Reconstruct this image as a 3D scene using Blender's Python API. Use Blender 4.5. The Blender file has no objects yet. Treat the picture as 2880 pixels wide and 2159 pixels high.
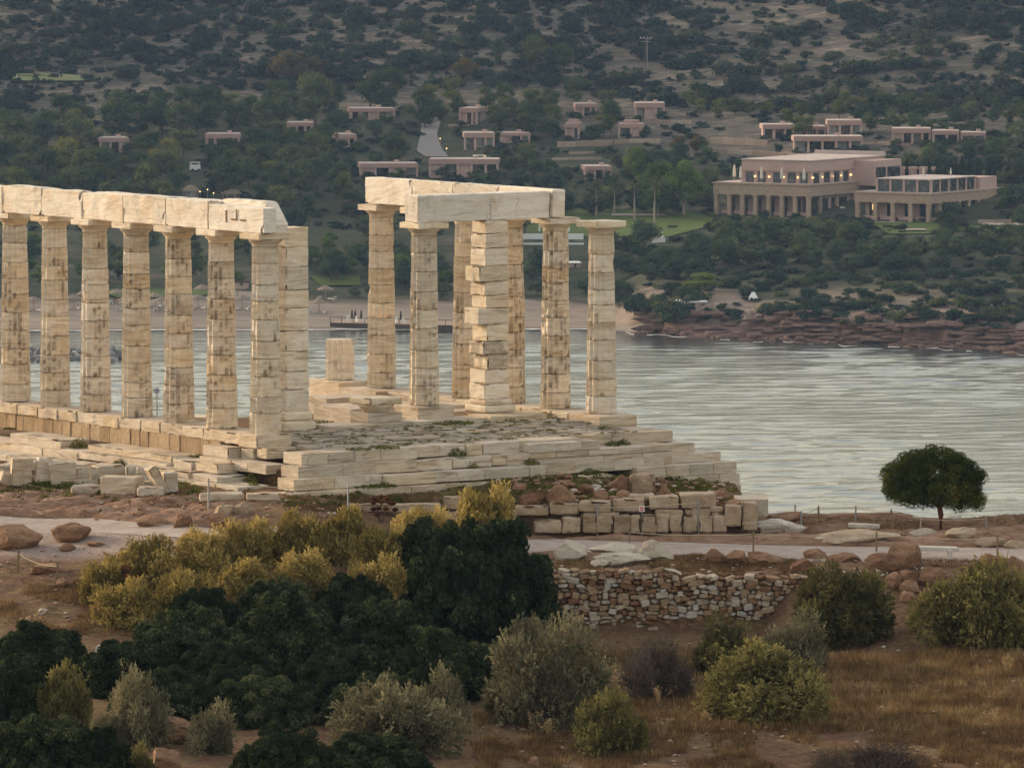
import bpy, bmesh, math, random
import numpy as np
from mathutils import Vector, Matrix

sc = bpy.context.scene
R = random.Random(7)
RNG = np.random.default_rng(11)

# ------------------------------------------------------------------ camera
F, PITCH, CAMZ, CX, CY = 18207.0, 0.0769207, 16.613, 1440.0, 1079.5     # focal length in photo pixels, metres
cam_data = bpy.data.cameras.new('camera')
cam_data.sensor_width = 36.0
cam_data.lens = F / 2880.0 * 36.0
cam_data.clip_start = 1.0
cam_data.clip_end = 20000.0
camera = bpy.data.objects.new('camera', cam_data)
sc.collection.objects.link(camera)
camera.location = (0, 0, CAMZ)
camera.rotation_euler = (math.pi / 2 - PITCH, 0, 0)
sc.camera = camera

# ------------------------------------------------------------------ sky, sun, exposure
SUN_EL, SUN_AZ = math.radians(12.0), math.radians(-52.0)                # azimuth from the view direction, clockwise
world = bpy.data.worlds.new('World')
sc.world = world
world.use_nodes = True
wn = world.node_tree
wn.nodes.clear()
sky = wn.nodes.new('ShaderNodeTexSky')
sky.sky_type = 'NISHITA'
sky.sun_disc = False
sky.sun_elevation = SUN_EL
sky.sun_rotation = SUN_AZ
sky.altitude = 60
sky.air_density = 1.5
sky.dust_density = 2.5
sky.ozone_density = 1.0
bg = wn.nodes.new('ShaderNodeBackground')
bg.inputs['Strength'].default_value = 0.15
wo = wn.nodes.new('ShaderNodeOutputWorld')
veil = wn.nodes.new('ShaderNodeMix')                                     # thin even cloud veil over the evening sky
veil.data_type = 'RGBA'
veil.inputs[0].default_value = 0.42
wn.links.new(sky.outputs[0], veil.inputs[6])
veil.inputs[7].default_value = (4.85, 4.3, 3.85, 1)
wn.links.new(veil.outputs[2], bg.inputs[0])
wn.links.new(bg.outputs[0], wo.inputs[0])
sun_data = bpy.data.lights.new('sun', 'SUN')
sun_data.energy = 2.4
sun_data.angle = math.radians(10)
sun_data.color = (1.0, 0.79, 0.56)
sun = bpy.data.objects.new('sun', sun_data)
sc.collection.objects.link(sun)
sd = Vector((math.sin(SUN_AZ) * math.cos(SUN_EL), math.cos(SUN_AZ) * math.cos(SUN_EL), math.sin(SUN_EL)))
sun.rotation_euler = (-sd).to_track_quat('-Z', 'Y').to_euler()
sc.view_settings.view_transform = 'Standard'
sc.view_settings.look = 'None'
sc.view_settings.gamma = 1.0
sc.view_settings.use_curve_mapping = False
sc.view_settings.exposure = 0.90
sc.cycles.max_bounces = 6
sc.cycles.diffuse_bounces = 3
sc.cycles.glossy_bounces = 3
sc.cycles.transmission_bounces = 3
sc.cycles.volume_bounces = 0
sc.cycles.transparent_max_bounces = 4
sc.cycles.caustics_reflective = False
sc.cycles.caustics_refractive = False

# ------------------------------------------------------------------ photo pixel -> place
SEA = -60.0
CP, SP = math.cos(PITCH), math.sin(PITCH)
def ray(px, py):
    xc, zc = (px - CX) / F, -(py - CY) / F
    return np.array([xc, CP + zc * SP, -SP + zc * CP])
def at_d(px, py, d):
    r = ray(px, py); r = r * (d / r[1]); return Vector((r[0], d, r[2] + CAMZ))
def at_z(px, py, z):
    r = ray(px, py); r = r * ((z - CAMZ) / r[2]); return Vector((r[0], r[1], z))
def pix(x, y, z):
    z = z - CAMZ
    yy = y * CP - z * SP; zz = y * SP + z * CP
    return CX + F * x / yy, CY - F * zz / yy
def col_of(x, y):                                                       # photo column of a ground point
    return CX + F * x / (y * 1.0)
def X_of(px, d):
    return (px - CX) / F * d

# ------------------------------------------------------------------ noise
def _h(ix, iy, iz, seed):
    n = (ix.astype(np.int64) * 374761393 + iy.astype(np.int64) * 668265263 + iz.astype(np.int64) * 2147483647 + seed * 144665) & 0xffffffff
    n = ((n ^ (n >> 13)) * 1274126177) & 0xffffffff
    n = ((n ^ (n >> 16)) * 2246822519) & 0xffffffff
    return ((n ^ (n >> 15)) & 0xffff) / 65535.0
def vn(p, seed=0):
    p = np.asarray(p, float)
    i = np.floor(p).astype(np.int64); f = p - i
    f = f * f * (3 - 2 * f)
    x, y, z = i[..., 0], i[..., 1], i[..., 2]
    fx, fy, fz = f[..., 0], f[..., 1], f[..., 2]
    def L(a, b, t): return a + (b - a) * t
    c = [[[_h(x + a, y + b, z + d, seed) for d in (0, 1)] for b in (0, 1)] for a in (0, 1)]
    return L(L(L(c[0][0][0], c[1][0][0], fx), L(c[0][1][0], c[1][1][0], fx), fy),
             L(L(c[0][0][1], c[1][0][1], fx), L(c[0][1][1], c[1][1][1], fx), fy), fz) * 2 - 1
def fbm(p, seed=0, o=3, g=0.5):
    p = np.asarray(p, float); s = 0; a = 1; t = 0
    for k in range(o):
        s = s + a * vn(p * 2 ** k + 17.3 * k, seed + k); t += a; a *= g
    return s / t
def sstep(a, b, x):
    t = np.clip((x - a) / (b - a), 0, 1); return t * t * (3 - 2 * t)

# ------------------------------------------------------------------ objects
COL = sc.collection
WL = {}
def mesh_np(name, V, Fa, mat=None, smooth=False, attr=None):
    """V (n,3), Fa an (m,k) array or a list of such arrays / index lists."""
    me = bpy.data.meshes.new(name)
    V = np.asarray(V, np.float32)
    if isinstance(Fa, np.ndarray) and Fa.ndim == 2:
        Fa = [Fa]
    loops = []; tot = []
    for f in Fa:
        if isinstance(f, np.ndarray) and f.ndim == 2:
            loops.append(f.ravel()); tot.append(np.full(len(f), f.shape[1]))
        else:
            loops.append(np.asarray(f)); tot.append(np.array([len(f)]))
    loops = np.concatenate(loops).astype(np.int32); tot = np.concatenate(tot).astype(np.int32)
    st = np.concatenate([[0], np.cumsum(tot)[:-1]]).astype(np.int32)
    me.vertices.add(len(V)); me.vertices.foreach_set('co', V.ravel())
    me.loops.add(len(loops)); me.loops.foreach_set('vertex_index', loops)
    me.polygons.add(len(tot)); me.polygons.foreach_set('loop_start', st); me.polygons.foreach_set('loop_total', tot)
    me.polygons.foreach_set('use_smooth', np.full(len(tot), bool(smooth)))
    for k, a in (attr or {}).items():
        at = me.attributes.new(k, 'FLOAT', 'POINT'); at.data.foreach_set('value', np.asarray(a, np.float32))
    me.update(calc_edges=True)
    if mat: me.materials.append(mat)
    return me
def link(name, me, parent=None, loc=None, rotz=0.0, scale=None):
    o = bpy.data.objects.new(name, me); COL.objects.link(o)
    if parent: o.parent = parent
    if loc is not None: o.location = loc
    if rotz: o.rotation_euler = (0, 0, rotz)
    if scale is not None: o.scale = scale if hasattr(scale, '__len__') else (scale,) * 3
    return o
def tag(o, label, cat, group=None):
    o['label'] = label; o['category'] = cat
    if group: o['group'] = group
    return o
def thing(name, label, cat, loc=(0, 0, 0), rotz=0.0, group=None):
    o = bpy.data.objects.new(name, None); COL.objects.link(o)
    o.empty_display_size = 0.2
    o.location = loc; o.rotation_euler = (0, 0, rotz)
    WL[o] = Vector(loc)
    return tag(o, label, cat, group)
def wpart(name, V, Fa, mat, parent, smooth=False, attr=None):           # V in world coordinates, parent unrotated
    l = WL[parent]
    return link(name, mesh_np(name, np.asarray(V) - np.array(l), Fa, mat, smooth, attr), parent)
def structure(name, V, Fa, mat, smooth=False, attr=None):
    o = link(name, mesh_np(name, V, Fa, mat, smooth, attr)); o['kind'] = 'structure'; return o
def stuff(name, V, Fa, mat, label=None, smooth=False, attr=None, parent=None):
    o = link(name, mesh_np(name, V, Fa, mat, smooth, attr), parent); o['kind'] = 'stuff'
    if label: o['label'] = label
    return o
KIDS = {}
def copy_tree(root, loc, rotz=0.0, scale=None, label=None, group=None):
    r = root.copy(); COL.objects.link(r); r.location = loc; r.rotation_euler = (0, 0, rotz)
    if scale is not None: r.scale = scale if hasattr(scale, '__len__') else (scale,) * 3
    if label: r['label'] = label
    if group: r['group'] = group
    def rec(a, b):
        for ch in KIDS.setdefault(a, list(a.children)):
            c = ch.copy(); COL.objects.link(c); c.parent = b
            rec(ch, c)
    rec(root, r)
    return r

class Bag:                                                               # collects pieces of ONE part
    def __init__(s): s.V = []; s.F = []; s.n = 0; s.A = []
    def add(s, V, Fa, a=None):
        V = np.asarray(V, float)
        for f in ([Fa] if isinstance(Fa, np.ndarray) else Fa):
            s.F.append(np.asarray(f) + s.n)
        s.V.append(V); s.A.append(np.zeros(len(V)) if a is None else np.broadcast_to(a, (len(V),)))
        s.n += len(V); return s
    def get(s): return np.concatenate(s.V), s.F
    def attr(s): return np.concatenate(s.A)

# ------------------------------------------------------------------ shapes
BOXF = np.array([[0, 3, 2, 1], [4, 5, 6, 7], [0, 1, 5, 4], [1, 2, 6, 5], [2, 3, 7, 6], [3, 0, 4, 7]])
def box(x0, x1, y0, y1, z0, z1):
    return np.array([[x0, y0, z0], [x1, y0, z0], [x1, y1, z0], [x0, y1, z0], [x0, y0, z1], [x1, y0, z1], [x1, y1, z1], [x0, y1, z1]], float), BOXF
def tube(pts, r, n=6, cap=True):
    pts = np.asarray(pts, float); m = len(pts); r = np.broadcast_to(r, (m,))
    V = []
    for i in range(m):
        t = pts[min(i + 1, m - 1)] - pts[max(i - 1, 0)]; t = t / (np.linalg.norm(t) + 1e-9)
        u = np.cross(t, [0, 0, 1.0]);
        if np.linalg.norm(u) < 1e-3: u = np.array([1.0, 0, 0])
        u /= np.linalg.norm(u); w = np.cross(u, t)
        a = np.arange(n) * 2 * np.pi / n
        V.append(pts[i] + r[i] * (np.cos(a)[:, None] * u + np.sin(a)[:, None] * w))
    V = np.concatenate(V)
    q = [[i * n + j, i * n + (j + 1) % n, (i + 1) * n + (j + 1) % n, (i + 1) * n + j] for i in range(m - 1) for j in range(n)]
    Fa = [np.array(q)]
    if cap: Fa += [np.arange(n)[::-1][None], (np.arange(n) + (m - 1) * n)[None]]
    return V, Fa
def lathe(prof, n=24, cap=True):
    V = []; m = len(prof); a = np.arange(n) * 2 * np.pi / n
    for r, z in prof: V.append(np.stack([r * np.cos(a), r * np.sin(a), np.full(n, z)], 1))
    V = np.concatenate(V)
    q = [[i * n + j, i * n + (j + 1) % n, (i + 1) * n + (j + 1) % n, (i + 1) * n + j] for i in range(m - 1) for j in range(n)]
    Fa = [np.array(q)]
    if cap: Fa += [np.arange(n)[::-1][None], (np.arange(n) + (m - 1) * n)[None]]
    return V, Fa
_ICO = {}
def ico(sub):
    if sub not in _ICO:
        bm = bmesh.new(); bmesh.ops.create_icosphere(bm, subdivisions=sub, radius=1.0)
        bm.verts.ensure_lookup_table()
        _ICO[sub] = (np.array([v.co for v in bm.verts]), np.array([[v.index for v in f.verts] for f in bm.faces]))
        bm.free()
    return _ICO[sub]
def rock(seed, size=(1, 1, 1), sub=2, cuts=20, amp=0.16, flat=0.35):
    """an angular boulder: a sphere cut by random planes, roughened; base at z=0"""
    V, Fa = ico(sub); V = V.copy(); r = np.random.default_rng(seed)
    for k in range(cuts):
        nrm = r.normal(size=3); nrm /= np.linalg.norm(nrm); dd = r.uniform(0.50, 0.88)
        s = V @ nrm; over = np.maximum(s - dd, 0); V -= over[:, None] * nrm * 0.97
    V = V - (V.max(0) + V.min(0)) / 2; V = V / V.max(0)
    V *= (1 + amp * fbm(V * 1.7 + seed * 3.1, seed, 3) + 0.10 * fbm(V * np.array([3, 3, 9.0]) + seed * 1.3, seed + 4, 2))[:, None]
    V = V * np.array(size) * 0.5
    V[:, 2] -= V[:, 2].min()
    lift = flat * size[2] * 0.3
    V[:, 2] = np.maximum(V[:, 2] - lift, -0.04 * size[2])
    return V, Fa
def block(sx, sy, sz, seed=0, rnd=0.03, amp=0.012, n=(6, 4, 3), chip=0.0, freq=3.0):
    """a worn, hewn stone: rounded edges, uneven faces, optional broken corners; centred, base at z=0"""
    nx, ny, nz = [max(3, v) for v in n]
    idx = {}; V = []; Fq = []
    def vid(i, j, k):
        key = (i, j, k)
        if key not in idx:
            idx[key] = len(V); V.append((i / nx * 2 - 1, j / ny * 2 - 1, k / nz * 2 - 1))
        return idx[key]
    for i in range(nx):
        for j in range(ny):
            Fq.append((vid(i, j, 0), vid(i, j + 1, 0), vid(i + 1, j + 1, 0), vid(i + 1, j, 0)))
            Fq.append((vid(i, j, nz), vid(i + 1, j, nz), vid(i + 1, j + 1, nz), vid(i, j + 1, nz)))
    for i in range(nx):
        for k in range(nz):
            Fq.append((vid(i, 0, k), vid(i + 1, 0, k), vid(i + 1, 0, k + 1), vid(i, 0, k + 1)))
            Fq.append((vid(i, ny, k), vid(i, ny, k + 1), vid(i + 1, ny, k + 1), vid(i + 1, ny, k)))
    for j in range(ny):
        for k in range(nz):
            Fq.append((vid(0, j, k), vid(0, j, k + 1), vid(0, j + 1, k + 1), vid(0, j + 1, k)))
            Fq.append((vid(nx, j, k), vid(nx, j + 1, k), vid(nx, j + 1, k + 1), vid(nx, j, k + 1)))
    V = np.array(V)
    h = np.array([sx, sy, sz]) * 0.5
    rr = min(rnd, h.min() * 0.9)
    P = np.empty_like(V)                                                  # outer grid lines sit at the rounding, so that it stays tight
    for ax, m in enumerate((nx, ny, nz)):
        g = np.linspace(-1, 1, m + 1); t = np.concatenate([[-h[ax]], np.linspace(-(h[ax] - rr), h[ax] - rr, m - 1), [h[ax]]])
        P[:, ax] = np.interp(V[:, ax], g, t)
    inner = np.clip(P, -(h - rr), h - rr)
    dv = P - inner; ln = np.linalg.norm(dv, axis=1)
    nrm = np.where(ln[:, None] > 1e-6, dv / np.maximum(ln, 1e-6)[:, None], np.sign(V) * (np.abs(V) > 0.999))
    P = inner + nrm * np.minimum(ln, rr)[:, None]
    S = np.array([seed * 1.37, seed * 2.11, seed * 0.73])
    P = P + nrm * (amp * fbm(P * freq + S, seed, 3))[:, None]
    if chip > 0:
        edge = (np.abs(V) > 0.85).sum(1) >= 2
        c = np.clip(fbm(P * 3.4 + S + 9, seed + 5, 2) - 0.16, 0, 1) * chip * 2.2 * edge
        P = P - P / (np.linalg.norm(P, axis=1)[:, None] + 1e-6) * c[:, None]
    P[:, 2] += h[2]
    return P, np.array(Fq)
def rotz(V, a, about=(0, 0)):
    V = np.asarray(V, float); c, s = math.cos(a), math.sin(a); o = V.copy()
    x, y = V[:, 0] - about[0], V[:, 1] - about[1]
    o[:, 0] = c * x - s * y + about[0]; o[:, 1] = s * x + c * y + about[1]; return o
def rotv(V, e):
    m = np.array(Matrix.Rotation(e[2], 3, 'Z') @ Matrix.Rotation(e[1], 3, 'Y') @ Matrix.Rotation(e[0], 3, 'X')); return np.asarray(V) @ m.T

# ------------------------------------------------------------------ foliage
def leaves(P, Nrm, size, rng, aspect=0.55, jit=0.7, up=None):
    """one small bent-free leaf quad at each point, facing roughly along Nrm"""
    n = len(P)
    nn = Nrm + jit * rng.normal(size=(n, 3)); nn /= np.linalg.norm(nn, axis=1)[:, None] + 1e-9
    t = rng.normal(size=(n, 3)) if up is None else up + 0.45 * rng.normal(size=(n, 3))
    t -= (t * nn).sum(1)[:, None] * nn; t /= np.linalg.norm(t, axis=1)[:, None] + 1e-9
    b = np.cross(nn, t)
    s = size * rng.uniform(0.6, 1.3, n)[:, None]
    V = np.empty((n, 4, 3))
    V[:, 0] = P - t * s; V[:, 1] = P + b * s * aspect - t * s * 0.1; V[:, 2] = P + t * s; V[:, 3] = P - b * s * aspect + t * s * 0.1
    return V.reshape(-1, 3), np.arange(n * 4).reshape(n, 4)
def blob_points(C, Rd, n, rng, lo=0.72, hi=1.08, top=0.25, cull=0.42):
    """points in the shells of ellipsoids C (k,3) with radii Rd (k,3); returns points, outward normals, blob index"""
    k = len(C); w = (Rd[:, 0] * Rd[:, 1] + Rd[:, 2] * Rd[:, 1] + Rd[:, 0] * Rd[:, 2]); w = w / w.sum()
    i = rng.choice(k, n, p=w)
    d = rng.normal(size=(n, 3)); d[:, 2] += top; d /= np.linalg.norm(d, axis=1)[:, None]
    r = rng.uniform(lo, hi, n)[:, None]
    P = C[i] + d * Rd[i] * r
    keep = np.ones(n, bool)
    for j in range(k):                                                    # drop leaves buried in another blob
        q = (P - C[j]) / Rd[j]; keep &= ((q ** 2).sum(1) > cull) | (i == j)
    return P[keep], d[keep], i[keep]
def crown(seed, blobs, n, size, lo=0.7, jit=0.7, aspect=0.55, core=0.62, top=0.25, cull=0.42):
    """crown of leaf clumps round a set of ellipsoids, with leafy cores; returns V, faces, tone attribute"""
    rng = np.random.default_rng(seed)
    C = np.array([b[:3] for b in blobs], float); Rd = np.array([b[3:6] for b in blobs], float)
    P, D, i = blob_points(C, Rd, n, rng, lo=lo, top=top, cull=cull)
    V, Fq = leaves(P, D, size, rng, aspect, jit)
    bt = rng.uniform(-0.5, 0.5, len(C))
    tone = np.repeat(bt[i] + rng.normal(0, 0.35, len(P)), 4)
    if core:
        bg_ = Bag(); bg_.add(V, Fq, tone)
        cv, cf = ico(1)
        for c, r_ in zip(C, Rd):
            bg_.add(cv * r_ * core + c, cf, -0.3)
        return bg_.get()[0], bg_.get()[1], bg_.attr()
    return V, [Fq], tone
# ------------------------------------------------------------------ materials
class Mat:
    def __init__(s, name):
        s.m = bpy.data.materials.new(name); s.m.use_nodes = True; s.t = s.m.node_tree; s.t.nodes.clear()
        s.out = s.t.nodes.new('ShaderNodeOutputMaterial')
    def n(s, typ, ins=None, **pr):
        nd = s.t.nodes.new('ShaderNode' + typ)
        for k, v in pr.items(): setattr(nd, k, v)
        for k, v in (ins or {}).items():
            if hasattr(v, 'is_output'): s.t.links.new(v, nd.inputs[k])
            else: nd.inputs[k].default_value = v
        return nd
    def pos(s): return s.n('NewGeometry').outputs['Position']
    def obj(s): return s.n('TexCoord').outputs['Object']
    def rnd(s): return s.n('ObjectInfo').outputs['Random']
    def attr(s, a): return s.n('Attribute', attribute_name=a).outputs['Fac']
    def scale(s, v, sc_): return s.n('VectorMath', {0: v, 1: sc_}, operation='MULTIPLY').outputs[0]
    def noise(s, v, scale, detail=3, rough=0.55, dist=0.0):
        return s.n('TexNoise', {'Vector': v, 'Scale': scale, 'Detail': detail, 'Roughness': rough, 'Distortion': dist}).outputs['Fac']
    def vor(s, v, scale, feature='F1', out='Distance'):
        return s.n('TexVoronoi', {'Vector': v, 'Scale': scale}, feature=feature).outputs[out]
    def ramp(s, f, stops, interp='LINEAR'):
        nd = s.n('ValToRGB', {'Fac': f}); cr = nd.color_ramp; cr.interpolation = interp
        while len(cr.elements) < len(stops): cr.elements.new(0.5)
        for e, (p, c) in zip(cr.elements, stops):
            e.position = p; e.color = (*c, 1) if len(c) == 3 else c
        return nd.outputs['Color']
    def mr(s, f, a, b, c=0.0, d=1.0):
        return s.n('MapRange', {'Value': f, 'From Min': a, 'From Max': b, 'To Min': c, 'To Max': d}).outputs[0]
    def math(s, op, a, b=0.0, clamp=False):
        return s.n('Math', {0: a, 1: b}, operation=op, use_clamp=clamp).outputs[0]
    def mix(s, f, a, b, mode='MIX'):
        nd = s.n('Mix', data_type='RGBA', blend_type=mode)
        for k, v in ((0, f), (6, a), (7, b)):
            if hasattr(v, 'is_output'): s.t.links.new(v, nd.inputs[k])
            elif k == 0: nd.inputs[k].default_value = v
            else: nd.inputs[k].default_value = (*v, 1) if len(v) == 3 else v
        return nd.outputs[2]
    def hsv(s, c, h=0.5, sa=1.0, v=1.0):
        return s.n('HueSaturation', {'Color': c, 'Hue': h, 'Saturation': sa, 'Value': v}).outputs[0]
    def bump(s, h, strength=0.5, dist=0.05):
        return s.n('Bump', {'Height': h, 'Strength': strength, 'Distance': dist}).outputs[0]
    def done(s, color, rough=0.9, normal=None, spec=0.25, **kw):
        ins = {'Base Color': color if hasattr(color, 'is_output') else (*color, 1), 'Roughness': rough, 'Specular IOR Level': spec}
        ins.update(kw)
        if normal: ins['Normal'] = normal
        b = s.n('BsdfPrincipled', ins)
        s.t.links.new(b.outputs[0], s.out.inputs[0]); return s.m
    def leaf(s, color, trans=0.25):
        a = s.n('BsdfDiffuse', {'Color': color}); b = s.n('BsdfTranslucent', {'Color': color})
        x = s.n('MixShader', {0: trans, 1: a.outputs[0], 2: b.outputs[0]})
        s.t.links.new(x.outputs[0], s.out.inputs[0]); return s.m

def plain(name, col, rough=0.8, spec=0.25, var=0.12, scale=1.5, **kw):
    m = Mat(name); v = m.mr(m.noise(m.pos(), scale, 4), 0.2, 0.8, 1 - var, 1 + var)
    c = m.hsv((*col, 1), 0.5, 1.0, v)
    return m.done(c, rough, None, spec, **kw)

def marble(name, lo, mid, hi, stainc=(0.10, 0.065, 0.04), warm=(0.55, 0.36, 0.19), bump=0.5):
    m = Mat(name); p = m.pos(); r = m.rnd()
    sh = m.n('CombineXYZ', {0: m.math('MULTIPLY', r, 37.0), 1: m.math('MULTIPLY', r, 11.0), 2: m.math('MULTIPLY', r, 23.0)}).outputs[0]
    q = m.n('VectorMath', {0: p, 1: sh}, operation='ADD').outputs[0]
    tilt = m.n('VectorRotate', {'Vector': q, 'Axis': (1, 0.3, 0), 'Angle': m.math('MULTIPLY', m.math('SUBTRACT', r, 0.5), 0.5)}).outputs[0]
    st = m.noise(m.scale(tilt, (0.9, 0.9, 9.0)), 1.0, 5, 0.65, 0.5)        # bedding streaks
    big = m.noise(q, 0.8, 4, 0.6)
    c = m.ramp(st, [(0.30, lo), (0.44, mid), (0.60, hi), (0.74, mid)])
    c = m.mix(m.mr(big, 0.5, 0.75, 0.0, 0.55), c, warm)                    # rusty patina
    c = m.mix(m.mr(m.noise(q, 2.6, 5, 0.7), 0.53, 0.68, 0.0, 0.42), c, (0.33, 0.315, 0.29))   # grey lichen
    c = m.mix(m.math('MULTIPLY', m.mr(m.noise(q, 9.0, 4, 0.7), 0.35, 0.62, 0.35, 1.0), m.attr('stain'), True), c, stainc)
    c = m.hsv(c, 0.5, m.mr(m.math('FRACT', m.math('MULTIPLY', r, 7.3)), 0, 1, 0.8, 1.12), m.mr(r, 0, 1, 0.84, 1.08))
    h = m.math('ADD', m.math('MULTIPLY', m.noise(m.scale(tilt, (2, 2, 26.0)), 1.0, 4, 0.6), 0.6), m.noise(q, 16.0, 5, 0.65))
    crack = m.mr(m.n('TexVoronoi', {'Vector': m.n('VectorMath', {0: q, 1: m.scale(m.n('TexNoise', {'Vector': q, 'Scale': 1.3, 'Detail': 3.0}).outputs['Color'], (0.9, 0.9, 0.9))}, operation='ADD').outputs[0], 'Scale': 0.75}, feature='DISTANCE_TO_EDGE').outputs['Distance'], 0.0, 0.012, 1.0, 0.0)
    c = m.mix(m.math('MULTIPLY', crack, m.mr(m.noise(q, 0.7, 2), 0.52, 0.62, 0.0, 0.55)), c, (0.20, 0.13, 0.08))
    return m.done(c, 0.75, m.bump(h, bump, 0.035), 0.3)

MARBLE = marble('marble', (0.40, 0.30, 0.195), (0.65, 0.535, 0.385), (0.75, 0.665, 0.535), stainc=(0.125, 0.08, 0.05), warm=(0.52, 0.32, 0.155))
MARBLE_BEAM = marble('beam_marble', (0.48, 0.40, 0.31), (0.69, 0.61, 0.50), (0.76, 0.70, 0.61), bump=0.7)
MARBLE_STEP = marble('step_marble', (0.27, 0.19, 0.12), (0.50, 0.40, 0.285), (0.62, 0.53, 0.415), warm=(0.40, 0.26, 0.15), bump=0.9)
MARBLE_PAVE = marble('paving_marble', (0.20, 0.155, 0.11), (0.36, 0.295, 0.22), (0.47, 0.40, 0.315), warm=(0.30, 0.20, 0.115), bump=1.0)

def stone(name, stops, bscale=9.0, bump=0.7, streak=1.0, spot=(0.10, 0.07, 0.05), interp='LINEAR', mottled=0.4):
    m = Mat(name); p = m.pos(); r = m.rnd()
    c = m.ramp(m.math('ADD', m.math('MULTIPLY', m.mr(m.noise(m.scale(p, (1, 1, streak)), 1.7, 5, 0.65), 0.25, 0.75), mottled), m.math('MULTIPLY', r, 1.0 - mottled)), stops, interp)
    c = m.mix(m.mr(m.noise(p, 5.0, 5, 0.7), 0.58, 0.74, 0.0, 0.55), c, spot)
    c = m.hsv(c, 0.5, 1.0, m.mr(m.noise(p, 14.0, 3), 0.3, 0.7, 0.85, 1.12))
    h = m.math('ADD', m.noise(m.scale(p, (1, 1, streak)), bscale, 6, 0.68), m.math('MULTIPLY', m.noise(p, bscale * 0.3, 3), 1.2))
    return m.done(c, 0.92, m.bump(h, bump, 0.06), 0.15)
POROS = stone('poros_stone', [(0.1, (0.24, 0.165, 0.095)), (0.5, (0.36, 0.26, 0.16)), (0.9, (0.44, 0.34, 0.225))], streak=0.5)
ASHLAR = stone('ashlar_stone', [(0.1, (0.23, 0.155, 0.095)), (0.5, (0.38, 0.285, 0.195)), (0.9, (0.52, 0.43, 0.325))], mottled=0.7)
REDROCK = stone('red_rock', [(0.1, (0.13, 0.065, 0.038)), (0.5, (0.25, 0.14, 0.082)), (0.9, (0.38, 0.245, 0.155))], streak=2.5, bump=1.0, mottled=0.75)
CLIFFROCK = stone('cliff_rock', [(0.1, (0.075, 0.045, 0.035)), (0.5, (0.15, 0.092, 0.07)), (0.9, (0.25, 0.165, 0.13))], bscale=2.0, streak=2.0, mottled=0.9)
PALEROCK = stone('pale_rock', [(0.1, (0.36, 0.29, 0.22)), (0.6, (0.52, 0.46, 0.38)), (0.9, (0.60, 0.56, 0.50))], streak=2.0)
DRYSTONE = stone('dry_stone', [(0.0, (0.16, 0.08, 0.042)), (0.25, (0.25, 0.14, 0.08)), (0.45, (0.35, 0.235, 0.145)), (0.62, (0.42, 0.325, 0.225)), (0.80, (0.49, 0.425, 0.345)), (0.95, (0.47, 0.46, 0.44))], bscale=14, mottled=0.22)
GREYROCK = stone('grey_rock', [(0.1, (0.16, 0.15, 0.14)), (0.9, (0.34, 0.33, 0.32))])

def foliage(name, dark, light, tip=None, trans=0.25, patch=0.35, rough=0.0):
    m = Mat(name); t = m.attr('tone'); r = m.rnd()
    f = m.math('ADD', m.math('ADD', m.mr(t, -1, 1, -0.5, 0.5), m.mr(m.noise(m.pos(), patch, 2), 0.3, 0.7, 0.15, 0.85)), m.math('MULTIPLY', m.math('SUBTRACT', r, 0.5), 0.5))
    stops = [(0.1, dark), (0.75, light)] + ([(1.0, tip)] if tip else [])
    return m.leaf(m.ramp(f, stops), trans)
PINE = foliage('pine_leaf', (0.030, 0.052, 0.026), (0.096, 0.122, 0.044), (0.22, 0.195, 0.05), patch=0.05)
BROADLEAF = foliage('broad_leaf', (0.06, 0.10, 0.025), (0.13, 0.19, 0.04), (0.19, 0.23, 0.05), patch=0.1)
OLIVE = foliage('olive_leaf', (0.030, 0.054, 0.032), (0.086, 0.118, 0.056), (0.17, 0.185, 0.07), patch=0.1)
RUSSET = foliage('russet_leaf', (0.085, 0.065, 0.03), (0.14, 0.11, 0.045), patch=0.1)
CYPRESS = foliage('cypress_leaf', (0.022, 0.036, 0.02), (0.045, 0.065, 0.03), patch=0.1)
SCRUB = foliage('scrub_leaf', (0.020, 0.035, 0.028), (0.044, 0.064, 0.046), (0.095, 0.105, 0.05), patch=0.02)
MAQUIS = foliage('maquis_leaf', (0.026, 0.046, 0.030), (0.062, 0.092, 0.048), (0.17, 0.16, 0.045), patch=0.06)
LENTISK = foliage('lentisk_leaf', (0.016, 0.024, 0.012), (0.052, 0.068, 0.030), (0.13, 0.135, 0.065), patch=1.5, trans=0.2)
SALTBUSH = foliage('saltbush_leaf', (0.17, 0.135, 0.045), (0.42, 0.32, 0.105), (0.62, 0.47, 0.18), patch=1.2)
OLIVEBUSH = foliage('thorn_leaf', (0.075, 0.070, 0.028), (0.19, 0.17, 0.062), (0.31, 0.265, 0.10), patch=1.2)
SAGE = foliage('sage_leaf', (0.10, 0.092, 0.055), (0.22, 0.20, 0.115), (0.36, 0.31, 0.18), patch=1.2)
GREYTWIG = foliage('grey_twig', (0.055, 0.043, 0.036), (0.12, 0.10, 0.085), patch=1.2)
DRYLEAF = foliage('dry_stalk', (0.30, 0.20, 0.10), (0.48, 0.35, 0.19), patch=2.0)
STRAW = foliage('straw', (0.11, 0.065, 0.032), (0.26, 0.165, 0.075), (0.44, 0.31, 0.15), patch=0.9)
MOSS = foliage('moss_leaf', (0.06, 0.065, 0.016), (0.13, 0.135, 0.03), (0.22, 0.19, 0.06), patch=0.9)
LONETREE = foliage('lone_tree_leaf', (0.036, 0.048, 0.012), (0.125, 0.14, 0.028), (0.36, 0.30, 0.05), patch=0.7)
SEEDHEAD = foliage('seed_head', (0.055, 0.022, 0.012), (0.12, 0.05, 0.025), patch=2)
BOUGAIN = foliage('bougainvillea', (0.22, 0.02, 0.06), (0.35, 0.04, 0.10), patch=1)
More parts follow.
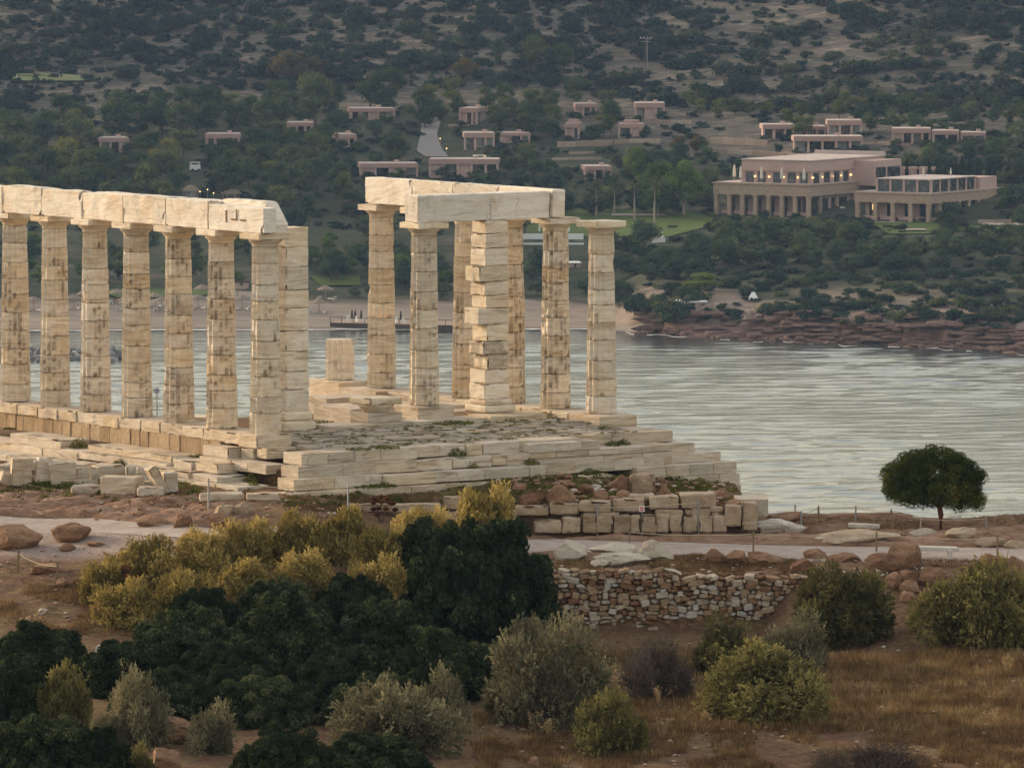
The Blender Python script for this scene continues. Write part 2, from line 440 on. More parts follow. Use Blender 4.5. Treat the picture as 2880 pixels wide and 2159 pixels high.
PALMLEAF = foliage('palm_leaf', (0.06, 0.075, 0.03), (0.12, 0.13, 0.05), patch=0.3)
BARK = plain('bark', (0.13, 0.09, 0.065), 0.95, 0.1, 0.3, 3)
PALEBARK = plain('pale_bark', (0.30, 0.25, 0.20), 0.95, 0.1, 0.2, 3)
REDBARK = plain('red_bark', (0.15, 0.075, 0.045), 0.95, 0.1, 0.3, 9)
PLASTER = plain('pink_plaster', (0.47, 0.33, 0.285), 0.9, 0.2, 0.10, 0.6)
ROOFTOP = plain('roof_screed', (0.47, 0.39, 0.36), 0.9, 0.2, 0.15, 0.4)
FASCIA = plain('roof_fascia', (0.38, 0.25, 0.21), 0.9, 0.2, 0.12, 0.7)
HSTONE = stone('hotel_stone', [(0.1, (0.27, 0.185, 0.13)), (0.5, (0.40, 0.295, 0.215)), (0.9, (0.52, 0.40, 0.305))], bscale=3.0, streak=3.0, mottled=0.85)
GARDENSTONE = stone('garden_wall_stone', [(0.1, (0.25, 0.18, 0.135)), (0.9, (0.42, 0.34, 0.27))], bscale=2.5)
WHITE = plain('white_paint', (0.74, 0.73, 0.70), 0.6, 0.3, 0.05)
CREAM = plain('cream_canvas', (0.62, 0.59, 0.52), 0.9, 0.1, 0.08)
BLACKC = plain('black_canvas', (0.02, 0.02, 0.024), 0.8, 0.2, 0.1)
THATCH = plain('thatch', (0.24, 0.19, 0.145), 0.95, 0.1, 0.2, 3)
DECK = plain('deck_wood', (0.30, 0.22, 0.15), 0.85, 0.2, 0.15, 2)
DARKWOOD = plain('dark_wood', (0.085, 0.06, 0.045), 0.85, 0.2, 0.2, 3)
POSTWOOD = plain('post_wood', (0.20, 0.145, 0.09), 0.9, 0.1, 0.2, 9)
POSTPALE = plain('pale_post', (0.42, 0.33, 0.24), 0.9, 0.1, 0.2, 9)
STEEL = plain('galvanised_steel', (0.28, 0.29, 0.30), 0.5, 0.5, 0.1, 5, Metallic=0.6)
ROPE = plain('rope', (0.46, 0.38, 0.26), 0.95, 0.1, 0.1, 9)
CONCRETE = plain('bench_concrete', (0.56, 0.51, 0.45), 0.9, 0.2, 0.12, 4)
REDPAINT = plain('red_paint', (0.45, 0.02, 0.025), 0.5, 0.3, 0.05)
SIGNBLUE = plain('blue_paint', (0.13, 0.27, 0.48), 0.5, 0.3, 0.05)
ASPHALT = plain('road_asphalt', (0.20, 0.19, 0.185), 0.95, 0.15, 0.12, 0.3)
LAWN = plain('lawn_grass', (0.085, 0.12, 0.03), 0.95, 0.1, 0.25, 0.35)
POOLW = plain('pool_water', (0.25, 0.40, 0.45), 0.1, 0.5, 0.05)
def glass(name, col=(0.03, 0.04, 0.045)):
    m = Mat(name); r = m.rnd(); p = m.pos()
    c = m.mix(m.mr(m.noise(p, 0.9, 3), 0.5, 0.7), (*col, 1), (0.16, 0.14, 0.125, 1))
    return m.done(c, 0.06, None, 0.6)
GLASS = glass('window_glass')
CURTAIN = plain('curtained_glass', (0.30, 0.32, 0.32), 0.2, 0.5, 0.3, 1.5)
def emit(name, col, s):
    m = Mat(name); e = m.n('Emission', {'Color': (*col, 1), 'Strength': s}); m.t.links.new(e.outputs[0], m.out.inputs[0]); return m.m
LAMPGLOW = emit('lamp_glow', (1.0, 0.60, 0.22), 1.6)

# headland earth: zones come from how the ground really changes along the slope
def earth():
    m = Mat('headland_earth'); p = m.pos()
    n1 = m.noise(p, 0.9, 6, 0.65); n2 = m.noise(m.scale(p, (1, 1, 3)), 4.5, 6, 0.7); n3 = m.noise(p, 0.35, 4)
    soil = m.ramp(n2, [(0.3, (0.095, 0.050, 0.030)), (0.5, (0.155, 0.085, 0.052)), (0.68, (0.225, 0.135, 0.085))])
    grass = m.ramp(n2, [(0.3, (0.11, 0.068, 0.036)), (0.5, (0.185, 0.120, 0.062)), (0.68, (0.26, 0.18, 0.095))])
    rockc = m.ramp(m.noise(m.scale(p, (1, 1, 5)), 2.2, 7, 0.7), [(0.3, (0.19, 0.095, 0.055)), (0.47, (0.32, 0.19, 0.125)), (0.62, (0.42, 0.29, 0.21)), (0.75, (0.30, 0.185, 0.13))])
    grav = m.ramp(m.noise(p, 9.0, 6, 0.75), [(0.3, (0.24, 0.165, 0.13)), (0.5, (0.36, 0.275, 0.235)), (0.7, (0.48, 0.40, 0.36))])
    c = m.mix(m.mr(n1, 0.42, 0.58), soil, grass)
    c = m.mix(m.math('MULTIPLY', m.attr('rock'), m.mr(n1, 0.3, 0.5, 0.55, 1.0)), c, rockc)
    c = m.mix(m.attr('gravel'), c, grav)
    c = m.mix(m.math('MULTIPLY', m.attr('green'), m.mr(m.noise(p, 2.2, 5, 0.7), 0.45, 0.6)), c, (0.11, 0.105, 0.035, 1))
    peb = m.mr(m.vor(p, 11.0), 0.0, 0.16, 1.0, 0.0)
    c = m.mix(m.math('MULTIPLY', peb, m.mr(n3, 0.52, 0.62)), c, (0.48, 0.41, 0.34, 1))
    h = m.math('ADD', m.noise(p, 7.0, 8, 0.72), m.math('MULTIPLY', n2, 0.8))
    return m.done(c, 0.97, m.bump(h, 0.9, 0.12), 0.1)
EARTH = earth()
def gravel_path():
    m = Mat('gravel_path'); p = m.pos()
    c = m.ramp(m.noise(m.scale(p, (0.5, 1, 1)), 2.2, 8, 0.75), [(0.3, (0.27, 0.215, 0.18)), (0.5, (0.375, 0.31, 0.27)), (0.7, (0.46, 0.395, 0.355))])
    return m.done(c, 0.97, m.bump(m.noise(p, 30.0, 4, 0.7), 0.4, 0.03), 0.1)
PATHM = gravel_path()
def farland():
    m = Mat('far_hillside'); p = m.pos()
    s = m.scale(p, (0.35, 1, 1.0))
    n = m.noise(s, 0.16, 7, 0.7); k = m.noise(s, 0.9, 5, 0.7)
    hill = m.ramp(n, [(0.32, (0.075, 0.063, 0.050)), (0.47, (0.135, 0.108, 0.086)), (0.58, (0.205, 0.165, 0.135)), (0.7, (0.31, 0.25, 0.175))])
    hill = m.mix(m.mr(k, 0.46, 0.6), hill, (0.045, 0.055, 0.040, 1))
    hill = m.mix(m.mr(m.noise(m.scale(p, (0.25, 0.7, 1)), 0.7, 6, 0.75), 0.60, 0.66, 0.0, 0.8), hill, (0.36, 0.32, 0.275, 1))
    park = m.ramp(n, [(0.35, (0.035, 0.045, 0.025)), (0.55, (0.065, 0.07, 0.04)), (0.7, (0.15, 0.115, 0.085))])
    c = m.mix(m.attr('park'), hill, park)
    cl = m.ramp(m.noise(m.scale(p, (0.16, 0.16, 1.6)), 0.9, 7, 0.75), [(0.34, (0.04, 0.024, 0.018)), (0.46, (0.12, 0.068, 0.05)), (0.6, (0.20, 0.125, 0.095)), (0.72, (0.26, 0.18, 0.14))])
    c = m.mix(m.attr('cliff'), c, cl)
    sand = m.ramp(m.noise(s, 0.5, 5, 0.6), [(0.3, (0.27, 0.20, 0.155)), (0.7, (0.37, 0.29, 0.235))])
    c = m.mix(m.attr('sand'), c, sand)
    return m.done(c, 0.97, m.bump(m.noise(p, 0.8, 6, 0.7), 0.8, 0.8), 0.1)
FARLAND = farland()
def sandm():
    m = Mat('beach_sand'); p = m.pos()
    c = m.ramp(m.noise(m.scale(p, (0.25, 1, 1)), 0.35, 5, 0.6), [(0.3, (0.20, 0.155, 0.12)), (0.7, (0.29, 0.235, 0.185))])
    c = m.mix(m.mr(m.attr('wet'), 0, 1), c, (0.15, 0.115, 0.09, 1))
    return m.done(c, 0.9, m.bump(m.noise(p, 2.0, 5), 0.5, 0.2), 0.2)
SAND = sandm()
def seam():
    m = Mat('sea_water'); p = m.pos()
    h = m.noise(m.scale(p, (0.55, 1, 1)), 0.75, 5, 0.62)
    return m.done((0.04, 0.048, 0.045), 0.06, m.bump(h, 0.14, 0.6), 0.5, **{'IOR': 1.34})
SEAM = seam()
# ------------------------------------------------------------------ the far shore
SHORE = [(-900, 934), (-200, 932), (0, 930), (900, 925), (1700, 925), (1780, 935), (2000, 948), (2300, 962), (2600, 975), (2880, 990), (3200, 1002), (3900, 1010)]
def shore_d(px):
    py = np.interp(px, [a for a, b in SHORE], [b for a, b in SHORE])
    return (CAMZ - SEA) * F / (py + 324.0)
LB = np.array([(-80, -6), (0, 0), (20, 1.2), (40, 3.5), (135, 12.5), (205, 22), (285, 31.7), (385, 50), (480, 61), (560, 64), (800, 60), (1500, 50)], float)
RB = np.array([(-80, -7), (-4, -1.0), (0, 0.1), (5, 0.9), (8, 2.6), (12, 4.4), (45, 6.4), (135, 12.5), (205, 22), (285, 31.7), (385, 50), (480, 61), (560, 64), (800, 60), (1500, 50)], float)
def E(px, d, rough=True):
    px = np.asarray(px, float); d = np.asarray(d, float)
    w = sstep(1730, 1850, px)
    jag = (4.0 * vn(np.stack([px / 150, d / 30, d * 0], -1), 3) + 2.2 * vn(np.stack([px / 50, d / 12, d * 0], -1), 4) + 0.9 * vn(np.stack([px / 14, d / 4, d * 0], -1), 6)) * w
    r = d - shore_d(px)
    r = r + jag * sstep(60, 12, r)
    z0 = np.interp(r, RB[:, 0], RB[:, 1])
    led = (1.8 * fbm(np.stack([px / 260, z0 * 1.1, d * 0], -1), 24, 3) + 1.6 * vn(np.stack([px / 70, z0 * 2.3, d * 0], -1), 25)) * sstep(0.2, 0.8, z0) * sstep(6.2, 4.6, z0)
    z = np.interp(r, LB[:, 0], LB[:, 1]) * (1 - w) + np.interp(r + led * 1.6, RB[:, 0], RB[:, 1]) * w
    if rough:
        x = X_of(px, d)
        q = np.stack([x / 45, d / 45, d * 0], -1)
        z = z + fbm(q, 21, 4) * (0.4 + 3.4 * sstep(150, 340, r)) * sstep(0, 30, r)
        z = z + fbm(np.stack([x / 3.2, d / 3.2, z / 1.5], -1), 22, 3) * 0.8 * w * sstep(-3, 3, r) * sstep(45, 12, r)
    return z
pxs = np.concatenate([np.arange(-6000, -900, 300), np.arange(-900, -100, 60), np.arange(-100, 3000, 12.5), np.arange(3000, 3900, 60), np.arange(3900, 9000, 300)]).astype(float)
ds_ = np.concatenate([np.arange(1012, 1140, 0.7), np.arange(1140, 1300, 3), np.arange(1300, 1560, 3.0), np.arange(1560, 2000, 20), np.arange(2000, 2700, 100)])
PX, DD = np.meshgrid(pxs, ds_)
ZZ = E(PX, DD)
XX = X_of(PX, DD)
nr, nc = PX.shape
def grid_faces(nr, nc):
    i = np.arange(nr - 1)[:, None] * nc + np.arange(nc - 1)[None]
    i = i.ravel(); return np.stack([i, i + 1, i + nc + 1, i + nc], 1)
rr_ = DD - shore_d(PX)
wR = sstep(1730, 1850, PX)
cliff = wR * sstep(18, 8, rr_ + 4 * fbm(np.stack([XX / 9, DD / 9, DD * 0], -1), 5))
sand = wR * sstep(6, 12, rr_) * sstep(60, 22, rr_) * 0.8 * sstep(-0.25, 0.15, fbm(np.stack([XX / 16, DD / 22, DD * 0], -1), 6)) + (1 - wR) * sstep(40, 26, rr_)
park = sstep(290, 240, rr_ + 60 * sstep(1200, 2000, PX) + 20 * fbm(np.stack([XX / 30, DD / 30, DD * 0], -1), 8)) * 1.0
structure('hillside', np.stack([XX, DD, ZZ + SEA], -1).reshape(-1, 3), grid_faces(nr, nc), FARLAND, True,
          {'park': park.ravel(), 'sand': np.clip(sand, 0, 1).ravel(), 'cliff': cliff.ravel()})

def _fcol(px):
    i = int(np.clip(np.searchsorted(pxs, px) - 1, 0, len(pxs) - 2)); t = (px - pxs[i]) / (pxs[i + 1] - pxs[i])
    return ZZ[:, i] * (1 - t) + ZZ[:, i + 1] * t + SEA
_fk = ds_ < 1700
def far_at(px, py):
    """the point of the far shore's ground seen at a photo pixel"""
    z = _fcol(px)[_fk]; d = ds_[_fk]
    ok = np.minimum.accumulate(pix(X_of(px, d), d, z)[1])
    dd = float(np.interp(-py, -ok, d))
    return Vector((X_of(px, dd), dd, float(np.interp(dd, d, z))))
def far_pt(px, d):
    return Vector((X_of(px, d), d, float(np.interp(d, ds_, _fcol(px)))))
def drape(name, rows, mat, lift=0.12, nx=10, sub=6, attr=None):
    """a sheet on the far ground between left and right edges given as (py, px_left, px_right) rows"""
    rows = sorted(rows); pys = np.linspace(rows[0][0], rows[-1][0], sub * (len(rows) - 1) + 1)
    V = []
    for py in pys:
        a = np.interp(py, [r[0] for r in rows], [r[1] for r in rows]); b = np.interp(py, [r[0] for r in rows], [r[2] for r in rows])
        for t in np.linspace(0, 1, nx):
            p = far_at(a + (b - a) * t, py); V.append((p.x, p.y, p.z + lift))
    n = len(pys)
    return structure(name, np.array(V), grid_faces(n, nx), mat, True)

# beach of the left bay, from just under the water to the scrub edge
bp = np.arange(-2400, 1815, 14.0); br = np.linspace(-4, 44, 26)
BP, BR = np.meshgrid(bp, br)
edge = 1 - 0.35 * (0.5 + 0.5 * np.sin(BP / 130.0)) - 0.2 * sstep(900, 1300, BP) - 0.35 * sstep(1480, 1700, BP)
BD = shore_d(BP) + np.where(BR > 0, BR * edge, BR)
BZ = E(BP, BD) + SEA + 0.10
structure('beach', np.stack([X_of(BP, BD), BD, BZ], -1).reshape(-1, 3), grid_faces(*BP.shape), SAND, True, {'wet': sstep(5, 1, BR).ravel()})
drape('road', [(331, 1212, 1236), (347, 1186, 1239), (379, 1183, 1229), (409, 1176, 1237), (427, 1172, 1247), (444, 1196, 1262)], ASPHALT, 0.25, 8)
drape('lawn', [(590, 1600, 1850), (612, 1560, 2010), (640, 1480, 1990), (668, 1480, 1880)], LAWN, 0.2, 16)
drape('lawn', [(628, 2455, 2620), (640, 2470, 2790), (660, 2500, 2610)], LAWN, 0.2, 10)
drape('lawn', [(640, 2770, 2890), (662, 2770, 2890)], LAWN, 0.2, 8)
drape('lawn', [(818, 290, 575), (832, 300, 590), (842, 330, 520)], LAWN, 0.35, 12)
drape('lawn', [(780, 870, 1010), (806, 900, 1015)], LAWN, 0.3, 8)
drape('footpath', [(607, 1720, 1860), (612, 1720, 1880)], PATHM, 0.4, 10, 2)
drape('footpath', [(634, 2765, 2885), (640, 2765, 2885)], PATHM, 0.5, 10, 2)
drape('footpath', [(650, 2550, 2600), (654, 2550, 2610)], PATHM, 0.5, 6, 2)
drape('tennis_court', [(213, 45, 170), (225, 35, 290), (233, 40, 230)], plain('court_green', (0.20, 0.21, 0.10), 0.95, 0.1, 0.15, 0.3), 0.5, 10, 3)

# ------------------------------------------------------------------ the sea
sx = np.concatenate([[-6000, -1500, -400, -200], np.arange(-125, 125.1, 0.66), [200, 400, 1500, 6000]])
sy = np.concatenate([[-500, 200, 500, 700], np.arange(770, 1130, 0.95), [1160, 1300, 2000, 6000]])
SX, SY = np.meshgrid(sx, sy)
def waves(x, y):
    z = 0
    rg = np.random.default_rng(5)
    for lam, amp, k in ((19, 0.034, 5), (8.5, 0.048, 7), (4.8, 0.034, 9), (2.6, 0.018, 11)):
        for _ in range(k):
            th = rg.normal(0.12, 0.30); l = lam * rg.uniform(0.75, 1.3); ph = rg.uniform(0, 7)
            kx, ky = math.sin(th) / l * 2 * np.pi, -math.cos(th) / l * 2 * np.pi
            z = z + amp * rg.uniform(0.5, 1.2) * np.sin(kx * x + ky * y + ph) / math.sqrt(k) * 1.5
    gust = 0.45 + 0.75 * sstep(-0.45, 0.45, fbm(np.stack([x / 34, y / 62, x * 0], -1), 31, 3))
    return z * gust
inside = ((np.abs(SX) < 126) & (SY > 769) & (SY < 1131))
calm = sstep(1118, 1070, SY) * 0.8 + 0.2
calm = calm * (1 - 0.6 * sstep(-30, -62, SX) * sstep(1030, 1050, SY))
SZ = np.where(inside, waves(SX, SY) * calm, 0.0)
structure('sea', np.stack([SX, SY, SZ + SEA], -1).reshape(-1, 3), grid_faces(*SX.shape), SEAM, True)
# line of surf along the beach and the promontory
rgs = np.random.default_rng(3)
V = Bag()
for a, b in ((-2200, 1700), (1760, 2900)):
    pp = np.arange(a, b, 6.0)
    dd = shore_d(pp) - 1.2 - 1.2 * vn(np.stack([pp / 40, pp * 0, pp * 0], -1), 9)
    if a > 0: dd = dd - 4.0 + 3.0 * vn(np.stack([pp / 22, pp * 0, pp * 0], -1), 12)
    w_ = 0.5 + 0.6 * np.clip(vn(np.stack([pp / 25, pp * 0 + 5, pp * 0], -1), 10) + 0.2, 0, 1)
    if a > 0: w_ = w_ * np.clip(vn(np.stack([pp / 30, pp * 0 + 8, pp * 0], -1), 14) * 2, 0, 0.6)
    x = X_of(pp, dd)
    top = np.stack([x, dd + w_, np.full_like(x, SEA + 0.12)], -1); bot = np.stack([x, dd - w_, np.full_like(x, SEA + 0.11)], -1)
    vv = np.stack([bot, top], 1).reshape(-1, 3); n = len(pp)
    fa = np.array([[2 * i, 2 * i + 2, 2 * i + 3, 2 * i + 1] for i in range(n - 1) if w_[i] > 0.05 and w_[i + 1] > 0.05])
    V.add(vv, fa)
vv, ff = V.get(); stuff('surf_foam', vv, ff, WHITE, 'thin white line of surf along the far shore')

# ------------------------------------------------------------------ the headland under the temple
PROF = {
    -500: [(120, -5.0), (140, -4.7), (154, -4.4), (170, -4.1), (178, -3.5), (186, -2.75), (191, -2.2), (193.5, -1.9), (196.5, -1.62), (200, -1.55), (206, -1.5), (225, -2.2), (234, -7), (252, -62)],
    0: [(120, -5.0), (140, -4.7), (154, -4.4), (170, -4.1), (178, -3.5), (186, -2.75), (191, -2.2), (193.5, -1.9), (196.5, -1.62), (200, -1.5), (206, -1.5), (225, -2.2), (234, -7), (252, -62)],
    800: [(120, -5.2), (140, -4.9), (155, -4.75), (170, -4.4), (178, -3.4), (184, -2.2), (188, -1.65), (191, -1.4), (196, -1.3), (206, -1.4), (222, -2.2), (231, -7), (250, -62)],
    1300: [(120, -5.3), (140, -5), (156, -4.85), (170, -4.6), (178, -4.0), (182.5, -3.3), (185, -2.75), (190, -2.5), (191.2, -2.3), (192.2, -1.7), (196, -1.35), (206, -1.4), (218, -2.4), (228, -8), (246, -62)],
    1560: [(120, -5.4), (140, -5.1), (158, -4.95), (170, -4.7), (180, -4.6), (182.9, -4.5), (183.45, -2.98), (186.7, -2.75), (191, -2.65), (191.6, -2.6), (191.9, -1.68), (196, -1.35), (206, -1.5), (215, -2.6), (225, -8), (244, -62)],
    2060: [(120, -5.4), (140, -5.1), (158, -4.95), (170, -4.7), (180, -4.6), (182.9, -4.5), (183.45, -2.98), (186.7, -2.75), (191, -2.65), (191.6, -2.6), (191.9, -1.75), (196, -1.7), (201, -1.9), (208, -4), (220, -12), (240, -62)],
    2130: [(120, -5.4), (140, -5.1), (158, -4.95), (170, -4.7), (180, -4.6), (182.9, -4.5), (183.45, -2.98), (186.7, -2.75), (191, -2.65), (192, -2.62), (198.5, -2.65), (201, -3.1), (207, -6), (218, -14), (238, -62)],
    2240: [(120, -5.4), (140, -5.2), (158, -5), (172, -4.7), (179, -4.4), (182.4, -3.6), (183.6, -2.92), (186.7, -2.75), (191, -2.65), (198, -2.65), (200.5, -3.1), (207, -6), (218, -14), (238, -62)],
    2880: [(120, -5.4), (140, -5.2), (158, -5), (172, -4.5), (178, -4.0), (182, -3.2), (184, -2.85), (187, -2.75), (192, -2.6), (196.5, -2.62), (199, -3.1), (206, -6), (217, -14), (237, -62)],
    3400: [(120, -5.4), (140, -5.2), (158, -5), (172, -4.5), (178, -4.0), (182, -3.2), (184, -2.85), (187, -2.75), (192, -2.6), (195, -2.7), (198, -3.4), (205, -7), (217, -14), (237, -62)],
}
PK = sorted(PROF)
def base(px, d):
    px = np.asarray(px, float); d = np.asarray(d, float)
    cols = np.stack([np.interp(d, [a for a, b in PROF[k]], [b for a, b in PROF[k]]) for k in PK])
    out = np.zeros(np.broadcast(px, d).shape)
    for i in range(len(PK) - 1):
        t = (px - PK[i]) / (PK[i + 1] - PK[i])
        m = (t >= 0) & (t < 1)
        tt = t * t * (3 - 2 * t)
        out = np.where(m, cols[i] * (1 - tt) + cols[i + 1] * tt, out)
    out = np.where(px < PK[0], cols[0], out); out = np.where(px >= PK[-1], cols[-1], out)
    return out
_nd = np.arange(140, 206, 0.1)
def near_d(px, py):
    z = base(np.full(len(_nd), float(px)), _nd)
    yy = np.minimum.accumulate(pix(X_of(px, _nd), _nd, z)[1])
    return float(np.interp(-py, -yy, _nd))
PATHC = [(-500, 1460, 17), (0, 1468, 17), (250, 1473, 17), (450, 1487, 14), (640, 1502, 13), (1000, 1516, 14), (1560, 1530, 15), (1900, 1545, 19), (2300, 1553, 18), (2880, 1556, 16), (3400, 1558, 15)]
_pc = np.array([(p, near_d(p, y), near_d(p, y - h), near_d(p, y + h)) for p, y, h in PATHC])
def path_edges(px):
    return np.interp(px, _pc[:, 0], _pc[:, 3]), np.interp(px, _pc[:, 0], _pc[:, 2])
def zone(px, d):
    lo, hi = path_edges(px)
    onpath = sstep(0.5, 0.0, np.maximum(lo - d, d - hi))
    rock = sstep(900, 450, px) * sstep(hi + 0.0, hi + 0.5, d) * sstep(hi + 5.5, hi + 3.5, d) + 0.85 * sstep(1350, 1600, px) * (sstep(hi, hi + 0.4, d) * sstep(193, 190.5, d) + sstep(lo - 0.1, lo - 0.6, d) * sstep(183.3, 184.0, d) * 0.6)
    rock = rock + sstep(2080, 2200, px) * sstep(hi + 0.2, hi + 1.0, d) * 0.5
    grav = sstep(620, 420, px) * sstep(lo, lo - 0.6, d) * sstep(184.6, 186.0, d + (px - 200) * 0.004)
    green = sstep(191.6, 193.0, d) * sstep(1000, 1200, px) * sstep(2080, 2000, px) + 0.4 * sstep(196, 197, d) * sstep(700, 400, px)
    return np.clip(rock, 0, 1), np.clip(grav, 0, 1), np.clip(green, 0, 1), onpath
def gz(px, d):
    """height of the finished ground"""
    px = np.asarray(px, float); d = np.asarray(d, float)
    z = base(px, d); rock, grav, green, onp = zone(px, d)
    x = X_of(px, d)
    strata = fbm(np.stack([x / 2.6, d / 0.7, x * 0], -1), 41, 4, 0.6)
    strata = np.round(strata * 5) / 5 * 0.6 + strata * 0.4
    lumps = fbm(np.stack([x / 1.3, d / 1.3, x * 0], -1), 42, 4)
    fine = fbm(np.stack([x / 0.35, d / 0.35, x * 0], -1), 43, 2)
    amp = (1 - onp) * (1 - 0.7 * grav)
    z = z + amp * (rock * strata * 0.42 + (1 - 0.5 * rock) * lumps * 0.10 + fine * 0.035)
    return z - 0.06 * onp
gp = np.concatenate([np.arange(-5000, -500, 150), np.arange(-500, -60, 40), np.arange(-60, 2960, 7.5), np.arange(2960, 3401, 40), np.arange(3500, 7000, 150)]).astype(float)
gd = np.concatenate([np.arange(120, 152, 2), np.arange(152, 176, 0.3), np.arange(176, 203, 0.115), np.arange(203, 240, 0.8), np.arange(240, 256, 3)])
GP, GD = np.meshgrid(gp, gd)
GZ = gz(GP, GD); rk, gv, gn, op_ = zone(GP, GD)
structure('ground', np.stack([X_of(GP, GD), GD, GZ], -1).reshape(-1, 3), grid_faces(*GP.shape), EARTH, True,
          {'rock': rk.ravel(), 'gravel': np.maximum(gv, 0.0).ravel(), 'green': gn.ravel()})
def npt(px, d):
    i = int(np.clip(np.searchsorted(gp, px) - 1, 0, len(gp) - 2)); j = int(np.clip(np.searchsorted(gd, d) - 1, 0, len(gd) - 2))
    t = (px - gp[i]) / (gp[i + 1] - gp[i]); u = (d - gd[j]) / (gd[j + 1] - gd[j])
    z = (GZ[j, i] * (1 - t) + GZ[j, i + 1] * t) * (1 - u) + (GZ[j + 1, i] * (1 - t) + GZ[j + 1, i + 1] * t) * u
    return Vector((X_of(px, d), d, float(z)))
def near(px, py):
    return npt(px, near_d(px, py))
tp = np.arange(-2500, 5001, 16.0); tt_ = np.linspace(-0.12, 1.12, 14)
TP, TT = np.meshgrid(tp, tt_)
lo_, hi_ = path_edges(TP)
wob = 0.12 * fbm(np.stack([TP / 60, TT * 0.5, TT * 0], -1), 51, 3)
TD = lo_ + (hi_ - lo_) * TT + wob
structure('gravel_path', np.stack([X_of(TP, TD), TD, base(TP, TD) - 0.018 - 0.12 * np.clip(np.abs(TT - 0.5) - 0.5, 0, 1)], -1).reshape(-1, 3), grid_faces(*TP.shape), PATHM, True)

# ------------------------------------------------------------------ the air
hz = Mat('sea_haze')
vol = hz.n('VolumePrincipled', {'Color': (0.38, 0.60, 1.0, 1), 'Density': 0.000055, 'Anisotropy': 0.2})
hz.t.links.new(vol.outputs[0], hz.out.inputs['Volume'])
hv, hf = box(-7000, 7000, -700, 7000, SEA - 15, 75)
haze = link('haze', mesh_np('haze', hv, hf, hz.m)); haze['kind'] = 'stuff'
# ------------------------------------------------------------------ the temple
TH = 0.600236
U = np.array([-math.sin(TH), math.cos(TH), 0.0]); Vv = np.array([math.cos(TH), math.sin(TH), 0.0])
T0 = np.array([-7.4905, 196.0979, 0.0])
def tp_(a, b, z=0.0):                                                    # a: along the colonnade (away), b: across to the right
    p = T0 + U * a + Vv * b; return np.array([p[0], p[1], z])
ROWANG = math.atan2(Vv[1], Vv[0])                                        # local x -> b axis, local y -> a axis
def tbox(sa, sb, sz, a, b, z, **k):
    """worn block of size sa along a, sb along b, resting at z with its centre at (a, b); world coordinates"""
    V, Fa = block(sb, sa, sz, **k)
    V = rotz(V, ROWANG + k.get('yaw', 0) * 0)
    p = tp_(a, b, z); return V + p, Fa
NA = 64
FLUTE = 16
def drum(seed, z0, z1, ztot, r0, r1, wear, off, stainy, patchz):
    rng = np.random.default_rng(seed)
    h = z1 - z0; g = 0.006
    nz = max(6, int(h / 0.068))
    zs = np.concatenate([[z0 + g, z0 + g + 0.013], np.linspace(z0 + 0.045, z1 - 0.045, nz), [z1 - g - 0.013, z1 - g]])
    a = np.arange(NA) * 2 * np.pi / NA
    A, Z = np.meshgrid(a, zs)
    t = Z / ztot
    r = r0 + (r1 - r0) * (t ** 1.15)
    ft = (A / (2 * np.pi) * FLUTE) % 1.0
    depth = 4 * ft * (1 - ft)
    S = np.stack([np.cos(A) * 1.2 + seed, np.sin(A) * 1.2, Z * 1.2], -1)
    wr = np.clip(wear - 0.22 + 0.6 * fbm(S * 1.3, seed, 2), 0, 1)             # where the flutes have weathered away
    fl = depth * 0.068 * (1 - 0.75 * wr)
    lay = 0.009 * fbm(np.stack([np.cos(A) * 0.5 + seed, np.sin(A) * 0.5, Z * 9], -1), seed + 3, 3)
    rough = 0.010 * fbm(S * 3.2, seed + 1, 3)
    end = np.minimum(Z - z0, z1 - Z)
    chipn = np.clip(fbm(np.stack([np.cos(A) * 2.4 + seed * 2, np.sin(A) * 2.4, np.where(Z > (z0 + z1) / 2, 5.0, 9.0)], -1), seed + 2, 3) - 0.17, 0, 1)
    joint = (0.007 + 0.24 * chipn) * np.clip(1 - end / (0.014 + 0.28 * chipn), 0, 1)
    gouge = 0.06 * np.clip(fbm(S * 1.6 + 40, seed + 7, 2) - 0.36, 0, 1) * 3
    r = r - fl + lay + rough - joint - gouge + off[2]
    V = np.stack([r * np.cos(A) + off[0], r * np.sin(A) + off[1], Z], -1).reshape(-1, 3)
    m = len(zs)
    i = np.arange(m - 1)[:, None] * NA; j = np.arange(NA)[None]; jn = (j + 1) % NA
    q = np.stack([i + j, i + jn, i + NA + jn, i + NA + j], -1).reshape(-1, 4)
    # crusted squares: dark growth that fills flutes between lighter ribs and bands
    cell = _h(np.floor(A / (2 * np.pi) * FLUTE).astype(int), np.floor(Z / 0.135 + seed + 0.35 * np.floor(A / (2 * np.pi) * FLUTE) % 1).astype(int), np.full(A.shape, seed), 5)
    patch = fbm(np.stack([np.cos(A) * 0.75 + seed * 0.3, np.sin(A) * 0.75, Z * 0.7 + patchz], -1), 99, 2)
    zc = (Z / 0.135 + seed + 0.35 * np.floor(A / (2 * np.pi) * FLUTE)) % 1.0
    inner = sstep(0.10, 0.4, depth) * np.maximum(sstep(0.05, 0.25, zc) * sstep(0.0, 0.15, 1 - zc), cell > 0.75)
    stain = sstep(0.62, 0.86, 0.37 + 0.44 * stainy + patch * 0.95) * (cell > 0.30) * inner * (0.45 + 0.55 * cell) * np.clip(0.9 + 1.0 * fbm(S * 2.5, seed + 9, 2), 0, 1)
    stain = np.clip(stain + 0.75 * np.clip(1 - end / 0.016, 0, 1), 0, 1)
    return V, [q, (np.arange(NA)[::-1])[None], (np.arange(NA) + (m - 1) * NA)[None]], stain.ravel()
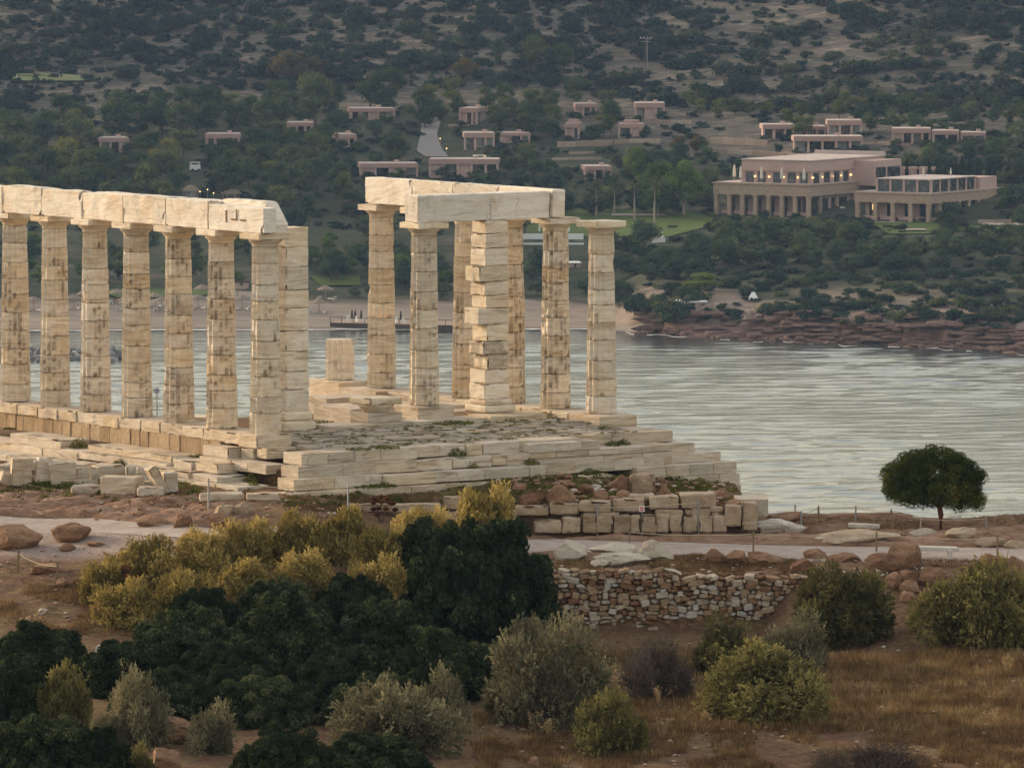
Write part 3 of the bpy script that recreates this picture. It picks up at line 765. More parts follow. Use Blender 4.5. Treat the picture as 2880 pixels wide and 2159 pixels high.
def column(name, label, a, b, seed, z0=0.0, top=6.10, ndrum=10, wear=0.35, stainy=0.5, group=None, cap=True, cat='column', rb=0.495, hcut=None):
    p = tp_(a, b, z0)
    t = thing(name, label, cat, p, ROWANG, group)
    rng = np.random.default_rng(seed)
    H = top - z0; capH = 0.42
    sh = H - capH if cap else hcut
    full = 5.68
    cuts = np.linspace(0, sh, ndrum + 1); cuts[1:-1] += rng.uniform(-0.07, 0.07, ndrum - 1)
    rt = 0.395
    for k in range(ndrum):
        off = rng.uniform(-0.007, 0.007, 3)
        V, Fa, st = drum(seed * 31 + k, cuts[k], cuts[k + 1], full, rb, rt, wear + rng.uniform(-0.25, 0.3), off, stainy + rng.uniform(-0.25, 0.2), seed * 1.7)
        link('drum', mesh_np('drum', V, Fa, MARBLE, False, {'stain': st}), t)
    if not cap: return t
    # echinus and abacus
    pr = [(rt - 0.012, 0.0), (rt + 0.002, 0.012), (rt + 0.004, 0.075), (rt + 0.03, 0.095), (0.505, 0.175), (0.535, 0.205), (0.53, 0.222)]
    V, Fa = lathe(pr, 40)
    nn = fbm(V * 4 + seed, seed, 3); V[:, :2] *= (1 + 0.035 * nn)[:, None]; V[:, 2] += sh
    ang = np.arctan2(V[:, 1], V[:, 0])
    link('echinus', mesh_np('echinus', V, Fa, MARBLE, True, {'stain': 0.25 * (vn(V * 3, seed) > 0.4)}), t)
    V, Fa = block(1.13, 1.13, capH - 0.222, seed, 0.02, 0.014, (8, 8, 3), 0.30)
    V[:, 2] += sh + 0.222
    link('abacus', mesh_np('abacus', V, Fa, MARBLE, False, {'stain': np.zeros(len(V))}), t)
    return t
ORD = ['first', 'second', 'third', 'fourth', 'fifth', 'sixth', 'seventh']
SL = ['fluted column at the near right end of the long colonnade, beside the square pier',
      'fluted column second from the near end of the long colonnade, one drum patched smooth grey',
      'fluted column third from the near end of the long colonnade',
      'fluted column in the middle of the seven of the long colonnade',
      'fluted column fifth from the near end of the long colonnade, one low drum bulging left',
      'heavily stained fluted column second from the left edge of the long colonnade',
      'fluted column cut by the left edge of the photo, dark crust on its upper drums']
for i in range(7):
    column('temple_column', SL[i], 2.522 * i, 0, 101 + i * 7, wear=0.42, stainy=[0.36, 0.48, 0.62, 0.58, 0.60, 0.58, 0.56][i], group='columns of the long left colonnade')
NL = {0: 'free fluted column at the far right of the ruin, nothing resting on its capital',
      1: 'dark blotched column second from the right, under the right end of the beams',
      2: 'brown stained column standing half hidden right of the jagged pier',
      3: 'ochre column half hidden behind the left side of the jagged pier',
      4: 'column almost hidden behind the plinth column, its capital peeping out left of the beam',
      5: 'ochre column with an arched crack, leftmost of the right hand group'}
for i, l in NL.items():
    column('temple_column', l, 2.522 * i, 12.48, 301 + i * 5, z0=0.04, wear=[0.75, 0.55, 0.4, 0.15, 0.3, 0.12][i], stainy=[0.18, 0.62, 0.85, 0.25, 0.3, 0.30][i], group='columns of the right hand group')
column('porch_column', 'pale column on a low plinth, left of the jagged pier under the front beam', 2.52, 7.47, 401, z0=0.37, wear=0.6, stainy=0.5, ndrum=9, group='columns of the right hand group', rb=0.475)
column('column_stump', 'short fluted stump of a column standing alone against the water', 2.522 * 6, 12.48, 421, z0=0.15, cap=False, ndrum=1, hcut=1.35, wear=0.1, stainy=0.1, cat='column stump')

# square piers (antae)
def pier(label, a, b, z0, courses, base_h, seed, jag, side=0.86, missing=()):
    t = thing('square_pier', label, 'pier', tp_(a, b, z0), ROWANG, 'square piers')
    rng = np.random.default_rng(seed)
    V, Fa = block(side + 0.34, side + 0.34, base_h * 0.55, seed, 0.06, 0.03, (7, 7, 3), 0.2); link('base_block', mesh_np('base_block', V, Fa, MARBLE, False, {'stain': V[:, 0] * 0}), t)
    V, Fa = block(side + 0.16, side + 0.16, base_h * 0.47, seed + 1, 0.08, 0.02, (7, 7, 3), 0.1); V[:, 2] += base_h * 0.54; link('base_block', mesh_np('base_block', V, Fa, MARBLE, False, {'stain': V[:, 0] * 0}), t)
    H = 6.10 - z0 - base_h; n = courses
    cuts = np.linspace(0, H, n + 1); cuts[1:-1] += rng.uniform(-0.06, 0.06, n - 1)
    for k in range(n):
        hh = cuts[k + 1] - cuts[k]
        x0 = -side / 2; x1 = side / 2
        if jag: x0 -= jag[k % len(jag)]
        ww = x1 - x0
        V, Fa = block(ww, side, hh - 0.012, seed * 7 + k, 0.03, 0.035, (10, 9, 7), 0.55, 3.2)
        V[:, 0] += (x0 + x1) / 2 + rng.uniform(-0.012, 0.012); V[:, 1] += rng.uniform(-0.012, 0.012); V[:, 2] += base_h + cuts[k]
        V[:, :2] *= (1 - 0.05 * (V[:, 2:3] / 6.1))
        st = (0.6 if (jag and k in (2, 3)) else 0.0) * (vn(V * 4, seed) > -0.1)
        link('pier_block', mesh_np('pier_block', V, Fa, MARBLE, False, {'stain': st * np.ones(len(V))}), t)
    return t
pier('square stone pier of stacked blocks right beside the near end of the long colonnade', 2.52, 2.5, -0.2, 9, 0.6, 51, None)
pier('jagged square pier with broken stones sticking out left, in the middle of the right group', 2.52, 9.98, 0.04, 12, 0.42, 52, [0.10, 0.06, -0.05, 0.12, -0.02, 0.32, 0.02, 0.06, 0.28, 0.05, 0.04, 0.02])

# entablature: each architrave block lies on its own
def beam(label, a0, a1, b0, b1, z, h, seed, group, chip=0.5, amp=0.030, n=None, top=None, cat='stone beam', name='architrave_block', mat=None):
    la, lb = a1 - a0, b1 - b0
    n = n or (max(7, int(lb * 8)), max(7, int(la * 8)), 8)
    V, Fa = block(lb, la, h, seed, 0.025, amp, n, chip, 2.2)
    if top is not None: V = top(V)
    p = tp_((a0 + a1) / 2, (b0 + b1) / 2, z)
    o = link(name, mesh_np(name, V, Fa, mat or MARBLE_BEAM, False, {'stain': V[:, 0] * 0}), None, p, ROWANG)
    tag(o, label, cat, group); return o
ZB = 6.10
gA = 'beam blocks over the long colonnade'
js = [-0.66] + [2.522 * i for i in range(1, 9)]
SB = ['end block of the long beam with carved slots over the near end column',
      'beam block second from the near end, a dark open joint at its right',
      'beam block over the third gap from the near end of the long colonnade',
      'beam block over the fourth gap from the near end, deep joint at its left',
      'beam block over the fifth gap from the near end of the long colonnade',
      'beam block over the sixth gap, its left end broken in a slant',
      'beam block cut by the left edge of the photo']
for i in range(7):
    g = 0.012 + (0.03 if i in (0, 3) else 0)
    beam(SB[i], js[i] + (0.0 if i == 0 else 0.012), js[i + 1] - g, -0.47, 0.02 if i else 0.0, ZB, 0.84 + 0.02 * (i % 3) - (0.06 if i == 0 else 0), 600 + i, gA)
for i in range(4):
    beam(['rear half of the short end beam, its right end broken to a slope', 'rear beam block behind the second front block', 'rear beam block behind the third front block', 'rear beam block behind the fourth front block'][i],
         (-0.5 if i == 0 else js[i] + 0.02), js[i + 1] - 0.02, 0.04, 0.50, ZB, 0.93 if i == 0 else 0.85, 640 + i, gA, chip=0.3,
         top=(lambda V: np.stack([V[:, 0], V[:, 1], np.where((V[:, 1] < -0.9), np.minimum(V[:, 2], 0.93 - 1.1 * (-0.9 - V[:, 1])), V[:, 2])], 1)) if i == 0 else None)
# slots of the end block: brown strips on its face, shade put in the colour
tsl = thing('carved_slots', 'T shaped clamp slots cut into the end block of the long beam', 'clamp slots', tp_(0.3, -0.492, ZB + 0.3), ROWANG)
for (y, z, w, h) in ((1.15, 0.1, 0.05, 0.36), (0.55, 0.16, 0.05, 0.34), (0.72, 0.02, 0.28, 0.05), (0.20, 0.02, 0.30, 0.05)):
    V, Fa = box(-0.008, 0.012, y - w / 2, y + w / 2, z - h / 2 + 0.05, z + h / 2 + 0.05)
    link('slot', mesh_np('slot', V, Fa, plain('slot_painted_shade', (0.24, 0.17, 0.11), 0.95, 0.1) if 'slot_painted_shade' not in bpy.data.materials else bpy.data.materials['slot_painted_shade']), tsl)
gB = 'beam blocks over the right hand group'
nb = [2.0, 5.04, 7.57, 10.09, 12.9]
NB = ['right end block of the rear beam, its end face past the front beam', 'rear beam block second from its right end, hidden behind the front beam', 'rear beam block with a slanting crack, second from its left end', 'left end block of the rear beam on the ochre column']
for i in range(4):
    beam(NB[i], nb[i] + 0.01, nb[i + 1] - 0.01, 12.48 - 0.46, 12.48 + 0.02, ZB + 0.04, 0.86, 660 + i, gB, amp=0.018)
for i in range(1, 4):
    beam(['', 'outer rear beam block near the right end', 'outer rear beam block in the middle of the rear beam', 'outer rear beam block at the left end'][i], nb[i] + 0.02, nb[i + 1] - 0.3, 12.48 + 0.05, 12.48 + 0.48, ZB + 0.04, 0.80, 680 + i, gB)
beam('long left block of the front cross beam, over the plinth column and jagged pier', 2.52 - 0.40, 2.52 + 0.36, 6.98, 9.72, ZB, 0.84, 690, gB, chip=0.12, amp=0.03)
beam('right block of the front cross beam with a wide slanting crack at its right end', 2.52 - 0.40, 2.52 + 0.36, 9.735, 11.98, ZB, 0.85, 691, gB, chip=0.12, amp=0.03)

# ------------------------------------------------------------------ stepped platform
plat = thing('temple_platform', 'stepped marble platform of the ruined temple', 'platform', tp_(0, 6, -1.35))
rp = random.Random(4)
def pblock(a0, a1, b0, b1, zb, zt, mat=MARBLE_STEP, chip=0.25, amp=0.018, rnd=0.012, n=None, jit=0.012, name='stone_block', yaw=0.0):
    la, lb, h = a1 - a0, b1 - b0, zt - zb
    sd = rp.randrange(10 ** 6)
    n = n or (max(4, min(9, int(lb / 0.22))), max(4, min(9, int(la / 0.22))), 4)
    V, Fa = block(lb, la, h, sd, rnd, amp, n, chip, 2.5)
    V = rotz(V, ROWANG + yaw + rp.uniform(-jit, jit) * 0.5)
    p = tp_((a0 + a1) / 2 + rp.uniform(-jit, jit), (b0 + b1) / 2 + rp.uniform(-jit, jit), zb + rp.uniform(-jit, jit) * 0.6)
    return wpart(name, V + p, Fa, mat, plat, False, {'stain': V[:, 0] * 0})
def run(axis, lo, hi, c0, c1, zb, zt, lens=(1.0, 1.7), skip=0.0, **k):
    """a course of blocks along 'a' or 'b'"""
    x = lo
    while x < hi - 0.05:
        L = rp.uniform(*lens); e = x + L if hi - x - L > 0.45 else hi
        if rp.random() >= skip:
            if axis == 'a': pblock(x + 0.004, e - 0.004, c0, c1, zb, zt, **k)
            else: pblock(c0, c1, x + 0.004, e - 0.004, zb, zt, **k)
        x = e
# front (right-hand) steps; their treads run back under the course above
smooth = dict(chip=0.2, amp=0.010, rnd=0.008, jit=0.008)
worn = dict(chip=0.6, amp=0.04, rnd=0.035, jit=0.04)
run('b', -0.98, 3.15, -3.57, -2.55, -0.67, -0.33, (0.9, 1.1), **smooth)
run('b', 3.15, 5.6, -3.52, -2.75, -0.67, -0.34, (0.7, 1.0), **worn)
run('b', 5.6, 9.2, -3.57, -2.6, -0.67, -0.33, (1.2, 1.7), chip=0.06, amp=0.012)
pblock(-4.02, -3.25, 7.0, 8.9, -0.66, -0.40, chip=0.1); pblock(-4.02, -3.25, 8.9, 9.6, -0.66, -0.40, chip=0.1)
run('b', 9.2, 13.1, -3.0, -2.0, -0.67, -0.33, (1.4, 1.9), **smooth)
run('b', -1.36, 2.9, -3.96, -3.0, -1.005, -0.672, (1.2, 1.8), **smooth)
run('b', 2.9, 6.2, -3.93, -3.1, -1.005, -0.68, (1.0, 1.5), **worn)
run('b', 6.2, 12.4, -3.98, -3.0, -0.86, -0.668, (0.8, 1.4), chip=0.06, amp=0.01)
run('b', 6.2, 13.0, -3.94, -3.0, -1.03, -0.865, (0.9, 1.5), chip=0.05, amp=0.01)
run('b', 12.4, 13.5, -3.6, -2.4, -0.98, -0.70, (1.2, 1.9), **smooth)
run('b', -1.74, 1.4, -4.34, -3.4, -1.35, -1.01, (0.9, 1.6), chip=0.08, amp=0.014)
run('b', 1.4, 7.2, -4.55, -3.5, -1.33, -1.03, (1.6, 2.6), chip=0.08, amp=0.02)
run('b', 7.2, 11.8, -4.34, -3.4, -1.33, -1.03, (1.0, 1.8), chip=0.05, amp=0.012)
run('b', 10.8, 14.2, -4.05, -3.0, -1.25, -0.985, (1.5, 2.0), **smooth)
run('b', 10.6, 14.4, -4.60, -3.4, -1.60, -1.255, (0.8, 1.1), **smooth)
run('b', 11.9, 14.45, -4.7, -3.4, -2.0, -1.605, (0.8, 1.1), **smooth)
run('b', 12.6, 14.5, -4.72, -3.4, -2.4, -2.005, (0.9, 1.2), chip=0.04, amp=0.012)
run('b', -2.2, 4.0, -4.85, -4.1, -1.62, -1.36, (0.9, 1.7), chip=0.15, amp=0.02)
run('b', 4.0, 9.5, -4.95, -4.3, -1.60, -1.38, (1.4, 2.2), chip=0.12, amp=0.02)
# right return of the steps, going back along the far side
for a0, b1, zb, zt in ((-2.0, 13.1, -0.67, -0.33), (-2.4, 13.5, -1.0, -0.68), (-3.0, 14.2, -1.25, -0.985), (-3.4, 14.4, -1.6, -1.255), (-3.4, 14.45, -2.4, -1.605)):
    run('a', a0, 5.0, b1 - 0.9, b1, zb, zt, (1.3, 1.9), **smooth)
# stylobate blocks under the right hand columns
for k, (a0, a1) in enumerate(((-1.0, 0.75), (0.78, 1.7), (1.72, 3.4), (3.42, 5.2), (5.22, 7.2), (7.22, 9.0), (9.0, 11.2))):
    pblock(a0, a1, 11.75, 13.18, -0.33, 0.035 - 0.01 * (k % 2), MARBLE_STEP, 0.12 if k else 0.06, 0.016, 0.05, (6, 6, 3))
pblock(11.3, 13.6, 11.4, 13.3, -0.75, 0.03, chip=0.15, amp=0.03); pblock(14.0, 16.2, 11.7, 13.1, -0.75, 0.13, chip=0.15, amp=0.03)
run('a', 5.0, 17.0, 11.2, 12.6, -1.2, -0.72, (1.2, 2.0), **worn)
# stylobate under the long colonnade: worn slabs, brown footing stones below, scattered step blocks in front
for k in range(8):
    a0, a1 = 2.522 * k - 1.26, 2.522 * k + 1.26
    if k == 0: a0 = -0.62
    m_ = (a0 + a1) / 2 + rp.uniform(-0.15, 0.15)
    pblock(a0 + 0.008, m_ - 0.006, -0.66 + rp.uniform(-0.03, 0.05), 0.62, -0.31 - rp.uniform(0, 0.05), -0.004 - rp.uniform(0, 0.012), MARBLE_STEP, 0.7, 0.035, 0.03, (9, 10, 6))
    pblock(m_ + 0.006, a1 - 0.008, -0.66 + rp.uniform(-0.03, 0.05), 0.62, -0.31 - rp.uniform(0, 0.05), -0.004 - rp.uniform(0, 0.012), MARBLE_STEP, 0.7, 0.035, 0.03, (9, 10, 6))
run('a', 1.6, 19.0, -0.62, 0.5, -0.86, -0.32, (0.42, 0.72), mat=POROS, chip=0.08, amp=0.03, rnd=0.02, jit=0.012, name='footing_stone')
pblock(-0.7, 0.35, -0.75, 0.5, -0.40, 0.02, chip=0.4, amp=0.03, rnd=0.03)
pblock(-0.55, 0.15, -0.8, 0.4, -0.80, -0.40, chip=0.4, amp=0.03, rnd=0.03); pblock(-1.2, -0.62, -0.7, 0.4, -0.68, -0.36, chip=0.3, amp=0.03, rnd=0.02)
pblock(0.3, 1.75, -1.15, -0.5, -0.74, -0.42, chip=0.3, amp=0.026, rnd=0.018)
run('a', -2.2, 1.6, -1.38, -0.7, -1.03, -0.74, (0.7, 1.2), chip=0.12, amp=0.02)
run('a', 1.5, 5.0, -1.7, -0.62, -1.14, -0.86, (0.8, 1.5), **worn)
run('a', -0.4, 2.2, -1.95, -1.2, -1.14, -0.84, (0.8, 1.5), **worn)
run('a', 2.6, 7.6, -1.75, -0.7, -1.02, -0.80, (1.2, 2.2), chip=0.3, amp=0.026, rnd=0.018)
run('a', 2.6, 9.0, -1.95, -0.8, -1.25, -1.03, (1.4, 2.4), chip=0.3, amp=0.026, rnd=0.015)
run('a', 9.2, 12.5, -1.75, -0.7, -1.1, -0.78, (1.0, 1.6), **worn)
run('a', 7.9, 19.0, -2.0, -0.8, -1.32, -1.08, (1.3, 2.3), chip=0.3, amp=0.026, rnd=0.015)
run('a', -1.0, 3.2, -2.35, -1.3, -1.40, -1.13, (1.0, 1.9), **worn)
run('a', -2.6, 8.5, -2.6, -1.5, -1.58, -1.32, (1.2, 2.2), chip=0.3, amp=0.026, rnd=0.015)
run('a', 3.4, 16.0, -2.9, -1.8, -1.56, -1.30, (1.0, 1.9), skip=0.15, chip=0.35, amp=0.03, rnd=0.018)
run('a', -3.6, 3.0, -3.2, -2.2, -1.72, -1.50, (1.3, 2.2), chip=0.3, amp=0.026, rnd=0.018)
# porch floor: a low sill between the piers, then a worn pavement of many stones with moss in the joints
run('b', 3.1, 9.4, 1.15, 2.3, -0.34, -0.02, (1.3, 2.2), chip=0.08, amp=0.014)
pblock(0.9, 2.2, 8.9, 11.0, -0.3, 0.02, chip=0.1, amp=0.02)
pblock(1.85, 3.2, 6.8, 8.15, -0.05, 0.36, chip=0.3, amp=0.03, rnd=0.02)
pblock(1.55, 2.6, 4.75, 6.0, -0.02, 0.26, chip=0.1, amp=0.015)
pblock(4.8, 7.0, 6.2, 9.4, -0.4, 0.12, chip=0.15, amp=0.03); pblock(5.2, 7.0, 9.5, 11.3, -0.4, 0.02, chip=0.2, amp=0.03)
pblock(3.6, 4.6, 8.2, 10.8, -0.4, -0.02, chip=0.2, amp=0.03)
pblock(9.2, 10.4, 7.2, 8.8, -1.2, -0.4, chip=0.2, amp=0.03); pblock(11.2, 12.6, 9.4, 11.2, -1.2, -0.1, chip=0.2, amp=0.03)
for k in range(14):
    a = rp.uniform(4.6, 13.5); b = rp.uniform(1.6, 7.5)
    L = rp.uniform(0.6, 1.5)
    pblock(a, a + L, b, b + rp.uniform(0.5, 1.0), -1.4, -1.05 + rp.uniform(0, 0.55), chip=0.3, amp=0.026, rnd=0.018, yaw=rp.uniform(-0.5, 0.5))
npav = 0
for ra in np.arange(-2.95, 1.2, 0.46):
    b = rp.uniform(0.3, 0.7)
    lim = 11.7
    while b < lim:
        L = rp.uniform(0.45, 1.1)
        e = min(b + L, lim)
        t_ = -0.33 + 0.17 * sstep(-2.8, 0.6, np.array(ra)) + rp.uniform(-0.025, 0.035)
        pblock(ra + rp.uniform(0, 0.04), ra + 0.46 - rp.uniform(0.02, 0.07), b + rp.uniform(0.01, 0.03), e - rp.uniform(0.01, 0.05), -0.55, float(t_), chip=0.2, amp=0.02, rnd=0.03, mat=MARBLE_PAVE, n=(3, 3, 3), jit=0.03, name='paving_stone')
        b = e
# earth packed inside the steps, so that nothing is hollow
V = np.array([tp_(a, b, z) for z in (-1.9, -0.42) for a, b in ((-2.9, 0.0), (-2.9, 12.6), (4.9, 12.6), (4.9, 0.0))])
wpart('earth_fill', V, BOXF, EARTH, plat)
V = np.array([tp_(a, b, z) for z in (-1.9, -0.95) for a, b in ((4.8, -0.5), (4.8, 12.4), (18.5, 12.4), (18.5, -0.5))])
wpart('earth_fill', V - np.array([0, 0, 0.32]) * (V[:, 2:3] > -1.5), BOXF, EARTH, plat)
V = np.array([tp_(a, b, z) for z in (-1.95, -0.9) for a, b in ((-3.3, -1.0), (-3.3, 12.9), (-0.5, 12.9), (-0.5, -1.0))])
wpart('earth_fill', V, BOXF, EARTH, plat)

# loose carved pieces on the floor
t = thing('fallen_capital', 'upside down broken capital lying on a flat block on the temple floor', 'capital', tp_(2.05, 5.35, 0.25), ROWANG)
V, Fa = lathe([(0.36, 0), (0.42, 0.06), (0.56, 0.2), (0.58, 0.27)], 24); V[:, :2] *= (1 + 0.05 * fbm(V * 3, 3, 2))[:, None]
link('echinus', mesh_np('echinus', V, Fa, MARBLE, False, {'stain': V[:, 0] * 0}), t)
V, Fa = block(1.2, 1.2, 0.22, 77, 0.06, 0.03, (7, 7, 3), 0.5); V[:, 2] += 0.268
link('abacus', mesh_np('abacus', V, Fa, MARBLE, False, {'stain': V[:, 0] * 0}), t)
def loose(label, px, py, size, yaw, seed, mat=MARBLE_STEP, tilt=(0, 0), rnd=0.04, chip=0.7, group=None, d=None, sink=0.03, cat='stone block', name='fallen_block', amp=0.045):
    p = near(px, py) if d is None else npt(px, d)
    V, Fa = block(size[0], size[1], size[2], seed, rnd, amp, (7, 6, 6), chip, 2.6)
    V = rotv(V, (tilt[0], tilt[1], yaw)); V[:, 2] -= V[:, 2].min() + sink
    o = link(name, mesh_np(name, V, Fa, mat, False, {'stain': V[:, 0] * 0}), None, p)
    return tag(o, label, cat, group)
gL = 'fallen blocks below the long colonnade'
loose('tall upright block, leftmost of three standing in a row below the colonnade', 52, 1366, (0.62, 0.42, 0.86), 0.2, 1, tilt=(0, 0.05), group=gL)
loose('upright block in the middle of three standing in a row below the colonnade', 112, 1366, (0.46, 0.42, 0.78), 0.3, 2, tilt=(0, 0.14), group=gL)
loose('broad upright block, rightmost of three standing in a row below the colonnade', 172, 1368, (0.82, 0.45, 0.74), 0.15, 3, tilt=(0, -0.06), group=gL)
loose('small grey block lying left of the three upright blocks', 12, 1364, (0.5, 0.4, 0.36), 0.3, 4, tilt=(0.1, 0.3), group=gL)
loose('flat white slab lying on the ground by the rope post', 247, 1391, (1.15, 0.6, 0.3), 0.1, 5, PALEROCK, group=gL, rnd=0.1)
loose('block behind the rope post, right of the three upright blocks', 232, 1360, (0.75, 0.5, 0.55), 0.5, 6, group=gL)
loose('large squared block with a sharp right edge, right of the flat white slab', 340, 1392, (1.15, 0.7, 0.55), -0.35, 7, group=gL)
loose('leaning thin slab standing on its end among the fallen blocks', 457, 1390, (0.28, 0.6, 0.92), 0.35, 8, tilt=(0, -0.5), group=gL)
loose('upright block just right of the leaning slab', 478, 1385, (0.42, 0.45, 0.62), 0.2, 9, tilt=(0, -0.1), group=gL)
loose('small square block in front of the leaning slab', 402, 1375, (0.42, 0.35, 0.24), 0.1, 10, group=gL)
loose('low block under the leaning slab', 418, 1398, (0.75, 0.5, 0.28), 0.1, 11, group=gL)
loose('pale upright block behind the large squared block', 366, 1352, (0.35, 0.4, 0.5), 0.2, 12, group=gL)
loose('block lying behind the leaning slab', 403, 1352, (0.62, 0.5, 0.45), 0.35, 13, group=gL)
loose('long block lying behind the fallen blocks', 300, 1345, (0.9, 0.6, 0.42), 0.4, 14, group=gL)
loose('clean white squared block set on the step blocks', 503, 1336, (0.52, 0.45, 0.24), 0.5, 15, PALEROCK, chip=0.02, rnd=0.015, amp=0.006, group=gL, sink=-0.1)
for k, (x, y) in enumerate(((70, 1322), (130, 1318), (180, 1330), (235, 1326), (20, 1330), (290, 1328))):
    loose(['rough slab in the jumble, just behind the left upright block', 'rough slab in the jumble, behind the middle upright block', 'rough slab in the jumble, behind the broad upright block', 'rough slab lying left of the rope post behind the flat white slab', 'rough slab in the jumble at the left edge of the photo', 'rough slab in the jumble, rightmost and nearest the step blocks'][k], x, y, (0.9 + 0.2 * (k % 3), 0.5, 0.3), 0.4 + 0.2 * k, 20 + k, group='jumbled blocks under the colonnade')
loose('long flat slab lying below the platform corner, left piece', 620, 1410, (1.3, 0.5, 0.22), 0.12, 31, group=gL)
loose('long flat slab lying below the platform corner, right piece', 735, 1408, (0.95, 0.5, 0.24), 0.05, 32, group=gL)
loose('low kerb block on the slope below the platform, left piece', 1060, 1442, (1.9, 0.5, 0.24), 0.04, 33, ASHLAR, group=gL)
loose('low kerb block on the slope below the platform, middle piece', 1185, 1436, (1.1, 0.5, 0.26), 0.04, 34, ASHLAR, group=gL)
loose('square kerb block beside the yellow shrub on the slope', 1272, 1436, (0.6, 0.5, 0.38), 0.0, 35, ASHLAR, group=gL)

# moss and tufts in the joints
mb = Bag(); rm = np.random.default_rng(8)
def tuft(c, r, n, hgt, bag, rng, size=0.035):
    ang = rng.uniform(0, 6.28, n); rr2 = np.sqrt(rng.uniform(0, 1, n)) * r
    P = np.stack([c[0] + rr2 * np.cos(ang), c[1] + rr2 * np.sin(ang), c[2] + rng.uniform(0, hgt, n) * (1 - (rr2 / r) ** 2 * 0.8)], 1)
    Nn = np.stack([np.cos(ang) * 0.5, np.sin(ang) * 0.5 - 0.3, np.ones(n)], 1)
    V, Fq = leaves(P, Nn, size, rng, 0.5, 0.8)
    bag.add(V, Fq, np.repeat(rng.normal(0, 0.5, n), 4))
for k in range(170):
    a = rm.uniform(-3.1, 1.4); b = rm.uniform(0.6, 11.6)
    z = -0.30 + 0.17 * float(sstep(-2.8, 0.6, np.array(a)))
    c = tp_(a, b, z)
    tuft(c, rm.uniform(0.05, 0.2), int(rm.uniform(15, 70)), rm.uniform(0.01, 0.05), mb, rm, 0.022)
for a, b, z, r, n, h in ((-3.3, 2.1, -0.31, 0.5, 260, 0.06), (-3.35, 1.2, -0.31, 0.4, 160, 0.05), (-3.6, 4.6, -0.64, 0.3, 220, 0.25), (-3.95, 4.9, -1.0, 0.2, 120, 0.2), (-4.1, 7.0, -1.0, 0.25, 200, 0.2), (-4.6, 1.3, -1.34, 0.4, 260, 0.12), (-4.6, 0.7, -1.34, 0.4, 200, 0.08), (-4.5, 8.9, -1.34, 0.35, 240, 0.15),
                         (-3.3, 10.6, -0.66, 0.25, 160, 0.16), (-3.2, 11.1, -0.66, 0.2, 140, 0.2), (-1.4, -1.4, -1.3, 0.25, 260, 0.25), (-1.0, -1.0, -1.0, 0.22, 200, 0.18), (-2.3, -1.9, -1.45, 0.25, 260, 0.3), (0.0, -1.2, -1.1, 0.2, 120, 0.1), (2.6, -0.9, -0.85, 0.3, 160, 0.06), (4.6, -0.9, -0.85, 0.25, 110, 0.05), (5.3, -2.0, -1.3, 0.25, 260, 0.25), (8.8, -1.4, -1.0, 0.28, 300, 0.35), (14, -0.9, -0.8, 0.2, 90, 0.06), (1.3, 9.6, -0.1, 0.5, 260, 0.08), (0.8, 7.4, -0.1, 0.7, 320, 0.06), (1.9, 11.4, -0.1, 0.5, 220, 0.1), (4.5, 4.3, -0.2, 1.0, 420, 0.06), (3.6, 3.8, -0.2, 0.7, 260, 0.05), (3.7, 6.6, -0.1, 0.5, 200, 0.07)):
    tuft(tp_(a, b, z), r, n, h, mb, rm, 0.04)
vv, ff = mb.get(); o = stuff('moss', vv, ff, MOSS, 'green moss and weeds growing in the joints of the temple steps', attr={'tone': mb.attr()})
# ------------------------------------------------------------------ buildings of the far shore
def lpart(name, V, Fa, mat, parent, smooth=False, attr=None):            # V in the parent's local coordinates
    return link(name, mesh_np(name, V, Fa, mat, smooth, attr), parent)
_cube = {}
BOXI = {}
def lbox(name, x0, x1, y0, y1, z0, z1, mat, parent):                     # shared unit cube per material, sized by the object
    if mat.name not in _cube:
        v, f = box(-0.5, 0.5, -0.5, 0.5, -0.5, 0.5); _cube[mat.name] = mesh_np('box_' + mat.name, v, f, mat)
    c = np.array([(x0 + x1) / 2, (y0 + y1) / 2, (z0 + z1) / 2]); s = np.array([x1 - x0, y1 - y0, z1 - z0])
    pc, ps = BOXI.get(parent, (np.zeros(3), np.ones(3)))                  # a sub-part sits in its part's own (scaled) space
    o = link(name, _cube[mat.name], parent, (c - pc) / ps)
    o.scale = s / ps; BOXI[o] = (c, s); return o
CLEAR = []                                                                # pictures of things that trees in front must not hide
def keep(x0, x1, y0, y1, full=False): CLEAR.append((x0, x1, y0, y1 if not full else y0 + 8)); 

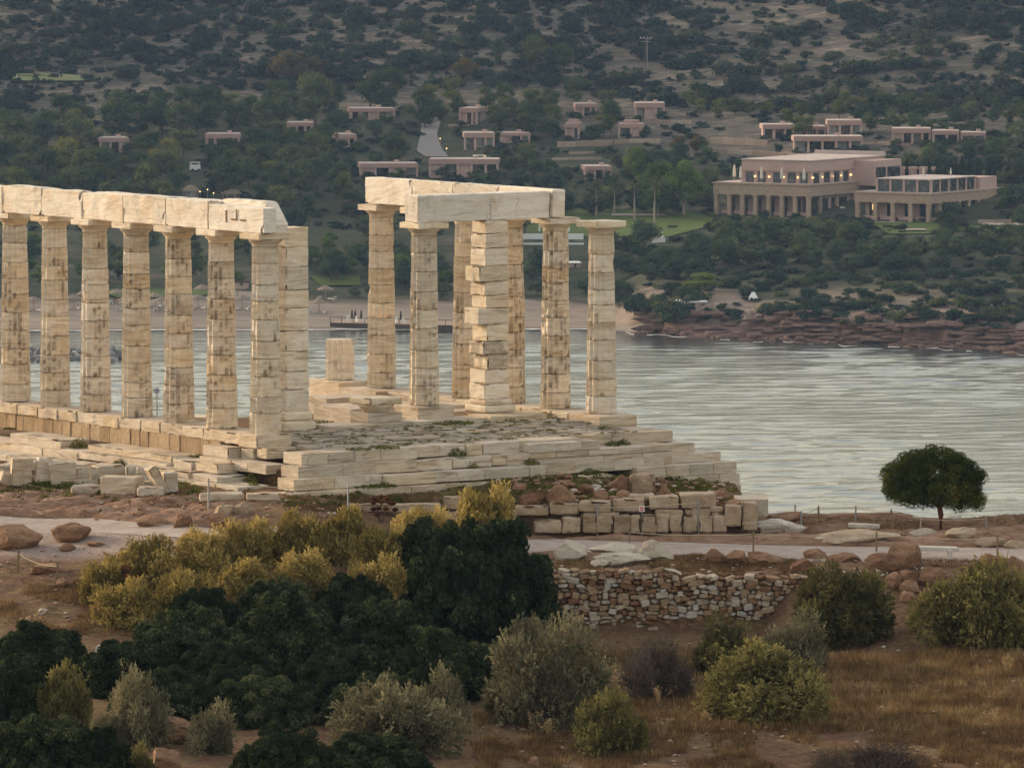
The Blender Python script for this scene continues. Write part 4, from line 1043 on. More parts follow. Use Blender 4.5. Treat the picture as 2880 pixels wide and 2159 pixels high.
def bungalow(label, x0, x1, ytop, ybase, bays='gwg', yaw=0.0, depth=7.0, step=False, name='bungalow'):
    p = far_at((x0 + x1) / 2, ybase); k = F / p.y
    w = (x1 - x0) / k / math.cos(yaw); h = (ybase - ytop) / k * 1.0
    t = thing(name, label, 'bungalow', p, yaw, 'flat roofed bungalows on the far slope')
    fa = min(1.0, h * 0.30)
    lbox('wall', -w / 2 + 0.35, w / 2 - 0.35, 2.4, depth, -2.0, h - fa, PLASTER, t)
    lbox('terrace', -w / 2, w / 2, 0.0, depth, -3.0, 0.05, GARDENSTONE, t)
    r = lbox('roof', -w / 2, w / 2, 0.0, depth + 0.6, h - fa, h, FASCIA, t)
    lbox('roof_top', -w / 2 + 0.12, w / 2 - 0.12, 0.12, depth + 0.48, h, h + 0.06, ROOFTOP, t)
    lbox('chimney', w * 0.12, w * 0.12 + 0.9, depth * 0.55, depth * 0.55 + 0.8, h + 0.06, h + 0.55, PLASTER, t)
    n = len(bays); bw = w / n
    for i, b in enumerate(bays):
        xa, xb = -w / 2 + i * bw, -w / 2 + (i + 1) * bw
        lbox('pillar', xa + (0 if i else 0.02), xa + 0.42, 0.12, 0.6, 0.05, h - fa, PLASTER, t)
        if b == 'w':
            lbox('wall_panel', xa + 0.42, xb, 0.5, 2.38, 0.05, h - fa, PLASTER, t)
        else:
            f = lbox('window', xa + 0.55, xb - 0.15, 2.30, 2.39, 0.1, h - fa - 0.1, DARKWOOD, t)
            m = 2 if bw > 3 else 1
            for q in range(m):
                u0 = xa + 0.6 + q * (bw - 0.8) / m; u1 = xa + 0.6 + (q + 1) * (bw - 0.8) / m - 0.08
                lbox('pane', u0, u1, 2.24, 2.297, 0.16, h - fa - 0.16, CURTAIN if (b == 'c' or (b == 'g' and R.random() < 0.22)) else GLASS, f)
    lbox('pillar', w / 2 - 0.44, w / 2 - 0.02, 0.12, 0.6, 0.05, h - fa, PLASTER, t)
    if step:
        lbox('upper_roof', -w * 0.3, w * 0.3, 1.6, depth - 0.5, h + 0.06, h + 0.7, FASCIA, t)
    if x0 > 920: keep(x0 + 0.1 * (x1 - x0), x1 - 0.1 * (x1 - x0), ytop, ybase - (ybase - ytop) * 0.35)
    else: keep(x0 + 0.2 * (x1 - x0), x1 - 0.2 * (x1 - x0), ytop, ybase - (ybase - ytop) * 0.6)
    return t
bungalow('pink flat roofed bungalow left of the grey road, above the rounded pines', 986, 1112, 305, 338, 'ggwgg', 0.12)
bungalow('small bungalow with a white curtained door, right of the top of the grey road', 1290, 1342, 304, 350, 'wgc', -0.3)
bungalow('bungalow with wide curtained window right of the lower road, above the white golf cart', 1305, 1392, 374, 422, 'gcg', 0.05)
bungalow('bungalow roof peeping out of trees right of the curtained window bungalow', 1407, 1492, 374, 402, 'wgg', 0.1)
bungalow('long bungalow with pale roof just above the left end of the rear beam', 1012, 1176, 460, 500, 'wgwg', 0.1)
bungalow('long bungalow at the foot of the grey road, directly above the temple beams', 1205, 1402, 448, 500, 'wgwgg', -0.05)
bungalow('bungalow with deep pink fascia on the upper slope, left of the pole on the hill', 1617, 1680, 292, 328, 'wgc', 0.05)
bungalow('bungalow with three glazed bays and a stone parapet, below the pole on the hill', 1785, 1870, 290, 336, 'cwc', 0.0)
bungalow('small stepped roof bungalow, left of the pair on the stone terrace', 1588, 1630, 347, 390, 'wg', -0.1, 6, True)
bungalow('small stepped roof bungalow, right of the pair on the stone terrace', 1738, 1806, 349, 386, 'gw', -0.1, 6, True)
bungalow('pink bungalow half hidden behind the bright green trees', 1645, 1722, 468, 505, 'wgw', 0.1)
bungalow('upper left bungalow of the stepped group, a red bougainvillea on its front', 2145, 2235, 351, 392, 'ggg', 0.05)
bungalow('low glazed wing linking two bungalows behind the dark umbrella shaped tree', 2238, 2324, 356, 386, 'gcg', 0.0)
bungalow('upper right bungalow of the stepped group, highest roof with corner posts', 2327, 2425, 339, 386, 'cgg', 0.0)
bungalow('front bungalow of the stepped group with blue glass at its right', 2232, 2428, 384, 430, 'gggcg', 0.02)
bungalow('left unit of the three bungalows in a row on the right slope', 2508, 2618, 362, 405, 'wgcg', -0.06)
bungalow('middle unit of the three bungalows in a row on the right slope', 2622, 2698, 368, 406, 'gg', -0.06)
bungalow('right unit of the three bungalows in a row on the right slope', 2702, 2773, 373, 405, 'gg', -0.06)
bungalow('bungalow with brown roof alone among the pines at the far left', 281, 363, 388, 430, 'ggw', 0.15)
bungalow('bungalow with two pale end posts in the pine wood behind the colonnade', 577, 674, 377, 420, 'gggg', 0.0)
bungalow('small bungalow with one pale post in the pine wood', 806, 880, 345, 380, 'wgg', 0.0)
bungalow('greyish bungalow half sunk in pines, left of the grey road', 953, 1003, 378, 418, 'wg', 0.2)

def garden_wall(label, x0, y0, x1, y1, hpx, cat='garden wall'):
    a, b = far_at(x0, y0), far_at(x1, y1)
    t = thing('garden_wall', label, cat, a, math.atan2(b.y - a.y, b.x - a.x), 'stone garden walls of the far slope')
    L = math.hypot(b.x - a.x, b.y - a.y); h = hpx / F * a.y
    dz = (b.z - a.z)
    n = max(2, int(L / 3))
    for i in range(n):
        u0, u1 = L * i / n, L * (i + 1) / n; zz = dz * (i + 0.5) / n
        V, Fa = block(u1 - u0 - 0.03, 0.6, h + 1.2, i + int(x0), 0.06, 0.05, (4, 1, 3)); V[:, 0] += (u0 + u1) / 2; V[:, 2] += zz - 1.2
        lpart('wall_section', V, Fa, GARDENSTONE, t)
    keep(min(x0, x1) + 10, max(x0, x1) - 10, min(y0, y1) - hpx, max(y0, y1) - 4)
    return t
garden_wall('stone retaining wall below the upper left bungalow of the stepped group', 2000, 402, 2160, 410, 16)
garden_wall('lower stone terrace wall curving below the stepped bungalows', 2014, 430, 2258, 446, 13)
garden_wall('terrace wall left of the hotel roof, below the front bungalow', 2260, 452, 2346, 456, 15)
garden_wall('short tall wall right behind the hotel roof', 2350, 462, 2432, 464, 16)
garden_wall('long rubble terrace wall under the pair of small stepped roof bungalows', 1568, 414, 1724, 406, 14)
garden_wall('right part of the rubble terrace wall under the small stepped roof bungalow', 1728, 406, 1857, 404, 14)
garden_wall('stone parapet in front of the three bay bungalow below the hill pole', 1832, 348, 1944, 350, 11)
garden_wall('upper of two low stepped walls left of the yellow green tree', 1600, 434, 1690, 432, 6)
garden_wall('lower of two low stepped walls left of the yellow green tree', 1552, 452, 1690, 450, 8)
garden_wall('pale wall end with a block at the right edge, beside the lawn', 2752, 628, 2846, 626, 9)
garden_wall('white retaining wall left below the three bungalows in a row', 2470, 405, 2560, 412, 8)
garden_wall('low wall beside the small bungalow at the top of the road', 1262, 356, 1320, 354, 6)

# hotel: two colonnaded blocks with their corners towards us and a pink upper storey
hp = far_at(2278, 614)
hotel = thing('hotel', 'large stone and pink plaster hotel with colonnades above the bay', 'hotel', hp, math.radians(-32))
_lw = [None]
def hwall(n, *a):
    o = lbox(n, *a, _lw[0] if n == 'pane' else hotel)
    if n == 'window': _lw[0] = o
    return o
def colonnade(x0, x1, ya, h, fas, n, side=False, z0=0.0, wx=3.0):
    for i in range(n):
        c = x0 + (x1 - x0) * i / (n - 1)
        if side:
            o = lbox('stone_column', ya - 0.75, ya - 0.05, c - 0.38, c + 0.38, z0, z0 + h - fas - 0.25, HSTONE, hotel)
            lbox('column_cap', ya - 0.85, ya + 0.04, c - 0.48, c + 0.48, z0 + h - fas - 0.25, z0 + h - fas, HSTONE, hotel)
        else:
            o = lbox('stone_column', c - 0.38, c + 0.38, ya + 0.05, ya + 0.75, z0, z0 + h - fas - 0.25, HSTONE, hotel)
            lbox('column_cap', c - 0.48, c + 0.48, ya - 0.04, ya + 0.85, z0 + h - fas - 0.25, z0 + h - fas, HSTONE, hotel)
H1, FA1 = 6.1, 2.0
# left block: corner at local (0,0); front runs to x=-21, side runs back to y=24
hwall('plinth', -22.5, 0.6, -1.0, 26, -4.0, -0.02, ROOFTOP)
hwall('inner_wall', -20.2, -3.6, 3.6, 24, 0.0, H1 - FA1, PLASTER)
hwall('side_wall', -3.58, -0.9, 5.4, 24, 0.0, H1 - FA1, PLASTER)
f1 = hwall('fascia', -21.2, 0, 0, 25, H1 - FA1, H1, HSTONE)
hwall('cornice', -21.4, 0.2, -0.2, 25.2, H1 + 0.005, H1 + 0.28, HSTONE)
hwall('terrace_floor', -21.0, -0.2, 0.2, 24.9, H1 + 0.285, H1 + 0.34, ROOFTOP)
colonnade(-20.7, -0.45, 0, H1, FA1, 8)
for i in range(7):
    c = -20.7 + 20.25 * (i + 0.5) / 7
    w_ = hwall('window', c - 0.85, c + 0.85, 3.50, 3.597, 0.5, 3.5, DARKWOOD)
    hwall('pane', c - 0.78, c + 0.78, 3.44, 3.497, 0.58, 3.42, GLASS)
    hwall('parapet', c - 0.95, c + 0.95, 1.3, 1.5, 0.0, 1.0, PLASTER)
for i, (y0, y1) in enumerate(((2.4, 4.6), (6.2, 8.6), (10.0, 16.0), (18.0, 21.0))):
    hwall('window', -0.9, -0.80, y0, y1, 0.5, 3.5, DARKWOOD); hwall('pane', -0.797, -0.74, y0 + 0.1, y1 - 0.1, 0.58, 3.42, GLASS)
colonnade(4.9, 24.5, -0.2, H1, FA1, 4, True)
hwall('terrace_wall', -0.1, 3.0, 8, 24, -3.0, 0.9, PLASTER)
# upper storey
up = (1.4, 1.6)
hwall('upper_wall', -16.0, -0.9, 1.9, 31, H1 + 0.34, H1 + 4.6, PLASTER)
hwall('upper_band', -16.15, -0.75, 1.75, 31.1, H1 + 2.5, H1 + 2.68, FASCIA)
hwall('upper_roof', -16.2, -0.7, 1.7, 31.2, H1 + 4.6, H1 + 4.8, ROOFTOP)
hwall('roof_parapet', -16.2, -0.7, 30.6, 31.2, H1 + 4.805, H1 + 5.5, ROOFTOP)
hwall('upper_bay', -0.88, 3.4, 19, 30, H1 - 0.6, H1 + 4.2, PLASTER)
for i, c in enumerate((-14.2, -11.6, -8.2, -5.0, -2.4)):
    hwall('window', c - 0.85, c + 0.85, 1.80, 1.897, H1 + 0.4, H1 + 2.35, DARKWOOD); hwall('pane', c - 0.78, c + 0.78, 1.74, 1.797, H1 + 0.46, H1 + 2.28, GLASS)
for c in (-13.0, -9.9, -6.7, -3.6):
    hwall('wall_lamp', c - 0.13, c + 0.13, 1.62, 1.89, H1 + 1.35, H1 + 1.62, LAMPGLOW)
for i, c in enumerate((4.0, 8.2, 12.0, 15.6)):
    hwall('window', -0.9, -0.80, c - 1.0, c + 1.0, H1 + 0.4, H1 + 2.35, DARKWOOD); hwall('pane', -0.797, -0.74, c - 0.9, c + 0.9, H1 + 0.46, H1 + 2.28, GLASS)
for c in (2.5, 6.1, 10.2, 13.8, 17.4):
    hwall('wall_lamp', -0.89, -0.62, c - 0.22, c + 0.22, H1 + 1.35, H1 + 1.62, LAMPGLOW)
for c0, c1 in ((19.8, 23.6), (24.4, 29.4)):
    hwall('window', 3.4, 3.5, c0, c1, H1 + 0.5, H1 + 2.9, DARKWOOD); hwall('pane', 3.503, 3.56, c0 + 0.1, c1 - 0.1, H1 + 0.58, H1 + 2.82, GLASS)
# right block, nearer and a little lower
rp0 = Matrix.Rotation(math.radians(32), 4, 'Z') @ (far_at(2617, 626) - hp)
rx, ry, rz = rp0.x, rp0.y, rp0.z
H2, FA2 = 5.2, 1.7
hwall('plinth', rx - 17.5, rx + 0.6, ry - 1.2, ry + 28, rz - 4.0, rz - 0.02, ROOFTOP)
hwall('inner_wall', rx - 15.6, rx - 3.0, ry + 3.2, ry + 27, rz, rz + H2 - FA2, PLASTER)
hwall('fascia', rx - 16.2, rx, ry, ry + 28, rz + H2 - FA2, rz + H2, HSTONE)
hwall('cornice', rx - 16.4, rx + 0.2, ry - 0.2, ry + 28.2, rz + H2 + 0.005, rz + H2 + 0.25, HSTONE)
hwall('terrace_floor', rx - 16.0, rx - 0.2, ry + 0.2, ry + 27.8, rz + H2 + 0.255, rz + H2 + 0.3, ROOFTOP)
for i in range(5):
    c = rx - 15.7 + 15.2 * i / 4
    hwall('stone_column', c - 0.4, c + 0.4, ry + 0.05, ry + 0.8, rz, rz + H2 - FA2 - 0.2, HSTONE)
    hwall('column_cap', c - 0.5, c + 0.5, ry - 0.04, ry + 0.9, rz + H2 - FA2 - 0.2, rz + H2 - FA2, HSTONE)
    if i < 4:
        hwall('window', c + 1.0, c + 2.9, ry + 3.1, ry + 3.197, rz + 0.5, rz + 3.2, DARKWOOD)
        hwall('pane', c + 1.08, c + 2.82, ry + 3.04, ry + 3.097, rz + 0.58, rz + 3.12, LAMPGLOW if i == 9 else GLASS)
        hwall('parapet', c + 0.6, c + 3.1, ry + 1.2, ry + 1.4, rz, rz + 0.9, PLASTER)
hwall('lit_window', rx - 14.0, rx - 13.3, ry + 2.98, ry + 3.035, rz + 1.9, rz + 3.0, LAMPGLOW)
for i in range(1, 8):
    c = ry + 0.5 + 26.8 * i / 7
    hwall('stone_column', rx - 0.8, rx - 0.05, c - 0.45, c + 0.45, rz, rz + H2 - FA2 - 0.2, HSTONE)
    hwall('column_cap', rx - 0.9, rx + 0.04, c - 0.55, c + 0.55, rz + H2 - FA2 - 0.2, rz + H2 - FA2, HSTONE)
    hwall('window', rx - 3.0, rx - 2.9, c - 2.9, c - 0.9, rz + 0.2, rz + 3.2, DARKWOOD); hwall('pane', rx - 2.897, rx - 2.84, c - 2.8, c - 1.0, rz + 0.28, rz + 3.12, GLASS)
    hwall('parapet', rx - 0.6, rx - 0.4, c - 3.1, c - 0.6, rz, rz + 0.9, PLASTER)
# glazed roof lounge of the right block
zt = rz + H2 + 0.3
hwall('lounge_roof', rx - 12.6, rx - 0.6, ry + 1.6, ry + 20, zt + 2.35, zt + 2.52, ROOFTOP)
hwall('lounge_back', rx - 12.2, rx - 1.2, ry + 12.0, ry + 19.5, zt, zt + 2.3, PLASTER)
for i in range(5):
    c = rx - 12.4 + 11.5 * i / 4
    hwall('lounge_post', c - 0.22, c + 0.22, ry + 1.8, ry + 2.2, zt, zt + 2.34, PLASTER)
    if i < 4: hwall('lounge_glass', c + 0.25, c + 2.6, ry + 1.98, ry + 2.03, zt, zt + 2.3, GLASS)
for i in range(1, 6):
    c = ry + 2 + 17.5 * i / 5
    hwall('lounge_post', rx - 1.2, rx - 0.8, c - 0.22, c + 0.22, zt, zt + 2.34, PLASTER); hwall('lounge_glass', rx - 1.03, rx - 0.98, c - 3.2, c - 0.25, zt, zt + 2.3, GLASS)
for a_, b_ in ((rx - 9, ry + 6), (rx - 5, ry + 9), (rx - 3.2, ry + 13)):
    hwall('lounge_lamp', a_ - 0.14, a_ + 0.14, b_ - 0.14, b_ + 0.14, zt + 1.7, zt + 1.98, LAMPGLOW)
hwall('roof_end_wall', rx - 6, rx - 0.4, ry + 20.5, ry + 27.5, zt, zt + 2.2, PLASTER)
keep(2019, 2460, 478, 600); keep(2417, 2800, 500, 612)
def hw(x, y, z):
    c, s = math.cos(math.radians(-32)), math.sin(math.radians(-32)); return Vector((hp.x + c * x - s * y, hp.y + s * x + c * y, hp.z + z))

def closed_umbrella(label, p, h, mat=CREAM, group='closed cream parasols of the hotel terrace'):
    t = thing('closed_parasol', label, 'parasol', p, 0, group)
    V, Fa = lathe([(0.03 * h, 0.22 * h), (0.10 * h, 0.30 * h), (0.085 * h, 0.6 * h), (0.05 * h, 0.9 * h), (0.01 * h, h)], 8); V[:, :2] *= (1 + 0.15 * np.sin(np.arange(len(V)) * 1.57 * 2))[:, None]
    lpart('canopy', V, Fa, mat, t); V, Fa = tube([(0, 0, 0), (0, 0, 0.3 * h)], 0.04, 6); lpart('pole', V, Fa, STEEL, t)
    V, Fa = lathe([(0.3, 0), (0.3, 0.08), (0.06, 0.12)], 8); lpart('base', V, Fa, CONCRETE, t)
    return t
PZ = H1 + 0.34
for i, (x, y, h) in enumerate(((-20.0, 6.0, 3.2), (-17.6, 5.0, 1.8), (-15.8, 1.2, 3.1), (-11.0, 0.8, 3.1), (-6.5, 0.7, 3.1), (-1.6, 0.6, 3.1), (-0.35, 5.0, 1.9), (-0.35, 9.4, 1.9), (-0.35, 13.4, 1.9))):
    closed_umbrella(['tall closed cream parasol alone at the left end of the hotel terrace', 'short closed parasol at the back of the hotel terrace, left end', 'tall closed parasol by the left corner of the upper storey', 'tall closed parasol in front of the second upper window', 'tall closed parasol in the middle of the terrace front', 'tall closed parasol at the front corner of the terrace', 'first of three small closed parasols past the terrace corner', 'second of three small closed parasols past the terrace corner', 'third of three small closed parasols past the terrace corner'][i], hw(x, y, PZ), h)
closed_umbrella('left of two small closed parasols on the glazed roof lounge', hw(rx - 9.0, ry + 14, zt + 2.52), 1.6)
closed_umbrella('right of two small closed parasols on the glazed roof lounge', hw(rx - 4.2, ry + 16, zt + 2.52), 1.6)
for i in range(7):                                                       # chairs and tables under the colonnade
    c = -20.7 + 20.25 * (i + 0.5) / 7
    t = thing('lounge_chair', 'white lounge chair in opening %s of the hotel colonnade from the left' % ORD[i], 'chair', hw(c + 0.3, 2.4, 0.0), math.radians(-32 + 20 * (i % 3)), 'white chairs on the hotel terraces')
    lbox('seat', -0.35, 0.35, -0.35, 0.35, 1.0, 1.15, WHITE, t); lbox('backrest', -0.35, 0.35, 0.28, 0.38, 1.15, 1.75, WHITE, t); lbox('frame', -0.3, 0.3, -0.3, 0.3, 0.0, 0.99, DARKWOOD, t)
for i in range(5):
    t = thing('lounge_chair', 'white armchair %s along the open terrace between the two hotel blocks' % ORD[i], 'chair', hw(1.6, 9.5 + 2.9 * i, 0.9), math.radians(-32 + 40 * i), 'white chairs on the hotel terraces')
    lbox('seat', -0.5, 0.5, -0.45, 0.45, 0.05, 0.42, WHITE, t); lbox('backrest', -0.5, 0.5, 0.3, 0.45, 0.42, 0.95, WHITE, t)

# pillars of the pergola behind the hotel
for i, x in enumerate((2535, 2568, 2597, 2626)):
    p = far_at(x, 520); t = thing('pergola_pillar', ['pink pillar between the first two cypresses behind the hotel', 'broad pink pillar between the second and third cypress', 'pink pillar right of the third cypress', 'slim pink pillar right of the fourth cypress'][i], 'pillar', p, -0.4, 'pink pillars behind the hotel')
    w_ = (0.55, 0.62, 0.62, 0.3)[i]
    lbox('shaft', -w_, w_, -w_, w_, -1, 3.0, PLASTER, t); lbox('cap', -w_ - 0.1, w_ + 0.1, -w_ - 0.1, w_ + 0.1, 3.0, 3.5, PLASTER, t)

# thatched kiosks in the pines, a path light, carts, pole
def kiosk(label, px, py, wpx, hpx, walls=True):
    p = far_at(px, py); k = F / p.y; w, h = wpx / k, hpx / k
    t = thing('thatched_kiosk', label, 'kiosk', p, 0.2, 'thatched kiosks in the pine wood')
    V, Fa = lathe([(w * 0.52, h * 0.55), (w * 0.5, h * 0.62), (w * 0.3, h * 0.9), (w * 0.05, h)], 12); lpart('thatch_roof', V, Fa, THATCH, t)
    for a in range(6): lbox('post', w * 0.4 * math.cos(a) - 0.08, w * 0.4 * math.cos(a) + 0.08, w * 0.4 * math.sin(a) - 0.08, w * 0.4 * math.sin(a) + 0.08, -0.5, h * 0.6, PLASTER, t)
    if walls:
        V, Fa = lathe([(w * 0.36, -0.5), (w * 0.36, h * 0.56)], 10); lpart('wall', V, Fa, CURTAIN, t)
    keep(px - wpx / 2, px + wpx / 2, py - hpx, py)
    return t
kiosk('round thatched kiosk, left of the pair of lit lamps above the colonnade', 536, 560, 50, 40)
kiosk('thatched kiosk with open sides, right of the pair of lit lamps above the colonnade', 650, 566, 58, 38, False)
def path_lamp(label, px, py, hm=1.6):
    p = far_at(px, py); t = thing('path_lamp', label, 'lamp', p, 0, 'lit path lamps')
    V, Fa = tube([(0, 0, -0.3), (0, 0, hm)], 0.05); lpart('post', V, Fa, STEEL, t)
    V, Fa = ico(1); lpart('globe', V * 0.15 + np.array([0, 0, hm + 0.2]), Fa, LAMPGLOW, t)
for l, x, y in (('upper of two glowing lamps on the right edge of the grey road', 1238, 412), ('lower of two glowing lamps on the right edge of the grey road', 1256, 440), ('glowing lamp right beside the golf cart', 1364, 462), ('left glowing lamp between the two thatched kiosks', 562, 562), ('middle glowing lamp between the two thatched kiosks', 583, 556), ('right glowing lamp between the two thatched kiosks', 600, 566)):
    path_lamp(l, x, y, 1.4)
def cart(label, px, py, van=False):
    p = far_at(px, py); t = thing('golf_cart' if not van else 'white_van', label, 'golf cart' if not van else 'van', p, 0.3, None)
    L = 2.4 if not van else 2.0
    lbox('body', -L / 2, L / 2, -0.6, 0.6, 0.3, 0.85 if not van else 1.3, WHITE, t)
    lbox('roof', -L / 2, L / 2, -0.62, 0.62, 1.75, 1.85, WHITE, t)
    for sx in (-1, 1):
        for sy in (-1, 1): lbox('roof_post', sx * L * 0.42 - 0.04, sx * L * 0.42 + 0.04, sy * 0.55 - 0.04, sy * 0.55 + 0.04, 0.85 if not van else 1.3, 1.75, WHITE, t)
    lbox('seat', -0.5, 0.4, -0.5, 0.5, 0.86, 1.0, BLACKC, t)
    for sx in (-1, 1):
        for sy in (-1, 1):
            V, Fa = lathe([(0.28, -0.09), (0.28, 0.09)], 12); V = rotv(V, (math.pi / 2, 0, 0)) + np.array([sx * L * 0.33, sy * 0.58, 0.28]); lpart('wheel', V, Fa, BLACKC, t)
    keep(px - 16, px + 16, py - 24, py - 3)
cart('white roofed golf cart on the road bend above the temple beams', 1348, 462)
cart('small white van half hidden among the pines above the colonnade', 548, 482, True)
p = far_at(1816, 190); k = F / p.y; hpole = 83 / k
t = thing('utility_pole', 'wooden utility pole with crossarm standing alone on the bare hillside', 'utility pole', p)
V, Fa = tube([(0, 0, -0.5), (0, 0, hpole)], [0.17, 0.12], 8); lpart('pole', V, Fa, BARK, t)
V, Fa = tube([(0.35, 0, -0.5), (0.3, 0, hpole * 0.97)], [0.1, 0.08], 6); lpart('stay_pole', V, Fa, STEEL, t)
lbox('crossarm', -1.4, 1.4, -0.08, 0.08, hpole - 0.2, hpole, STEEL, t); lbox('crossarm', -1.0, 1.0, -0.08, 0.08, hpole - 0.9, hpole - 0.75, STEEL, t)
for q in (-1.2, -0.4, 0.4, 1.2): lbox('insulator', q - 0.06, q + 0.06, -0.06, 0.06, hpole, hpole + 0.25, WHITE, t)
p = far_at(1828, 18); t = thing('utility_pole', 'thin utility pole at the very top edge of the photo', 'utility pole', p); V, Fa = tube([(0, 0, -0.5), (0, 0, 4.5)], 0.13, 6); lpart('pole', V, Fa, BARK, t); lbox('crossarm', -0.8, 0.8, -0.06, 0.06, 4.3, 4.5, BARK, t)
# tennis net
pa, pb = far_at(48, 226), far_at(168, 224)
t = thing('court_net', 'pale fence with end posts round the court on the far left slope', 'net', pa, math.atan2(pb.y - pa.y, pb.x - pa.x)); L = (pb - pa).length
lbox('post', 0, 0.12, 0, 0.12, -0.2, 1.3, WHITE, t); lbox('post', L, L + 0.12, 0, 0.12, -0.2, 1.3, WHITE, t); lbox('tape', 0.1, L, 0.03, 0.08, 0.95, 1.1, DARKWOOD, t)

# ------------------------------------------------------------------ beach: thatched umbrellas, loungers, jetty, breakwater
us = thing('beach_umbrella', 'thatched beach umbrella', 'beach umbrella', (0, 0, 0), 0, 'thatched umbrellas on the beach')
V, Fa = lathe([(1.55, 1.75), (1.5, 1.85), (0.7, 2.3), (0.06, 2.6)], 12); V[:, 2] += 0.05 * np.sin(np.arange(len(V)) * 2.3); lpart('thatch_roof', V, Fa, THATCH, us)
V, Fa = tube([(0, 0, -0.3), (0, 0, 2.2)], 0.08, 6); lpart('pole', V, Fa, PALEBARK, us)
sb = thing('sun_lounger', 'pale sun lounger', 'sun lounger', (0, 0, 0), 0, 'sun loungers on the beach')
lbox('bed', -0.33, 0.33, -0.95, 0.5, 0.28, 0.38, WHITE, sb)
V, Fa = box(-0.33, 0.33, 0.5, 1.1, 0.30, 0.38); V[[2, 3, 6, 7], 2] += 0.45; lpart('backrest', V, Fa, WHITE, sb)
for a in (-0.28, 0.28):
    for b in (-0.8, 0.7): lbox('leg', a - 0.04, a + 0.04, b - 0.04, b + 0.04, 0, 0.3, WHITE, sb)
UM = [(20, 876, 'cut off behind the leftmost column'), (92, 874, 'between the first and second columns from the left edge'), (152, 882, 'partly behind the second column from the left edge'), (204, 868, 'nearest the surf between the second and third columns'), (236, 856, 'farther back between the second and third columns'), (328, 852, 'alone between the third and fourth columns'), (352, 872, 'low on the sand between the third and fourth columns'), (436, 862, 'left of the two between the fourth and fifth columns'), (453, 874, 'right of the two between the fourth and fifth columns'), (567, 840, 'on the grass edge between the fifth and sixth columns'), (556, 868, 'on open sand between the fifth and sixth columns'), (667, 840, 'on the grass edge left of the near end column'), (680, 870, 'on open sand left of the near end column'), (780, 868, 'partly behind the square pier'), (915, 842, 'in front of the shrubs left of the jetty'), (896, 880, 'beside the landing of the jetty')]
for i, (x, y, w_) in enumerate(UM):
    o = us if i == 0 else copy_tree(us, (0, 0, 0))
    o.location = far_at(x, y); o['label'] = 'thatched beach umbrella ' + w_; o.rotation_euler.z = i
    for j in (-1, 1):
        s_ = sb if (i == 0 and j == -1) else copy_tree(sb, (0, 0, 0))
        q = far_at(x + j * 18, y + 3); s_.location = q; s_.rotation_euler.z = math.pi + 0.3 * j + 0.2 * (i % 3)
        s_['label'] = 'pale lounger just %s of the umbrella %s' % ('left' if j < 0 else 'right', w_.replace('between the ', 'between ').replace('partly ', '').replace(' columns from the left edge', ' columns').replace('left of the two ', 'first ').replace('right of the two ', 'second ').replace('left of the near end column', 'by the near end column').replace(' on open sand', ' on sand'))
us.pass_index = 0
jl = at_d(928, 905, 1119.5); jr = at_d(1285, 908, 1112)
jet = thing('jetty', 'low dark timber jetty along the edge of the beach, seen between the right columns', 'jetty', (jl.x, jl.y, SEA), math.atan2(jr.y - jl.y, jr.x - jl.x))
JL = math.hypot(jr.x - jl.x, jr.y - jl.y)
lbox('fascia', 0, JL, 0, 0.25, -0.3, 0.93, DARKWOOD, jet)
lbox('foundation', 0.1, JL - 0.1, 0.26, 9, -0.5, 0.80, GREYROCK, jet)
for i in range(14): lbox('deck_board', JL * i / 14 + 0.02, JL * (i + 1) / 14 - 0.02, -0.1, 9, 0.935, 1.02, DECK, jet)
for i in range(12): lbox('rail_post', JL * i / 11.0 - 0.04, JL * i / 11.0 + 0.04, 0.1, 0.2, 1.02, 2.0, DARKWOOD, jet)
lbox('rail', 0, JL, 0.12, 0.18, 1.85, 1.93, DARKWOOD, jet)
def jp(u, v): 
    a = jet.rotation_euler.z; return Vector((jl.x + math.cos(a) * u - math.sin(a) * v, jl.y + math.sin(a) * u + math.cos(a) * v, SEA + 1.02))
for x, l in ((2.6, 'left of two close black parasols at the left end of the jetty'), (3.2, 'right of two close black parasols at the left end of the jetty'), (4.3, 'black closed parasol left of the ochre column on the jetty'), (11.6, 'black closed parasol on the jetty right of the ochre column')):
    closed_umbrella(l, jp(x, 4), 2.1, BLACKC, 'closed black parasols on the jetty')
cw = thing('jetty_chair', 'white chair', 'chair', (0, 0, 0), 0, 'white chairs and tables on the jetty')
lbox('seat', -0.25, 0.25, -0.25, 0.25, 0.4, 0.47, WHITE, cw); lbox('backrest', -0.25, 0.25, 0.2, 0.26, 0.47, 0.95, WHITE, cw); lbox('frame', -0.22, 0.22, -0.2, 0.2, 0.0, 0.39, WHITE, cw)
JC = [(1.6, 5, 'farthest left on the jetty'), (2.2, 3, 'left of the two close black parasols'), (3.8, 3.5, 'right of the two close black parasols'), (5.2, 3, 'beside the single black parasol'), (6.2, 4, 'just left of the ochre column'), (6.7, 2.5, 'touching the ochre column in view'), (11.2, 3, 'left of the black parasol past the ochre column'), (12.3, 3.4, 'right of the black parasol past the ochre column'), (12.9, 2.4, 'left of the plinth column'), (16.8, 3, 'first past the plinth column'), (17.3, 3.6, 'second past the plinth column'), (17.9, 2.6, 'third past the plinth column')]
for i, (u, v, l) in enumerate(JC):
    o = cw if i == 0 else copy_tree(cw, (0, 0, 0)); o.location = jp(u, v); o.rotation_euler.z = i * 1.1; o['label'] = 'white chair on the jetty, ' + l
bw = thing('breakwater', 'short breakwater of grey boulders in the bay behind the left columns', 'breakwater', (X_of(150, 1050), 1050, SEA))
rb_ = np.random.default_rng(12)
rocks_me = []
